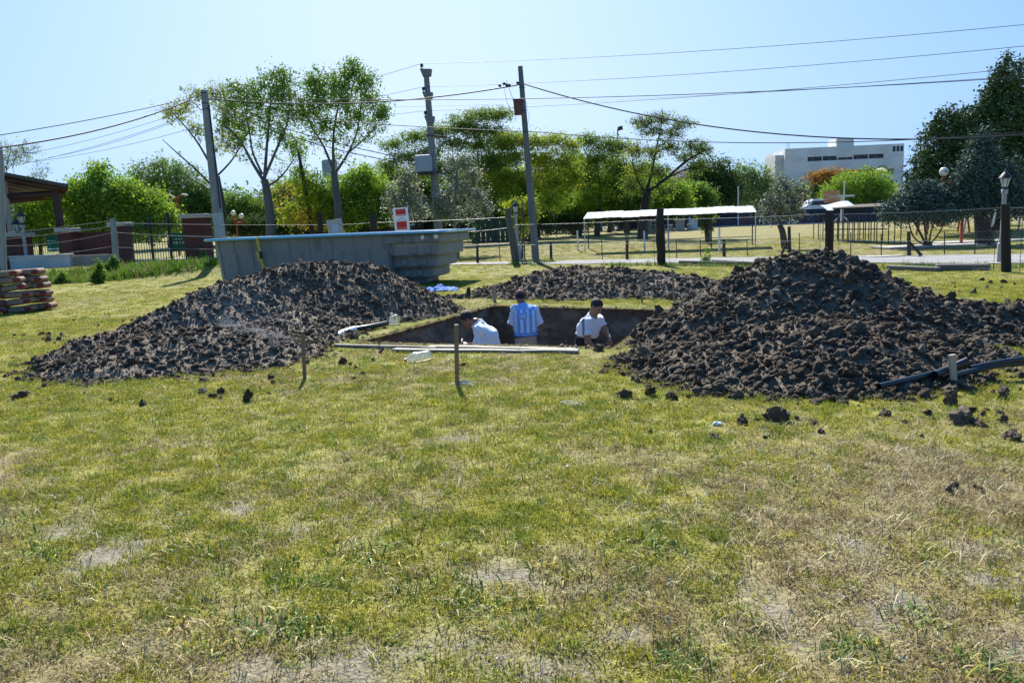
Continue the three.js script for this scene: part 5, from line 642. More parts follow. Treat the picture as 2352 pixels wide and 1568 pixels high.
// ---------------------------------------------------------------- trees
const barkMat = c => mat(c, 0.95, { map: rep(T.bark, 2, 0.7), bumpMap: rep(T.barkBump, 2, 0.7), bumpScale: 0.015 });
const BARK = { pale: barkMat([0.19, 0.18, 0.17]), dark: barkMat([0.06, 0.05, 0.044]), grey: barkMat([0.10, 0.09, 0.082]), white: barkMat([0.38, 0.38, 0.37]) };
const LEAF = {
  poplar: [[0.19, 0.33, 0.03], [0.25, 0.40, 0.04], [0.14, 0.26, 0.03], [0.32, 0.42, 0.045]], lime: [[0.26, 0.40, 0.03], [0.33, 0.46, 0.04], [0.19, 0.33, 0.03]], yellow: [[0.38, 0.43, 0.03], [0.32, 0.41, 0.035], [0.24, 0.36, 0.03], [0.46, 0.46, 0.035]], acacia: [[0.15, 0.24, 0.026], [0.20, 0.30, 0.03], [0.26, 0.35, 0.035]],
  silver: [[0.23, 0.27, 0.17], [0.29, 0.33, 0.22], [0.17, 0.22, 0.11], [0.38, 0.42, 0.32]], dark: [[0.05, 0.09, 0.022], [0.07, 0.12, 0.028], [0.10, 0.155, 0.032]], conifer: [[0.055, 0.105, 0.03], [0.075, 0.135, 0.035], [0.11, 0.14, 0.032]], blue: [[0.07, 0.122, 0.09], [0.095, 0.15, 0.11], [0.058, 0.098, 0.072]], green: [[0.15, 0.26, 0.032], [0.20, 0.32, 0.04], [0.12, 0.21, 0.03]], pale: [[0.20, 0.30, 0.08], [0.25, 0.35, 0.10], [0.16, 0.25, 0.065]], orange: [[0.50, 0.24, 0.025], [0.42, 0.18, 0.02], [0.14, 0.14, 0.03]], pink: [[0.38, 0.25, 0.30], [0.32, 0.22, 0.27]], gold: [[0.54, 0.40, 0.03], [0.45, 0.36, 0.04], [0.30, 0.29, 0.05]],
};
const leafMats = { soft: leafMat([1, 1, 1], 0.52, 0.85, true, 0.3), shiny: leafMat([1, 1, 1], 0.48, 0.6, true, 0.7), needle: mat([1, 1, 1], 0.85, { vertexColors: true, side: THREE.DoubleSide }) };
let treeSeed = 900;
function tree(name, label, o) { // o: z, base [px,py], r, fork [[px,py]...], clumps [[px,py,rx,ry]], n leaves, leaf size, cols, sub
  const R = rng(++treeSeed), z = o.z, k = pxm(z), b = at(o.base[0], o.base[1], z); b.y = H(b.x, z);
  const t = thing(name, label, o.cat ?? 'tree', b, o.group), loc = (px, py, dz = 0) => at(px, py, z + dz).sub(b), G = [];
  const fork = (o.fork ?? []).map(f => loc(f[0], f[1], f[2] ?? 0)), pts = [V(0, -0.15, 0), ...fork], r = o.r, nodes = [];
  if (pts.length > 1) { const c = new THREE.CatmullRomCurve3(pts).getPoints(12); G.push(tube(c, c.map((_, i) => lerp(r, r * (o.taper ?? 0.6), i / 12) * (i === 0 ? 1.3 : 1)), 9)); c.forEach((p, i) => { if (i > 6) nodes.push({ p, r: lerp(r, r * (o.taper ?? 0.6), i / 12), d: V(0, 1, 0), len: (12 - i) * 0.15 }); }); } else nodes.push({ p: V(0, 0.1, 0), r: 0.05, d: V(0, 1, 0), len: 0 });
  const top = pts[pts.length - 1], area = o.clumps.reduce((s, c) => s + c[2] * c[3] * (c[6] ?? 1), 0), pos = [], nor = [], colr = [], dead = o.n === 0;
  const grow = (target, r0, r1, seg, sides, bend) => { // a branch from the best place on the skeleton so far to the target
    let best = null, cost = 1e9; for (const n of nodes) { const dx = target.x - n.p.x, dy = target.y - n.p.y, dz = target.z - n.p.z, d = Math.sqrt(dx * dx + dy * dy + dz * dz), al = (dx * n.d.x + dy * n.d.y + dz * n.d.z) / (d + 1e-6), c = d * (1.25 - 0.35 * al) + 0.16 * n.len; if (c < cost) { cost = c; best = n; } }
    const d = best.p.distanceTo(target), q = [best.p.clone(), best.p.clone().addScaledVector(best.d, d * 0.28).lerp(best.p.clone().lerp(target, 0.33), 0.45).add(V(bend * d * bell(R), bend * d * bell(R), bend * d * bell(R))), best.p.clone().lerp(target, 0.68).add(V(bend * d * bell(R), bend * d * bell(R) - 0.02 * d, bend * d * bell(R))), target.clone()];
    const c = seg > 2 ? new THREE.CatmullRomCurve3(q).getPoints(seg) : q.slice(0, 3).concat([target]), a = Math.min(r0, best.r * 0.8); G.push(tube(c, c.map((_, i) => lerp(a, r1, i / (c.length - 1))), sides, false));
    return { c, a, len: best.len };
  };
  for (const [cv, r0, r1] of o.extra ? o.extra(loc) : []) { const c = new THREE.CatmullRomCurve3(cv).getPoints(10); G.push(tube(c, c.map((_, i) => lerp(r0, r1, i / 10)), 6, false)); for (let i = 1; i <= 10; i++) nodes.push({ p: c[i], r: lerp(r0, r1, i / 10), d: c[i].clone().sub(c[i - 1]).normalize(), len: i * 0.1 }); }
  const leaf = (p, s, cs) => {
    const n = V(bell(R), bell(R) + (o.flat ? 0.6 : 0.35), bell(R)).normalize(), a = V(bell(R), bell(R) - (o.droop ?? 0), bell(R)).cross(n).normalize(), q = V(0, 0, 0).crossVectors(n, a), L = s * (0.6 + 0.8 * R()), w = L * (o.slim ?? 0.62), c = cs[Math.floor(R() * cs.length)], f = 0.75 + 0.5 * R(), fold = n.clone().multiplyScalar(w * 0.14);
    const A = p.clone().addScaledVector(a, -L / 2), B = p.clone().addScaledVector(q, w / 2).sub(fold), C = p.clone().addScaledVector(a, L / 2), D = p.clone().addScaledVector(q, -w / 2).sub(fold);
    const n1 = V(0, 0, 0).crossVectors(B.clone().sub(A), C.clone().sub(A)).normalize(), n2 = V(0, 0, 0).crossVectors(C.clone().sub(A), D.clone().sub(A)).normalize();
    for (const [P, nn] of [[A, n1], [B, n1], [C, n1], [A, n2], [C, n2], [D, n2]]) { pos.push(P.x, P.y, P.z); nor.push(nn.x, nn.y, nn.z); colr.push(c[0] * f, c[1] * f, c[2] * f); }
  };
  const cls = o.clumps.map(cl => { const [px, py, rx, ry, dz = 0] = cl, RX = rx * k, RY = ry * k; return { cl, rx, ry, RX, RY, RZ: (o.depth ?? 0.8) * Math.min(RX * 1.2, (RX + RY) / 2 + 0.4), c: loc(px, py, dz + (cl[4] ? 0 : 0.5 * RX * bell(R))), cs: cl[5] ? LEAF[cl[5]] : LEAF[o.cols], wt: cl[6] ?? 1 }; }).sort((a, b) => a.c.distanceTo(top) - b.c.distanceTo(top));
  if (o.limbs !== false) for (const q of cls) { const rl = Math.min(r * 0.5, 0.02 + 0.03 * Math.sqrt(q.RX * q.RY + 0.05) * (o.thick ?? 1)), b = grow(q.c, rl, rl * 0.4, 8, 5, 0.05); b.c.forEach((p, i) => i && nodes.push({ p, r: lerp(b.a, rl * 0.4, i / 8), d: p.clone().sub(b.c[i - 1]).normalize(), len: b.len + p.distanceTo(b.c[0]) })); }
  for (const { c, rx, ry, RX, RY, RZ, cs, wt } of cls) {
    const sub = 1.15 * (o.sub ?? 0.35), want = (o.dens ?? 1.6) * o.n * rx * ry * wt / area, ns = Math.max(5, Math.round(want / (o.per ?? 13))), n = Math.round(want / ns), own = [];
    for (let s = 0; s < ns; s++) {
      const d = V(bell(R), bell(R), bell(R)).normalize().multiplyScalar(Math.pow(R(), o.shell ?? 0.42) * (R() < 0.16 ? 1.1 + 0.3 * R() : 1)), sc = V(c.x + d.x * RX * 1.02, c.y + d.y * RY * 1.02, c.z + d.z * RZ), sr = sub * (0.45 + 0.95 * R());
      if (o.twigs !== false && s < (dead || o.bare ? 60 : 26)) { const b = grow(sc, 0.022 * (o.thick ?? 1), 0.005, 2, 3, 0.09); if (s < 12) nodes.push({ p: b.c[2], r: 0.016, d: sc.clone().sub(b.c[0]).normalize(), len: b.len + 1 }); if (dead || o.bare) for (let q = 0; q < 3; q++) { const m = b.c[1].clone().lerp(sc, R()); G.push(tube([m, sc.clone().add(V(sr * bell(R) * 1.8, sr * (bell(R) + 0.5), sr * bell(R)))], [0.009, 0.004], 3, false)); } }
      const ex = o.flat ? 1.2 : 1, ey = o.flat ? 0.8 : 1;
      for (let q = 0; q < n; q++) leaf(V(sc.x + sr * ex * bell(R) * 1.3, sc.y + sr * ey * bell(R) * 1.3, sc.z + sr * ex * bell(R) * 1.3), o.leaf, cs);
    }
  }
  if (G.length) part(o.stem ?? 'trunk', G, BARK[o.bark ?? 'grey'], t);
  if (pos.length) { const g = new THREE.BufferGeometry(); g.setAttribute('position', new THREE.Float32BufferAttribute(pos, 3)); g.setAttribute('normal', new THREE.Float32BufferAttribute(nor, 3)); g.setAttribute('uv', new THREE.Float32BufferAttribute(new Float32Array(pos.length / 3 * 2), 2)); g.setAttribute('color', new THREE.Float32BufferAttribute(colr, 3)); part('crown', g, leafMats[o.mat ?? 'soft'], t); }
  return t;
}
const limbs = list => loc => list.map(([pts, r0, r1]) => [pts.map(p => loc(...p)), r0 * 0.72, r1 * 0.8]);

// far left
tree('bare_tree', 'thin-leaved bare tree above the porch roof at the left edge', { z: -62, base: [20, 560], r: 0.16, fork: [[22, 420]], clumps: [[20, 355, 40, 30], [60, 350, 32, 26], [90, 400, 24, 18], [-10, 370, 30, 30]], n: 1100, leaf: 0.13, cols: 'pale', sub: 0.4, bare: true, bark: 'dark' });
tree('leafy_bush', 'bright green leafy tree just right of the porch post', { z: -43, base: [232, 590], r: 0.16, fork: [[236, 520]], clumps: [[190, 470, 52, 52], [250, 455, 55, 50], [310, 480, 55, 50], [365, 500, 42, 38], [225, 405, 30, 32], [175, 440, 28, 26], [285, 435, 34, 28], [345, 465, 30, 28], [215, 520, 60, 36], [340, 520, 50, 22], [390, 505, 26, 22]], n: 15000, leaf: 0.16, cols: 'lime', sub: 0.42, bark: 'dark' });
tree('leafy_bush', 'yellow-green bush under the porch roof behind the lantern', { z: -46, base: [90, 585], r: 0.12, fork: [[92, 530]], clumps: [[85, 490, 45, 45], [120, 470, 28, 34], [60, 520, 32, 40], [110, 530, 36, 32], [48, 470, 24, 26, 0, 'silver']], n: 6500, leaf: 0.16, cols: 'lime', sub: 0.42, bark: 'dark' });
tree('broad_tree', 'pale green round tree behind the bright bush left of the concrete pole', { z: -60, base: [392, 580], r: 0.2, fork: [[392, 500]], clumps: [[335, 410, 45, 38], [385, 400, 45, 36], [430, 420, 42, 40], [360, 450, 52, 40], [420, 470, 50, 40], [455, 460, 26, 40], [310, 440, 30, 30]], n: 9500, leaf: 0.18, cols: 'pale', sub: 0.5, bark: 'dark' });
// poplars
tree('poplar_tree', 'sparse half-bare tree behind the concrete pole, leftmost of the tall ones', { z: -44, base: [511, 590], r: 0.27, fork: [[508, 480], [497, 405]], taper: 0.62, clumps: [[395, 262, 30, 24], [425, 250, 30, 22], [455, 300, 26, 24], [520, 235, 36, 30], [490, 215, 30, 24], [440, 215, 28, 18], [545, 290, 34, 30], [520, 330, 30, 28]], n: 2200, leaf: 0.12, cols: 'yellow', sub: 0.28, subs: 0.7, twig: 1, bare: true, bark: 'grey', thick: 0.9, extra: limbs([[[[500, 440], [450, 390], [405, 350], [372, 320]], 0.09, 0.02], [[[497, 405], [455, 330], [420, 285], [392, 255]], 0.09, 0.02], [[[497, 405], [530, 370], [555, 330], [570, 300]], 0.08, 0.02], [[[505, 450], [470, 430], [430, 405], [400, 385]], 0.06, 0.015]]) });
const popl = { z: -42, n: 9000, dens: 1.05, per: 10, shell: 0.66, leaf: 0.12, cols: 'poplar', sub: 0.25, mat: 'shiny', bark: 'pale', thick: 1.0, twig: 0.85 };
tree('poplar_tree', 'tall poplar with grey forking trunk, middle of the tall trees behind the pool', { ...popl, base: [622, 590], r: 0.29, fork: [[618, 480], [607, 412]], taper: 0.62, clumps: [[560, 215, 46, 34], [610, 195, 46, 34], [655, 190, 40, 34], [650, 225, 40, 34], [590, 245, 50, 34], [530, 240, 34, 30], [665, 262, 30, 30], [560, 285, 42, 26], [520, 275, 26, 26], [620, 290, 40, 30], [550, 320, 24, 20], [645, 310, 20, 22], [640, 170, 26, 18], [540, 200, 22, 16], [600, 340, 50, 36, 0, 0, 0.22], [540, 335, 40, 34, 0, 0, 0.2], [660, 330, 36, 40, 0, 0, 0.25], [630, 250, 40, 40, 0, 0, 0.6], [500, 300, 30, 30, 0, 0, 0.3], [640, 390, 30, 26, 0, 0, 0.2]], n: 11500, subs: 0.85, extra: limbs([[[[605, 415], [580, 375], [555, 330], [520, 290], [490, 268]], 0.13, 0.03], [[[607, 412], [612, 340], [618, 270], [622, 210]], 0.13, 0.03], [[[608, 405], [640, 330], [660, 280], [665, 230]], 0.11, 0.03], [[[610, 430], [640, 410], [665, 380], [685, 350]], 0.09, 0.02], [[[602, 400], [580, 350], [572, 300], [560, 240]], 0.09, 0.03], [[[612, 480], [650, 470], [690, 440]], 0.06, 0.02]]) });
tree('poplar_tree', 'tallest poplar with the densest crown, right of the tall trees behind the pool', { ...popl, base: [785, 590], r: 0.27, fork: [[776, 480], [766, 392]], taper: 0.6, clumps: [[805, 175, 44, 38], [770, 195, 44, 34], [725, 185, 34, 30], [840, 185, 30, 30], [790, 230, 52, 34], [850, 225, 34, 28], [735, 235, 40, 34], [700, 265, 36, 30], [870, 265, 30, 26], [820, 265, 40, 24], [745, 285, 36, 26], [720, 205, 30, 24], [690, 240, 22, 22], [810, 148, 20, 20], [880, 250, 20, 22], [790, 285, 26, 18], [770, 320, 44, 36, 0, 0, 0.3], [830, 310, 40, 36, 0, 0, 0.35], [720, 320, 34, 36, 0, 0, 0.25], [780, 360, 34, 30, 0, 0, 0.2], [860, 300, 26, 24, 0, 0, 0.4]], n: 15000, extra: limbs([[[[766, 392], [765, 320], [775, 250], [790, 190]], 0.11, 0.03], [[[768, 400], [800, 350], [820, 300], [830, 230]], 0.11, 0.03], [[[766, 392], [740, 330], [715, 290], [700, 255]], 0.1, 0.025], [[[800, 350], [830, 325], [855, 300], [875, 270]], 0.06, 0.02]]) });
tree('slender_tree', 'thin leaning tree with yellow leaves low down between the two poplars', { z: -45, base: [722, 590], r: 0.17, fork: [[708, 470], [695, 400], [684, 345]], taper: 0.4, clumps: [[700, 445, 30, 34, 0, 'yellow'], [735, 480, 34, 34, 0, 'yellow'], [690, 400, 24, 24], [720, 420, 24, 26], [660, 490, 26, 30, 0, 'yellow'], [680, 340, 26, 26], [745, 440, 26, 26], [700, 500, 34, 22, 0, 'gold']], n: 4400, leaf: 0.14, cols: 'poplar', sub: 0.3, bark: 'grey' });
tree('leafy_bush', 'low dull green tree behind the globe lamps', { z: -58, base: [560, 575], r: 0.2, fork: [[558, 520]], clumps: [[545, 470, 36, 34], [585, 480, 36, 32], [520, 490, 26, 30], [570, 510, 50, 20], [610, 500, 26, 26]], n: 6000, leaf: 0.17, cols: 'green', sub: 0.5, bark: 'dark' });
tree('bare_tree', 'bare grey twiggy tree behind the middle poplar', { z: -52, base: [655, 575], r: 0.13, fork: [[652, 500], [650, 450]], clumps: [[645, 430, 36, 34], [675, 450, 34, 34], [630, 470, 30, 30], [690, 420, 24, 24]], n: 500, leaf: 0.12, cols: 'gold', sub: 0.4, bare: true, twig: 1, bark: 'grey' });
tree('leafy_bush', 'bright yellow-green tree behind the pool just right of the tallest poplar', { z: -46, base: [840, 590], r: 0.16, fork: [[836, 520]], clumps: [[795, 440, 44, 40], [845, 430, 46, 40], [885, 450, 30, 36], [760, 470, 34, 34], [820, 480, 56, 34], [870, 490, 36, 28], [770, 505, 36, 24, 0, 'yellow'], [740, 500, 26, 24, 0, 'gold'], [830, 395, 34, 18], [800, 510, 40, 16]], n: 12500, leaf: 0.15, cols: 'lime', sub: 0.36, bark: 'dark' });
// acacias
const aca = { leaf: 0.118, dens: 2.7, per: 16, sub: 0.36, flat: true, bark: 'dark', twig: 1, shell: 0.6 };
tree('acacia_tree', 'broad flat-topped acacia with layered dark foliage behind the tall concrete pole', { ...aca, z: -52, base: [1035, 590], r: 0.3, fork: [[1032, 490], [1040, 420]], cols: 'acacia', clumps: [[905, 330, 42, 14], [960, 315, 46, 16], [930, 360, 44, 14], [890, 380, 30, 16], [1010, 300, 44, 16], [1060, 285, 44, 20], [1110, 265, 50, 18], [1150, 262, 34, 14], [1090, 300, 50, 18], [1140, 305, 40, 16], [1040, 330, 44, 16], [980, 350, 40, 18], [1100, 335, 50, 18], [1160, 330, 30, 16], [950, 395, 40, 20], [1010, 385, 44, 22], [1080, 375, 50, 24], [1130, 370, 40, 24], [900, 410, 30, 18]], n: 15500 });
tree('acacia_tree', 'yellowing acacia directly behind the leaning wooden pole', { ...aca, z: -50, base: [1215, 590], r: 0.26, fork: [[1213, 490], [1205, 430]], cols: 'yellow', clumps: [[1150, 325, 36, 20], [1195, 318, 36, 20], [1180, 360, 44, 22], [1130, 375, 34, 24, 0, 'acacia'], [1230, 330, 32, 20], [1275, 320, 36, 18], [1310, 335, 28, 18], [1250, 365, 42, 24], [1295, 375, 36, 24], [1160, 410, 44, 26], [1215, 415, 44, 28], [1275, 420, 46, 28], [1320, 410, 24, 26], [1190, 455, 50, 26, 0, 'lime'], [1260, 460, 50, 26, 0, 'lime']], n: 14500 });
tree('acacia_tree', 'yellow-green feathery tree left of the floodlight pole', { ...aca, z: -54, base: [1372, 585], r: 0.22, fork: [[1375, 490], [1380, 430]], cols: 'acacia', clumps: [[1350, 325, 30, 20], [1395, 330, 34, 18], [1425, 340, 26, 20], [1370, 365, 40, 24], [1420, 385, 40, 26], [1345, 400, 30, 28], [1390, 420, 46, 28, 0, 'lime'], [1350, 455, 40, 24, 0, 'lime'], [1430, 430, 30, 28]], n: 9500 });
tree('acacia_tree', 'open airy acacia with a long low limb reaching right above the shelter', { ...aca, z: -47, base: [1476, 585], r: 0.33, fork: [[1478, 500], [1487, 440]], taper: 0.7, cols: 'acacia', leaf: 0.12, sub: 0.28, dens: 1.15, per: 9, clumps: [[1475, 280, 28, 16], [1515, 272, 34, 14], [1565, 285, 36, 16], [1500, 300, 36, 14], [1545, 310, 30, 14], [1460, 345, 34, 18, 0, 'yellow'], [1500, 350, 34, 20, 0, 'yellow'], [1540, 340, 30, 16], [1590, 335, 32, 14], [1615, 345, 24, 16], [1470, 390, 40, 24, 0, 'yellow'], [1515, 395, 30, 20], [1575, 360, 34, 14], [1450, 425, 34, 24], [1520, 440, 34, 20, 0, 'lime'], [1600, 385, 30, 16]], n: 8200, bare: true, extra: limbs([[[[1487, 440], [1530, 410], [1570, 375], [1610, 350], [1640, 340]], 0.15, 0.03], [[[1485, 445], [1500, 380], [1510, 330], [1520, 285]], 0.14, 0.03], [[[1500, 430], [1550, 400], [1590, 385], [1630, 380]], 0.09, 0.02], [[[1484, 450], [1460, 400], [1450, 350]], 0.1, 0.03]]) });
tree('silver_poplar', 'silvery grey young poplar right of the tall concrete pole', { z: -40, base: [1052, 590], r: 0.1, fork: [[1043, 500], [1046, 430], [1050, 390]], taper: 0.4, cols: 'silver', mat: 'shiny', leaf: 0.12, sub: 0.24, dens: 0.75, per: 9, shell: 0.7, bark: 'white', clumps: [[1060, 370, 26, 24], [1035, 400, 26, 28], [1085, 400, 30, 28], [1060, 430, 34, 30], [1020, 450, 30, 30], [1095, 450, 34, 28], [1115, 480, 26, 22], [1030, 490, 34, 26], [1075, 490, 36, 24], [1000, 480, 20, 24], [1040, 365, 16, 18]], n: 9000, extra: limbs([[[[1043, 500], [1075, 470], [1110, 465]], 0.03, 0.01]]) });
tree('silver_poplar', 'silvery young poplar behind the red sign', { z: -42, base: [925, 590], r: 0.09, fork: [[925, 500], [930, 440]], taper: 0.4, cols: 'silver', mat: 'shiny', leaf: 0.12, sub: 0.24, dens: 0.75, per: 9, shell: 0.7, bark: 'white', clumps: [[930, 420, 34, 28], [905, 450, 30, 30], [950, 455, 30, 30], [925, 485, 40, 28], [965, 485, 26, 24], [945, 400, 20, 18]], n: 6000 });
tree('yellow_shrub', 'small bright yellow-leaved tree behind the stone lamp column', { z: -34.5, base: [1200, 595], r: 0.05, fork: [[1200, 530]], cols: 'yellow', leaf: 0.12, sub: 0.2, clumps: [[1185, 480, 22, 22], [1215, 475, 22, 22], [1200, 500, 30, 24], [1225, 495, 14, 18], [1195, 525, 22, 16], [1175, 470, 12, 12]], n: 2200, cat: 'tree' });
// dark trees filling the depth of the park
const fill = { leaf: 0.17, dens: 2.2, sub: 0.5, bark: 'dark', cols: 'dark', group: 'dark trees deep in the park', twigs: false };
[[1010, 470, 90, 50, -66, 'dark', 'behind the silvery poplars'], [1130, 460, 80, 55, -64, 'dark', 'behind the stone lamp column'], [1260, 465, 80, 50, -66, 'dark', 'right of the leaning wooden pole'], [1370, 460, 70, 50, -68, 'green', 'behind the left end of the shelter'], [1470, 455, 60, 55, -66, 'dark', 'behind the middle of the shelter'], [905, 440, 70, 50, -68, 'acacia', 'behind the dark tiled house'], [700, 475, 80, 45, -70, 'green', 'behind the poplars'], [600, 490, 60, 40, -72, 'dark', 'behind the globe lamps'], [450, 500, 60, 50, -72, 'dark', 'behind the iron gate'], [1310, 425, 60, 45, -70, 'lime', 'among the acacias'], [960, 445, 60, 45, -58, 'green', 'just left of the tall concrete pole'], [1090, 430, 60, 50, -58, 'acacia', 'just right of the tall concrete pole'], [1190, 440, 60, 50, -57, 'lime', 'left of the leaning pole'], [1330, 455, 60, 45, -58, 'lime', 'between the leaning pole and the shelter'], [1440, 440, 55, 50, -58, 'green', 'under the floodlight'], [1540, 450, 50, 40, -60, 'lime', 'behind the right half of the shelter'], [680, 460, 60, 50, -60, 'lime', 'between the two tall poplars'], [480, 480, 50, 50, -60, 'green', 'behind the concrete pole'], [1600, 455, 45, 35, -66, 'green', 'below the long acacia limb']].forEach(([x, y, rx, ry, z, cols, where]) => tree('park_tree', `dense ${cols === 'dark' ? 'dark' : cols === 'lime' ? 'bright' : 'mid green'} tree deep in the park ${where}`, { ...fill, z, cols, base: [x, 560], r: 0.25, fork: [[x + 2, y + ry]], clumps: [[x - rx * 0.5, y, rx * 0.5, ry * 0.75], [x + rx * 0.5, y + 4, rx * 0.5, ry * 0.75], [x, y - ry * 0.3, rx * 0.6, ry * 0.65], [x - rx * 0.3, y + ry * 0.5, rx * 0.6, ry * 0.4], [x + rx * 0.35, y + ry * 0.55, rx * 0.55, ry * 0.4]], n: 5200 }));
[[895, 415, 55, 40, -56, 'lime', 'left of the silvery poplars'], [985, 415, 50, 45, -60, 'acacia', 'behind the transformer'], [1135, 400, 50, 45, -56, 'yellow', 'under the flat-topped acacia'], [1235, 395, 50, 45, -57, 'yellow', 'right behind the leaning wooden pole'], [1320, 385, 45, 45, -58, 'lime', 'left of the feathery tree'], [1400, 395, 45, 50, -60, 'yellow', 'below the floodlight'], [1490, 410, 50, 45, -62, 'lime', 'behind the airy acacia']].forEach(([x, y, rx, ry, z, cols, where]) => tree('park_tree', `airy ${cols === 'yellow' ? 'yellowing' : cols === 'lime' ? 'light green' : 'deep green'} tree in the park ${where}`, { z, cols, leaf: 0.13, dens: 1.5, per: 11, sub: 0.36, shell: 0.6, bark: 'dark', group: 'airy trees in the park', base: [x, 560], r: 0.2, fork: [[x + 2, 500], [x - 3, y + ry]], clumps: [[x - rx * 0.55, y + 6, rx * 0.5, ry * 0.5], [x + rx * 0.5, y, rx * 0.5, ry * 0.55], [x, y - ry * 0.45, rx * 0.6, ry * 0.45], [x - rx * 0.4, y + ry * 0.7, rx * 0.5, ry * 0.4], [x + rx * 0.4, y + ry * 0.75, rx * 0.55, ry * 0.4], [x + rx * 0.1, y + ry * 0.3, rx * 0.5, ry * 0.4], [x - rx * 0.2, y + ry * 1.25, rx * 0.6, ry * 0.35, 0, 0, 0.6]], n: 5200 }));
{ // clipped hedges under the trees
  const hedge = (px0, px1, py, z, h, label) => { const a = at(px0, py, z), b = at(px1, py, z), n = 7, cl = []; for (let k = 0; k < n; k++) cl.push([lerp(px0, px1, (k + 0.5) / n), py - 0.5 * h, (px1 - px0) / n * 0.75, h * 0.55]); tree('hedge', label, { z, base: [(px0 + px1) / 2, py], r: 0.05, clumps: cl, n: 6500, leaf: 0.13, cols: 'dark', sub: 0.3, limbs: false, twigs: false, cat: 'hedge' }); };
  hedge(962, 1082, 545, -50, 40, 'dark clipped hedge behind the red sign and tall concrete pole'); hedge(1165, 1345, 535, -56, 44, 'long dark hedge behind the lamp and leaning pole'); hedge(500, 690, 545, -50, 46, 'dark hedge behind the left half of the pool'); hedge(690, 850, 545, -52, 36, 'dark hedge behind the poplar trunks'); hedge(1345, 1460, 520, -72, 34, 'far dark hedge left of the open shelter');
}
{ // the far edge of the park closes with a belt of trees that reads as one mass
  const R = rng(808), pos = [], nor = [], c = [], cs = [...LEAF.dark, ...LEAF.green, ...LEAF.acacia];
  for (let k = 0; k < 210; k++) { const x = lerp(-95, 62, R()), z = -96 - 16 * R(), h = 3.2 + 3.6 * R() + (x < -20 ? 1 : 0) - (x > 30 ? 1.6 : 0), w = 2 + 2 * R(); for (let q = 0; q < 230; q++) { const p = V(x + w * bell(R) * 1.2, Math.max(0.3, h * Math.pow(R(), 0.75) * (1 + 0.12 * bell(R))) + 0.4, z + w * bell(R)), s = 0.55, n = V(bell(R), bell(R) + 0.3, bell(R)).normalize(), a = V(bell(R), bell(R), bell(R)).cross(n).normalize(), b = V(0, 0, 0).crossVectors(n, a), cc = cs[Math.floor(R() * cs.length)], P = [p.clone().addScaledVector(a, s * 0.5), p.clone().addScaledVector(b, s * 0.35), p.clone().addScaledVector(a, -s * 0.5), p.clone().addScaledVector(b, -s * 0.35)]; for (const i of [0, 1, 2, 0, 2, 3]) { pos.push(P[i].x, P[i].y, P[i].z); nor.push(n.x, n.y, n.z); c.push(...cc); } } }
  const g = new THREE.BufferGeometry(); g.setAttribute('position', new THREE.Float32BufferAttribute(pos, 3)); g.setAttribute('normal', new THREE.Float32BufferAttribute(nor, 3)); g.setAttribute('color', new THREE.Float32BufferAttribute(c, 3));
  const o = single('distant_wood', 'far belt of green trees closing the park behind everything', 'wood', plain(g), leafMats.soft); o.userData.kind = 'stuff';
}
tree('broad_tree', 'dark round green tree right of the open airy acacia', { z: -74, base: [1640, 570], r: 0.3, fork: [[1640, 480]], cols: 'dark', leaf: 0.2, sub: 0.55, clumps: [[1620, 395, 40, 36], [1655, 400, 40, 38], [1680, 430, 30, 36], [1630, 440, 50, 36], [1595, 425, 26, 30, 0, 'acacia'], [1660, 460, 40, 22], [1580, 440, 22, 30, 0, 'pale']], n: 9000 });
tree('broad_tree', 'greyish green tree between the dark round tree and the white building', { z: -80, base: [1720, 570], r: 0.25, fork: [[1720, 490]], cols: 'pale', leaf: 0.2, sub: 0.55, clumps: [[1700, 405, 32, 28], [1738, 405, 32, 30], [1765, 425, 22, 30], [1720, 440, 44, 34], [1690, 455, 26, 24, 0, 'dark'], [1755, 460, 28, 20]], n: 6500 });
tree('jacaranda', 'small hazy purple-flowered tree seen behind the long acacia limb', { z: -84, base: [1558, 570], r: 0.15, fork: [[1558, 470]], cols: 'pink', leaf: 0.16, sub: 0.5, clumps: [[1555, 420, 26, 28], [1575, 400, 20, 20], [1540, 440, 20, 20]], n: 1300, bare: true });
tree('small_sparse_tree', 'small half-bare tree with several upright stems standing at the low fence', { z: -33.5, base: [1804, 578], r: 0.15, fork: [[1797, 530], [1790, 515]], taper: 0.7, cols: 'silver', mat: 'shiny', leaf: 0.085, sub: 0.24, bark: 'grey', bare: true, twig: 1, clumps: [[1765, 470, 26, 26], [1800, 455, 26, 30], [1830, 465, 24, 28], [1785, 490, 26, 18], [1825, 490, 22, 18], [1755, 495, 18, 16], [1800, 425, 26, 22], [1840, 440, 14, 20]], n: 2200, extra: limbs([[[[1792, 515], [1800, 470], [1805, 410]], 0.04, 0.008], [[[1792, 515], [1775, 480], [1765, 440]], 0.04, 0.008], [[[1794, 515], [1820, 480], [1832, 430]], 0.04, 0.008], [[[1794, 510], [1790, 450], [1785, 415]], 0.03, 0.006]]) });
tree('leaning_shrub', 'dark leaning shrub with yellow tips under the shelter roof', { z: -40, base: [1628, 540], r: 0.16, fork: [[1622, 520]], cols: 'dark', leaf: 0.1, sub: 0.2, clumps: [[1620, 505, 16, 16], [1612, 492, 14, 10, 0, 'yellow'], [1632, 492, 14, 12, 0, 'yellow'], [1625, 520, 12, 12]], n: 1400, cat: 'shrub' });
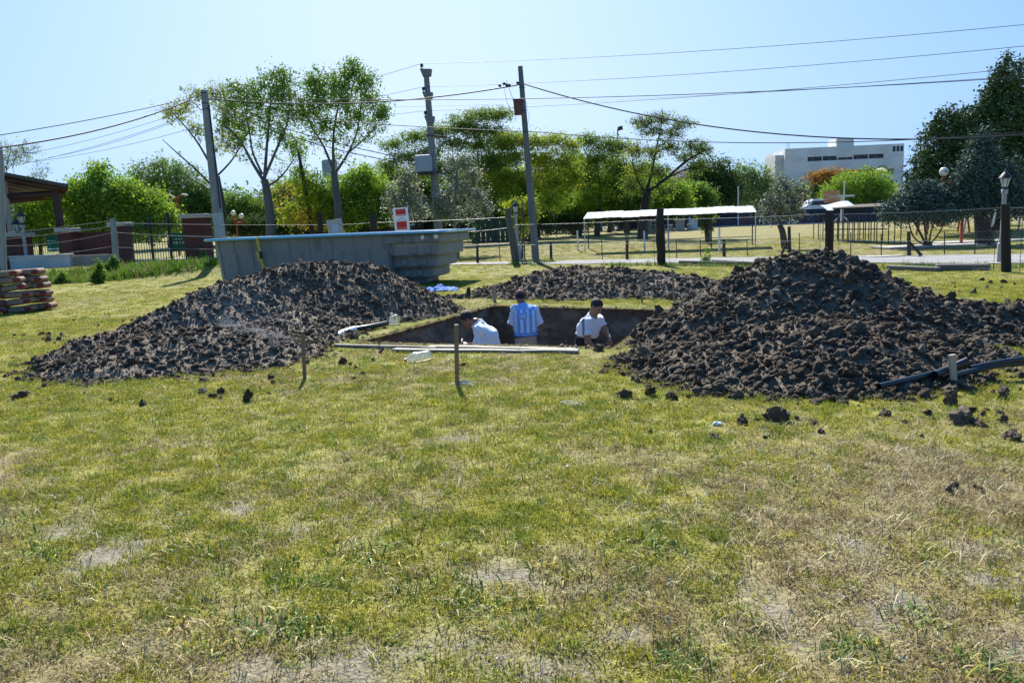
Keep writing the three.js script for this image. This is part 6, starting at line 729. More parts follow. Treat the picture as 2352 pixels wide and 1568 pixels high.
tree('orange_tree', 'orange-flowered tree in front of the white building', { z: -100, base: [1900, 560], r: 0.25, fork: [[1900, 470]], cols: 'orange', leaf: 0.2, sub: 0.5, flat: true, clumps: [[1880, 405, 34, 10], [1915, 398, 34, 12], [1945, 402, 26, 10], [1895, 420, 36, 14], [1880, 440, 26, 14, 0, 'dark'], [1925, 425, 30, 14, 0, 'dark']], n: 5500 });
tree('broad_tree', 'bright green dome-shaped tree before the white building', { z: -92, base: [1975, 560], r: 0.25, fork: [[1975, 480]], cols: 'lime', leaf: 0.2, sub: 0.5, clumps: [[1960, 418, 46, 24], [2005, 412, 42, 22], [1920, 438, 36, 22], [2030, 435, 26, 24], [1985, 445, 56, 26, 0, 'green'], [1905, 460, 24, 18], [1950, 462, 44, 14, 0, 'green'], [2020, 462, 30, 14, 0, 'dark']], n: 11000 });
{ // palm
  const z = -104, b = at(2010, 520, z); b.y = H(b.x, z); const t = thing('palm_tree', 'small palm whose fronds show above the dome-shaped green tree', 'tree', b), h = at(2010, 392, z).sub(b), R = rng(8), pm = []; part('trunk', tube([V(0, 0, 0), h.clone().multiplyScalar(0.5).add(V(0.1, 0, 0)), h], [0.22, 0.17, 0.14], 8), BARK.grey, t);
  for (let k = 0; k < 17; k++) { const a = k / 17 * 6.283 + 0.3 * R(), el = 0.2 + 0.9 * R(), L = 1.9 + 0.6 * R(), P = [...Array(8)].map((_, i) => { const s = i / 7; return h.clone().add(V(Math.cos(a) * L * s * Math.cos(el * (1 - s * 0.4)), L * (Math.sin(el) * s - 0.62 * s * s), Math.sin(a) * L * s)); }), g = [tube(P, [0.03, 0.02, 0.01], 3)]; for (let i = 1; i < 8; i++) for (const sd of [-1, 1]) for (const o of [0, 0.5]) { const p = P[i].clone().lerp(P[i - 1], o), d = V(-Math.sin(a) * sd * 0.45, -0.3, Math.cos(a) * sd * 0.45), f = V(Math.cos(a) * 0.18, 0, Math.sin(a) * 0.18), q = new THREE.BufferGeometry(), e = p.clone().add(d).add(f), w = f.clone().multiplyScalar(0.35); q.setAttribute('position', new THREE.Float32BufferAttribute([p.x - w.x, p.y, p.z - w.z, p.x + w.x, p.y, p.z + w.z, e.x, e.y, e.z], 3)); q.computeVertexNormals(); g.push(q); } part('frond', g, leafMat([0.09, 0.14, 0.05], 0.3, 0.5), t); }
}
// conifers at the right
const con = { mat: 'needle', leaf: 0.17, slim: 0.42, dens: 1.8, sub: 0.30, bark: 'dark', droop: 0.3, shell: 0.35, twigs: false };
tree('conifer', 'big dark conifer filling the upper right corner', { ...con, z: -38, base: [2290, 585], r: 0.4, fork: [[2292, 480], [2300, 380]], cols: 'conifer', clumps: [[2312, 142, 9, 24], [2300, 172, 18, 26], [2340, 165, 12, 26], [2325, 190, 22, 26], [2282, 205, 18, 26], [2285, 230, 30, 30], [2330, 225, 40, 36], [2248, 262, 30, 24], [2300, 280, 60, 44], [2360, 260, 40, 60], [2210, 290, 36, 30], [2180, 270, 26, 22], [2160, 320, 44, 34], [2230, 330, 60, 46], [2310, 340, 70, 50], [2130, 360, 36, 26], [2190, 375, 60, 40], [2270, 390, 70, 50], [2350, 390, 50, 60], [2120, 400, 36, 22], [2160, 420, 50, 34], [2230, 440, 70, 40], [2320, 450, 60, 40], [2360, 330, 40, 60], [2145, 290, 20, 20], [2100, 420, 22, 16]], n: 30000 });
tree('juniper', 'bluish juniper with one thick trunk beside the lamp', { ...con, z: -30.2, base: [2264, 572], r: 0.36, fork: [[2258, 520], [2250, 470]], taper: 0.55, cols: 'blue', leaf: 0.13, sub: 0.3, clumps: [[2240, 400, 40, 40], [2285, 420, 40, 36], [2255, 350, 30, 30], [2220, 440, 34, 30], [2275, 460, 50, 30], [2320, 440, 36, 34], [2340, 470, 34, 28], [2230, 470, 40, 20], [2260, 320, 18, 20], [2310, 400, 30, 30]], n: 13500, extra: limbs([[[[2270, 545], [2290, 515], [2315, 490], [2340, 470]], 0.14, 0.04], [[[2256, 500], [2240, 470], [2225, 440]], 0.1, 0.03]]) });
tree('juniper', 'low spreading bluish juniper with many thin stems right of the pergola', { ...con, z: -30.6, base: [2132, 575], r: 0.24, fork: [[2130, 556]], cols: 'blue', leaf: 0.13, sub: 0.3, clumps: [[2055, 485, 26, 16], [2085, 470, 36, 24], [2125, 455, 40, 28], [2165, 460, 40, 28], [2105, 490, 46, 20], [2160, 490, 46, 18], [2195, 480, 26, 22], [2120, 435, 26, 16], [2040, 495, 16, 10]], n: 9500, extra: limbs([[[[2128, 562], [2112, 530], [2095, 500]], 0.07, 0.04], [[[2130, 560], [2126, 530], [2122, 495]], 0.06, 0.04], [[[2134, 560], [2140, 530], [2150, 500]], 0.05, 0.03], [[[2136, 562], [2158, 535], [2172, 505]], 0.05, 0.03], [[[2126, 564], [2100, 545], [2088, 510]], 0.05, 0.03]]) });
{ // weeds by the left fence and the roadside
  const wd = (px, py, z, h, w, n, label) => tree('weed_clump', label, { z, base: [px, py], r: 0.015, clumps: [[px, py - h * 0.3, w, h * 0.35], [px + 2, py - h * 0.7, w * 0.5, h * 0.35], [px - w * 0.5, py - h * 0.15, w * 0.7, h * 0.2], [px + w * 0.6, py - h * 0.15, w * 0.7, h * 0.2]], n, leaf: 0.1, cols: 'green', sub: 0.12, cat: 'weeds' });
  wd(225, 648, -28.5, 46, 12, 900, 'tall dark green weed clump on the lawn left of the pool'); wd(140, 650, -29.5, 26, 12, 450, 'low weed clump right of the cement bags'); wd(465, 604, -33.8, 30, 9, 260, 'weeds at the foot of the large brick pier'); wd(258, 618, -31.5, 34, 14, 500, 'weeds round the concrete fence post'); wd(1622, 606, -27, 40, 8, 130, 'thin yellow-flowered weeds by the old timbers');
}

{ // a puff of dry dust drifting over the front of the left heap
  const R = rng(222), root = thing('dust_cloud', 'faint puff of pale dust drifting over the left heap behind the pale peg', 'dust'); root.userData.kind = 'stuff';
  const n = 5200, im = finish(new THREE.InstancedMesh(plain(new THREE.TetrahedronGeometry(0.0042)), mat([0.62, 0.56, 0.50], 1), n)), m4 = new THREE.Matrix4(), q = new THREE.Quaternion();
  for (let k = 0; k < n; k++) { const t = R(), p = at(lerp(505, 665, t) + 34 * bell(R), lerp(742, 806, t) + 26 * bell(R), -10.6 + 0.5 * bell(R)); p.y = Math.max(p.y, heapAt(p.x, p.z) + 0.03); m4.compose(p, q.set(R(), R(), R(), R()).normalize(), V(1, 1, 1).multiplyScalar(0.5 + R())); im.setMatrixAt(k, m4); }
  im.name = 'dust_specks'; im.userData = { kind: 'stuff' }; root.add(im);
}

// ---------------------------------------------------------------- people: distance fields meshed with surface nets
function surfaceNets(fn, lo, hi, s) {
  const nx = Math.ceil((hi[0] - lo[0]) / s) + 1, ny = Math.ceil((hi[1] - lo[1]) / s) + 1, nz = Math.ceil((hi[2] - lo[2]) / s) + 1, v = new Float32Array(nx * ny * nz), id = new Int32Array(nx * ny * nz).fill(-1), I = (i, j, k) => (k * ny + j) * nx + i, pos = [], idx = [];
  for (let k = 0; k < nz; k++) for (let j = 0; j < ny; j++) for (let i = 0; i < nx; i++) v[I(i, j, k)] = fn(lo[0] + i * s, lo[1] + j * s, lo[2] + k * s);
  const E = [[0, 1], [2, 3], [4, 5], [6, 7], [0, 2], [1, 3], [4, 6], [5, 7], [0, 4], [1, 5], [2, 6], [3, 7]];
  for (let k = 0; k + 1 < nz; k++) for (let j = 0; j + 1 < ny; j++) for (let i = 0; i + 1 < nx; i++) {
    const c = []; let neg = 0; for (let q = 0; q < 8; q++) { c[q] = v[I(i + (q & 1), j + (q >> 1 & 1), k + (q >> 2))]; if (c[q] < 0) neg++; } if (!neg || neg === 8) continue;
    let x = 0, y = 0, z = 0, n = 0; for (const [a, b] of E) if (c[a] < 0 !== c[b] < 0) { const t = c[a] / (c[a] - c[b]); x += lerp(a & 1, b & 1, t); y += lerp(a >> 1 & 1, b >> 1 & 1, t); z += lerp(a >> 2, b >> 2, t); n++; }
    id[I(i, j, k)] = pos.length / 3; pos.push(lo[0] + (i + x / n) * s, lo[1] + (j + y / n) * s, lo[2] + (k + z / n) * s);
  }
  const quad = (a, b, c, d, f) => { if (Math.min(a, b, c, d) < 0) return; f ? idx.push(a, b, c, a, c, d) : idx.push(a, c, b, a, d, c); };
  for (let k = 1; k + 1 < nz; k++) for (let j = 1; j + 1 < ny; j++) for (let i = 1; i + 1 < nx; i++) { const a = v[I(i, j, k)] < 0;
    if (a !== v[I(i + 1, j, k)] < 0) quad(id[I(i, j - 1, k - 1)], id[I(i, j, k - 1)], id[I(i, j, k)], id[I(i, j - 1, k)], a);
    if (a !== v[I(i, j + 1, k)] < 0) quad(id[I(i - 1, j, k - 1)], id[I(i - 1, j, k)], id[I(i, j, k)], id[I(i, j, k - 1)], a);
    if (a !== v[I(i, j, k + 1)] < 0) quad(id[I(i - 1, j - 1, k)], id[I(i, j - 1, k)], id[I(i, j, k)], id[I(i - 1, j, k)], a); }
  const g = new THREE.BufferGeometry(); g.setAttribute('position', new THREE.Float32BufferAttribute(pos, 3)); g.setIndex(idx);
  const nr = new Float32Array(pos.length), e = s * 0.6; for (let q = 0; q < pos.length; q += 3) { const [x, y, z] = [pos[q], pos[q + 1], pos[q + 2]], n = V(fn(x + e, y, z) - fn(x - e, y, z), fn(x, y + e, z) - fn(x, y - e, z), fn(x, y, z + e) - fn(x, y, z - e)).normalize(); nr.set([n.x, n.y, n.z], q); }
  g.setAttribute('normal', new THREE.Float32BufferAttribute(nr, 3)); return plain(g);
}
const smin = (a, b, k) => { const h = Math.max(k - Math.abs(a - b), 0) / k; return Math.min(a, b) - h * h * k * 0.25; };
function capsule(a, b, ra, rb) { const bx = b.x - a.x, by = b.y - a.y, bz = b.z - a.z, L = bx * bx + by * by + bz * bz + 1e-9; return (x, y, z) => { const px = x - a.x, py = y - a.y, pz = z - a.z, t = clamp((px * bx + py * by + pz * bz) / L), dx = px - bx * t, dy = py - by * t, dz = pz - bz * t; return Math.sqrt(dx * dx + dy * dy + dz * dz) - lerp(ra, rb, t); }; }
const blend = (list, k) => (x, y, z) => { let d = 9; for (const f of list) d = smin(d, f(x, y, z), k); return d; };
const frame = (o, fwd, up) => { const f = fwd.clone().normalize(), r = V(0, 0, 0).crossVectors(f, up).normalize(), u = V(0, 0, 0).crossVectors(r, f); return { o, f, r, u, to: (a, b, c) => o.clone().addScaledVector(r, a).addScaledVector(u, b).addScaledVector(f, c), loc: (x, y, z) => { const px = x - o.x, py = y - o.y, pz = z - o.z; return [px * r.x + py * r.y + pz * r.z, px * u.x + py * u.y + pz * u.z, px * f.x + py * f.y + pz * f.z]; } }; };
const ell = (F, c, r) => (x, y, z) => { const [a, b, d] = F.loc(x, y, z), X = (a - c[0]) / r[0], Y = (b - c[1]) / r[1], Z = (d - c[2]) / r[2], k0 = Math.sqrt(X * X + Y * Y + Z * Z), k1 = Math.sqrt((X / r[0]) ** 2 + (Y / r[1]) ** 2 + (Z / r[2]) ** 2) + 1e-9; return k0 * (k0 - 1) / k1; };
function bounds(pts, m) { const lo = [1e9, 1e9, 1e9], hi = [-1e9, -1e9, -1e9]; for (const p of pts) p.toArray().forEach((q, i) => { lo[i] = Math.min(lo[i], q - m); hi[i] = Math.max(hi[i], q + m); }); return [lo, hi]; }
function paint(g, fn) { const p = g.attributes.position, c = new Float32Array(p.count * 3); for (let i = 0; i < p.count; i++) c.set(fn(p.getX(i), p.getY(i), p.getZ(i)), i * 3); g.setAttribute('color', new THREE.Float32BufferAttribute(c, 3)); return g; }
function handField(w, dir, palm, side, curl) { // five fingers rooted in a palm
  const F = frame(w, dir, palm), up = F.u, L = [], fg = [];
  for (let k = 0; k < 4; k++) { const a = (k - 1.5) * 0.021, kn = F.to(a * side, 0, 0.088 - 0.004 * Math.abs(k - 1.2)); L.push(capsule(F.to(a * 0.6 * side, 0, 0.005), kn, 0.014, 0.0115)); let p = kn, an = 0.25 * curl; for (const s of [0.040, 0.026, 0.02]) { an += 0.62 * curl; const ln = s * [0.92, 1.05, 1.0, 0.8][k], q = p.clone().addScaledVector(F.f, ln * Math.cos(an)).addScaledVector(up, -ln * Math.sin(an)); fg.push(capsule(p, q, 0.0095, 0.0082)); p = q; } }
  const t0 = F.to(-0.03 * side, -0.004, 0.03), t1 = F.to(-0.058 * side, -0.018, 0.062), t2 = F.to(-0.054 * side, -0.034, 0.092); fg.push(capsule(t0, t1, 0.013, 0.0105), capsule(t1, t2, 0.0105, 0.009));
  const pal = blend(L, 0.016), fin = fg; return (x, y, z) => { let d = pal(x, y, z); for (const f of fin) d = smin(d, f(x, y, z), 0.006); return d; };
}
function person(label, pos, J, o) {
  const root = thing('person', label, 'person', pos), HF = frame(J.head, o.look, o.headUp ?? V(0, 1, 0)), up = J.neck.clone().sub(J.pelvis).normalize(), lat = J.SR.clone().sub(J.SL).normalize(), C = J.chest;
  const off = (p, l, u = 0) => p.clone().addScaledVector(lat, l).addScaledVector(up, u);
  const torso = e => [capsule(off(J.pelvis, 0.075), off(C, 0.085), 0.105 + e, 0.11 + e), capsule(off(J.pelvis, -0.075), off(C, -0.085), 0.105 + e, 0.105 + e), capsule(J.pelvis, C, 0.12 + e, 0.125 + e), capsule(J.SL, J.SR, 0.062 + e, 0.062 + e), capsule(C, J.neck, 0.115 + e, 0.06 + e)];
  const arm = (s, e) => [capsule(J['S' + s], J['E' + s], 0.053 + e, 0.042 + e), capsule(J['E' + s], J['W' + s], 0.041 + e, 0.027 + e)], leg = (s, e, cuff = 0) => [capsule(J['H' + s], J['K' + s], 0.092 + e, 0.06 + e + cuff), capsule(J['K' + s], J['A' + s], 0.058 + e + cuff, 0.042 + e + cuff * 1.6)];
  const toe = s => J['A' + s].clone().addScaledVector(o.face, 0.17).setY(0.04);
  const body = blend([...torso(0), ...arm('L', 0), ...arm('R', 0), ...leg('L', 0), ...leg('R', 0), capsule(J.neck, HF.to(0, -0.06, -0.015), 0.058, 0.055), capsule(J.AL, toe('L'), 0.042, 0.035), capsule(J.AR, toe('R'), 0.042, 0.035)], 0.045);
  const all = [J.pelvis, J.neck, J.SL, J.SR, J.EL, J.ER, J.WL, J.WR, J.KL, J.KR, J.AL, J.AR, toe('L'), toe('R'), J.head];
  const skull = blend([ell(HF, [0, 0.03, -0.012], [0.076, 0.092, 0.096]), ell(HF, [0, -0.035, 0.022], [0.058, 0.075, 0.068]), capsule(HF.to(0, -0.098, 0.06), HF.to(0, -0.09, 0.05), 0.022, 0.03), capsule(J.neck, HF.to(0, -0.06, -0.015), 0.058, 0.055)], 0.035);
  const face = blend([capsule(HF.to(0, 0.012, 0.084), HF.to(0, -0.03, 0.108), 0.010, 0.0125), capsule(HF.to(-0.014, -0.036, 0.094), HF.to(0.014, -0.036, 0.094), 0.008, 0.008), capsule(HF.to(-0.02, -0.064, 0.08), HF.to(0.02, -0.064, 0.08), 0.008, 0.008), capsule(HF.to(-0.045, 0.03, 0.074), HF.to(0.045, 0.03, 0.074), 0.011, 0.011), capsule(HF.to(-0.045, -0.02, 0.06), HF.to(-0.035, -0.03, 0.07), 0.016, 0.014), capsule(HF.to(0.045, -0.02, 0.06), HF.to(0.035, -0.03, 0.07), 0.016, 0.014)], 0.008), ears = blend([ell(HF, [0.078, -0.005, -0.005], [0.012, 0.032, 0.019]), ell(HF, [-0.078, -0.005, -0.005], [0.012, 0.032, 0.019])], 0.005);
  const eyeL = HF.to(-0.032, 0.008, 0.09), eyeR = HF.to(0.032, 0.008, 0.09), sock = (x, y, z) => Math.min(Math.hypot(x - eyeL.x, y - eyeL.y, z - eyeL.z), Math.hypot(x - eyeR.x, y - eyeR.y, z - eyeR.z)) - 0.012;
  const head = (x, y, z) => Math.max(smin(smin(skull(x, y, z), face(x, y, z), 0.014), ears(x, y, z), 0.008), -sock(x, y, z));
  const hands = ['L', 'R'].map(s => { const h = o['hand' + s], f = handField(J['W' + s], h.dir, h.palm, s === 'L' ? -1 : 1, h.curl ?? 1); return surfaceNets(f, ...bounds([J['W' + s].clone().addScaledVector(h.dir.clone().normalize(), 0.08)], 0.135), 0.0045); });
  part('body', join([surfaceNets(body, ...bounds(all, 0.16), 0.014), surfaceNets(head, ...bounds([J.head], 0.17), 0.005), ...hands]), mat(o.skin, 0.55), root);
  for (const e of [HF.to(-0.032, 0.007, 0.079), HF.to(0.032, 0.007, 0.079)]) part('eye', place(new THREE.SphereGeometry(0.0105, 12, 8), e.x, e.y, e.z), mat([0.05, 0.04, 0.035], 0.25), root);
  if (o.hair) { const hr = ell(HF, [0, 0.032, -0.014], [0.0805, 0.0965, 0.101]); part('hair', surfaceNets((x, y, z) => { const [a, b, c] = HF.loc(x, y, z); return Math.max(hr(x, y, z) + 0.009 * (vnoise(x * 80, y * 80, z * 80) - 0.5), -(b - 0.07 - (c - 0.075) * o.hair.cut - 0.02 * (vnoise(a * 45, c * 45, 3) - 0.5) + 0.018 * sstep(0.05, 0.075, Math.abs(a)) * sstep(-0.02, 0.03, c)), c > 0.0 ? 0.0 - 1 : -1); }, ...bounds([J.head], 0.16), 0.006), mat(o.hair.c, 0.7), root); if (o.beard) { const br = ell(HF, [0, -0.05, 0.024], [0.062, 0.066, 0.074]); part('beard', surfaceNets((x, y, z) => { const [a, b, c] = HF.loc(x, y, z); return Math.max(br(x, y, z), b + 0.045 + 0.25 * Math.max(0, Math.abs(a) < 0.02 ? 0.02 : 0)); }, ...bounds([J.head], 0.15), 0.006), mat([0.03, 0.022, 0.018], 0.9), root); } }
  if (o.cap) { const cp = ell(HF, [0, 0.034, -0.014], [0.091, 0.108, 0.111]), crown = surfaceNets((x, y, z) => { const [a, b, c] = HF.loc(x, y, z); return Math.max(cp(x, y, z), -(b - 0.022 - c * 0.10)); }, ...bounds([J.head], 0.17), 0.006); const k = part('cap', paint(crown, (x, y, z) => { const [a, b, c] = HF.loc(x, y, z); return c < -0.02 && Math.abs(b - 0.075 - 0.9 * Math.abs(a) * -0.6) < 0.012 ? [0.42, 0.06, 0.05] : b > 0.115 ? [0.30, 0.05, 0.05] : [0.03, 0.028, 0.045]; }), mat([1, 1, 1], 0.8, { vertexColors: true }), root); part('visor', surfaceNets((x, y, z) => { const [a, b, c] = HF.loc(x, y, z); return Math.max(Math.hypot(a / 0.95, c - 0.08) - 0.088, Math.abs(b - 0.032 - 0.15 * (0.08 - c) + a * a * 2.2) - 0.005, -c + 0.05); }, ...bounds([HF.to(0, 0.02, 0.1)], 0.14), 0.005), mat([0.03, 0.028, 0.045], 0.8), k); const hr = ell(HF, [0, 0.02, -0.014], [0.08, 0.085, 0.1]); part('hair', surfaceNets((x, y, z) => { const [a, b, c] = HF.loc(x, y, z); return Math.max(hr(x, y, z), b - 0.03, c - 0.02, -(b + 0.062)); }, ...bounds([J.head], 0.15), 0.006), mat([0.012, 0.01, 0.01], 0.8), root); }
  // clothes
  const hem = J.pelvis.clone().addScaledVector(up, o.hem), sl = s => { const m = J['S' + s].clone().lerp(J['E' + s], o.sleeve ?? 0.85); return capsule(J['S' + s], m, 0.066, 0.075); }, cut = s => { const a = J['E' + s].clone().sub(J['S' + s]).normalize(), p = J['S' + s].clone().lerp(J['E' + s], (o.sleeve ?? 0.85) + 0.02); return (x, y, z) => (x - p.x) * a.x + (y - p.y) * a.y + (z - p.z) * a.z; };
  const slL = sl('L'), slR = sl('R'), cL = cut('L'), cR = cut('R'), shT = blend(torso(0.024 + (o.fit ?? 0)), 0.05), nk = J.neck.clone().addScaledVector(up, 0.008), fw = o.face;
  const shirt = (x, y, z) => { const t = Math.max(slL(x, y, z), cL(x, y, z)), u = Math.max(slR(x, y, z), cR(x, y, z)); let d = smin(smin(shT(x, y, z), t, 0.045), u, 0.045); const fold = 0.022 * (vnoise(x * 9 + 3, y * 4.5, z * 9 + o.seed) - 0.5) + 0.022 * (Math.abs(vnoise(x * 15 + y * 10 + o.seed, y * 7 - x * 5, z * 15) - 0.5) * 2 - 0.4) + 0.006 * (vnoise(x * 40, y * 25, z * 40) - 0.5); d += fold; const hp = (x - hem.x) * up.x + (y - hem.y) * up.y + (z - hem.z) * up.z, np = (x - nk.x) * (up.x - 0.35 * fw.x * -1) + (y - nk.y) * up.y + (z - nk.z) * (up.z + 0.35 * fw.z); return Math.max(d, -hp, np); };
  const sg = surfaceNets(shirt, ...bounds([J.pelvis, J.neck, J.SL, J.SR, J.EL, J.ER], 0.19), 0.0105), sp = part('shirt', o.shirtPaint ? paint(sg, o.shirtPaint({ lat, up, J, C })) : sg, mat(o.shirtPaint ? [1, 1, 1] : o.shirt, 0.85, { vertexColors: !!o.shirtPaint, bumpMap: rep(T.grain, 30), bumpScale: 0.001 }), root);
  const wp = J.pelvis.clone().addScaledVector(up, o.waist ?? 0.07), tr = blend([capsule(off(J.pelvis, 0.07), off(J.pelvis, -0.07), 0.12, 0.12), ...leg('L', 0.018, 0.008), ...leg('R', 0.018, 0.008), capsule(off(J.pelvis, 0.06, 0.1), off(J.pelvis, -0.06, 0.1), 0.115, 0.115), ...(o.waist ? torso(0.012).slice(0, 3) : [])], 0.03), trouser = (x, y, z) => Math.max(tr(x, y, z) + 0.012 * (vnoise(x * 13, y * 8, z * 13) - 0.5), (x - wp.x) * up.x + (y - wp.y) * up.y + (z - wp.z) * up.z, 0.11 - y);
  part('trousers', surfaceNets(trouser, ...bounds([J.pelvis, J.KL, J.KR, J.AL, J.AR], 0.19), 0.0125), mat(o.trousers, 0.85), root);
  for (const s of ['L', 'R']) { const sh = blend([capsule(J['A' + s].clone().setY(0.06), toe(s), 0.056, 0.048)], 0.02); part('shoe', surfaceNets((x, y, z) => Math.max(sh(x, y, z), y - 0.11, -y), ...bounds([J['A' + s], toe(s)], 0.1), 0.012), mat([0.03, 0.028, 0.026], 0.8), root); }
  return { root, shirt, HF };
}
const FLOOR = PIT_FLOOR + 0.0, stand = (x, z) => [x, FLOOR, z];
// man in the striped jersey, back to us
{
  const J = { pelvis: V(0, 0.94, 0), chest: V(-0.005, 1.27, -0.04), neck: V(-0.03, 1.475, -0.10), head: V(-0.07, 1.60, -0.155), SL: V(-0.17, 1.405, -0.06), SR: V(0.165, 1.375, -0.06), EL: V(-0.245, 1.13, -0.08), ER: V(0.265, 1.12, -0.10), WL: V(-0.15, 0.98, -0.30), WR: V(0.17, 0.99, -0.32), HL: V(-0.085, 0.9, 0), HR: V(0.085, 0.9, 0), KL: V(-0.1, 0.49, -0.05), KR: V(0.1, 0.49, -0.05), AL: V(-0.11, 0.08, 0), AR: V(0.11, 0.08, 0) };
  const r = person('man in a striped blue and white jersey and cap, back turned, in the pit', stand(0.245, -13.7), J, { face: V(0, 0, -1), look: V(-0.1, -0.45, -1), headUp: V(0, 1, -0.2), skin: [0.20, 0.105, 0.065], cap: true, trousers: [0.42, 0.37, 0.31], hem: -0.03, sleeve: 0.92, seed: 1, handL: { dir: V(0.4, -0.5, -0.8), palm: V(-0.6, 0.6, 0.3) }, handR: { dir: V(-0.4, -0.5, -0.8), palm: V(0.6, 0.6, 0.3) },
    shirtPaint: ({ lat, J }) => (x, y, z) => { const u = x * lat.x + y * 0, h = y - J.pelvis.y, blue = [0.15, 0.36, 0.78], pale = [0.62, 0.72, 0.90], arch = 0.45 - 1.2 * u * u; if (h < 0.012) return [0.03, 0.05, 0.16]; if (Math.abs(u) > 0.20 || h > arch + 0.03) return Math.abs(u) > 0.17 ? [0.66, 0.72, 0.84] : [0.25, 0.46, 0.86]; if (h < 0.07) return blue; return ((u + 0.4) / 0.052 | 0) % 2 ? blue : pale; } });
  const txt = canvasTex(256, 160, (g, w, h) => { g.fillStyle = '#9cc2ec'; g.fillRect(0, 0, w, h); g.strokeStyle = '#1d3f86'; g.lineWidth = 9; g.strokeRect(8, 10, w - 16, h - 20); g.fillStyle = '#dbe8fb'; g.strokeStyle = '#2a5fb4'; g.lineWidth = 8; g.font = 'bold 92px sans-serif'; g.textAlign = 'center'; g.strokeText('UNO', 128, 116, 200); g.fillText('UNO', 128, 116, 200); });
  const n = 10, pos = [], uv = [], P = (a, b) => { const x = -0.12 + a * 0.155, y = 1.235 + b * 0.105 + a * 0.02; let z = 0.3; for (let q = 0; q < 60; q++) { const d = r.shirt(x, y, z); if (d < 0.003) break; z -= Math.max(0.002, d * 0.7); } return [x, y, z + 0.002]; };
  for (let i = 0; i < n; i++) for (let j = 0; j < n; j++) for (const [a, b] of [[i, j], [i + 1, j], [i + 1, j + 1], [i, j], [i + 1, j + 1], [i, j + 1]]) { pos.push(...P(a / n, b / n)); uv.push(a / n, b / n); }
  const g = new THREE.BufferGeometry(); g.setAttribute('position', new THREE.Float32BufferAttribute(pos, 3)); g.setAttribute('uv', new THREE.Float32BufferAttribute(uv, 2)); g.computeVertexNormals(); part('jersey_print', g, mat([1, 1, 1], 0.8, { map: txt }), r.root, 'pale print reading UNO on the back of the jersey');
}
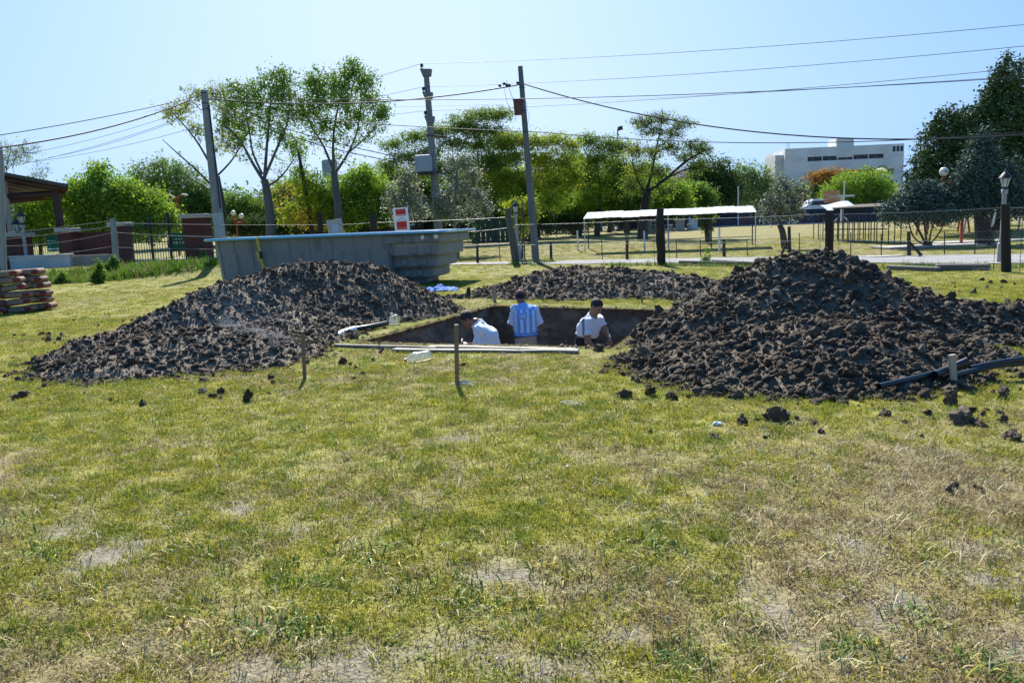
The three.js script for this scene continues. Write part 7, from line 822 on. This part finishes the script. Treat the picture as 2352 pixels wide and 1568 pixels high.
// man in a white shirt bent forward, in profile
{
  const J = { pelvis: V(0, 0.93, 0), chest: V(-0.075, 1.31, 0), neck: V(-0.225, 1.515, 0), head: V(-0.345, 1.565, 0.0), SL: V(-0.165, 1.425, 0.175), SR: V(-0.165, 1.425, -0.175), EL: V(-0.20, 1.075, 0.22), ER: V(-0.24, 1.08, -0.2), WL: V(-0.36, 1.22, 0.11), WR: V(-0.36, 1.19, -0.06), HL: V(0.01, 0.88, 0.09), HR: V(0.01, 0.88, -0.09), KL: V(-0.08, 0.48, 0.11), KR: V(-0.06, 0.48, -0.11), AL: V(0.02, 0.08, 0.12), AR: V(0.02, 0.08, -0.12) };
  for (const k of ['SL', 'SR', 'EL', 'ER', 'WL', 'WR', 'HL', 'HR', 'KL', 'KR', 'AL', 'AR']) if (!k) J[k] = 0;
  const p = stand(-0.28, -11.15); p[1] += 0.01;
  person('man with short dark hair in a plain white T-shirt bending forward in the pit', p, J, { face: V(-1, 0, 0), look: V(-0.82, -0.62, 0.08), headUp: V(-0.6, 1, 0), skin: [0.21, 0.105, 0.065], hair: { c: [0.011, 0.009, 0.009], cut: 0.95 }, shirt: [0.78, 0.79, 0.83], trousers: [0.05, 0.055, 0.07], hem: 0.02, sleeve: 0.9, seed: 4, handL: { dir: V(-0.75, 0.15, -0.35), palm: V(0.1, 0.9, 0.5), curl: 1.25 }, handR: { dir: V(-0.75, 0.1, 0.3), palm: V(0.1, 0.9, -0.5), curl: 1.25 } });
  const t = thing('shovel', 'dark shovel shaft held by the man in the white T-shirt', 'shovel', [p[0] - 0.43, FLOOR, p[2] + 0.04]); part('shaft', rod(V(-0.12, 0.3, 0), V(0.0, 1.27, 0.02), 0.016), M.black, t); part('grip', tube([V(-0.005, 1.25, -0.05), V(0.0, 1.30, 0.02), V(0.0, 1.25, 0.09)], 0.017, 8), M.black, t); part('blade', jitter(plain(new RoundedBoxGeometry(0.22, 0.3, 0.02, 3, 0.009)), 0.01, 6, 3).translate(-0.15, 0.17, 0), mat([0.12, 0.11, 0.1], 0.6, { metalness: 0.5 }), t);
}
// young man reaching down at the right edge
{
  const f = V(0.8, 0, 0.6), J = { pelvis: V(-0.03, 0.93, 0.0), chest: V(0.035, 1.235, 0.04), neck: V(0.10, 1.435, 0.08), head: V(0.155, 1.57, 0.11), SR: V(-0.01, 1.355, 0.195), SL: V(0.195, 1.36, -0.055), ER: V(0.0, 1.07, 0.25), WR: V(0.165, 0.93, 0.32), EL: V(0.29, 1.19, -0.0), WL: V(0.335, 1.10, 0.17), HR: V(-0.08, 0.88, 0.07), HL: V(0.03, 0.88, -0.075), KR: V(-0.03, 0.48, 0.11), KL: V(0.1, 0.48, -0.06), AR: V(-0.1, 0.08, 0.09), AL: V(0.03, 0.08, -0.1) };
  person('young man in a white T-shirt with grey sleeve stripe reaching down in the pit', [1.12, FLOOR + 0.06, -11.75], J, { face: f, look: V(0.62, -0.62, 0.62), headUp: V(0.2, 1, 0.1), skin: [0.33, 0.165, 0.10], hair: { c: [0.016, 0.012, 0.010], cut: 0.85 }, trousers: [0.012, 0.013, 0.018], hem: 0.21, waist: 0.31, fit: -0.006, sleeve: 0.62, seed: 7, handR: { dir: V(0.6, -0.6, 0.35), palm: V(0.5, 0.6, 0.4) }, handL: { dir: V(0.15, -0.75, 0.55), palm: V(0.8, 0.4, 0.3), curl: 1.3 },
    shirtPaint: ({ J, lat }) => { const a = J.SR.clone().lerp(J.neck, 0.45).addScaledVector(f, 0.02), b = J.ER, d = b.clone().sub(a), ax = V(0, 0, 0).crossVectors(lat, d).normalize(); return (x, y, z) => { const s = (x - J.SR.x) * lat.x + (y - J.SR.y) * lat.y + (z - J.SR.z) * lat.z, w = (x - J.SR.x) * ax.x + (y - J.SR.y) * ax.y + (z - J.SR.z) * ax.z; return s > -0.075 && Math.abs(w - 0.0) < 0.024 ? [0.15, 0.23, 0.34] : [0.78, 0.79, 0.83]; }; } });
}

renderer.render(scene, camera);
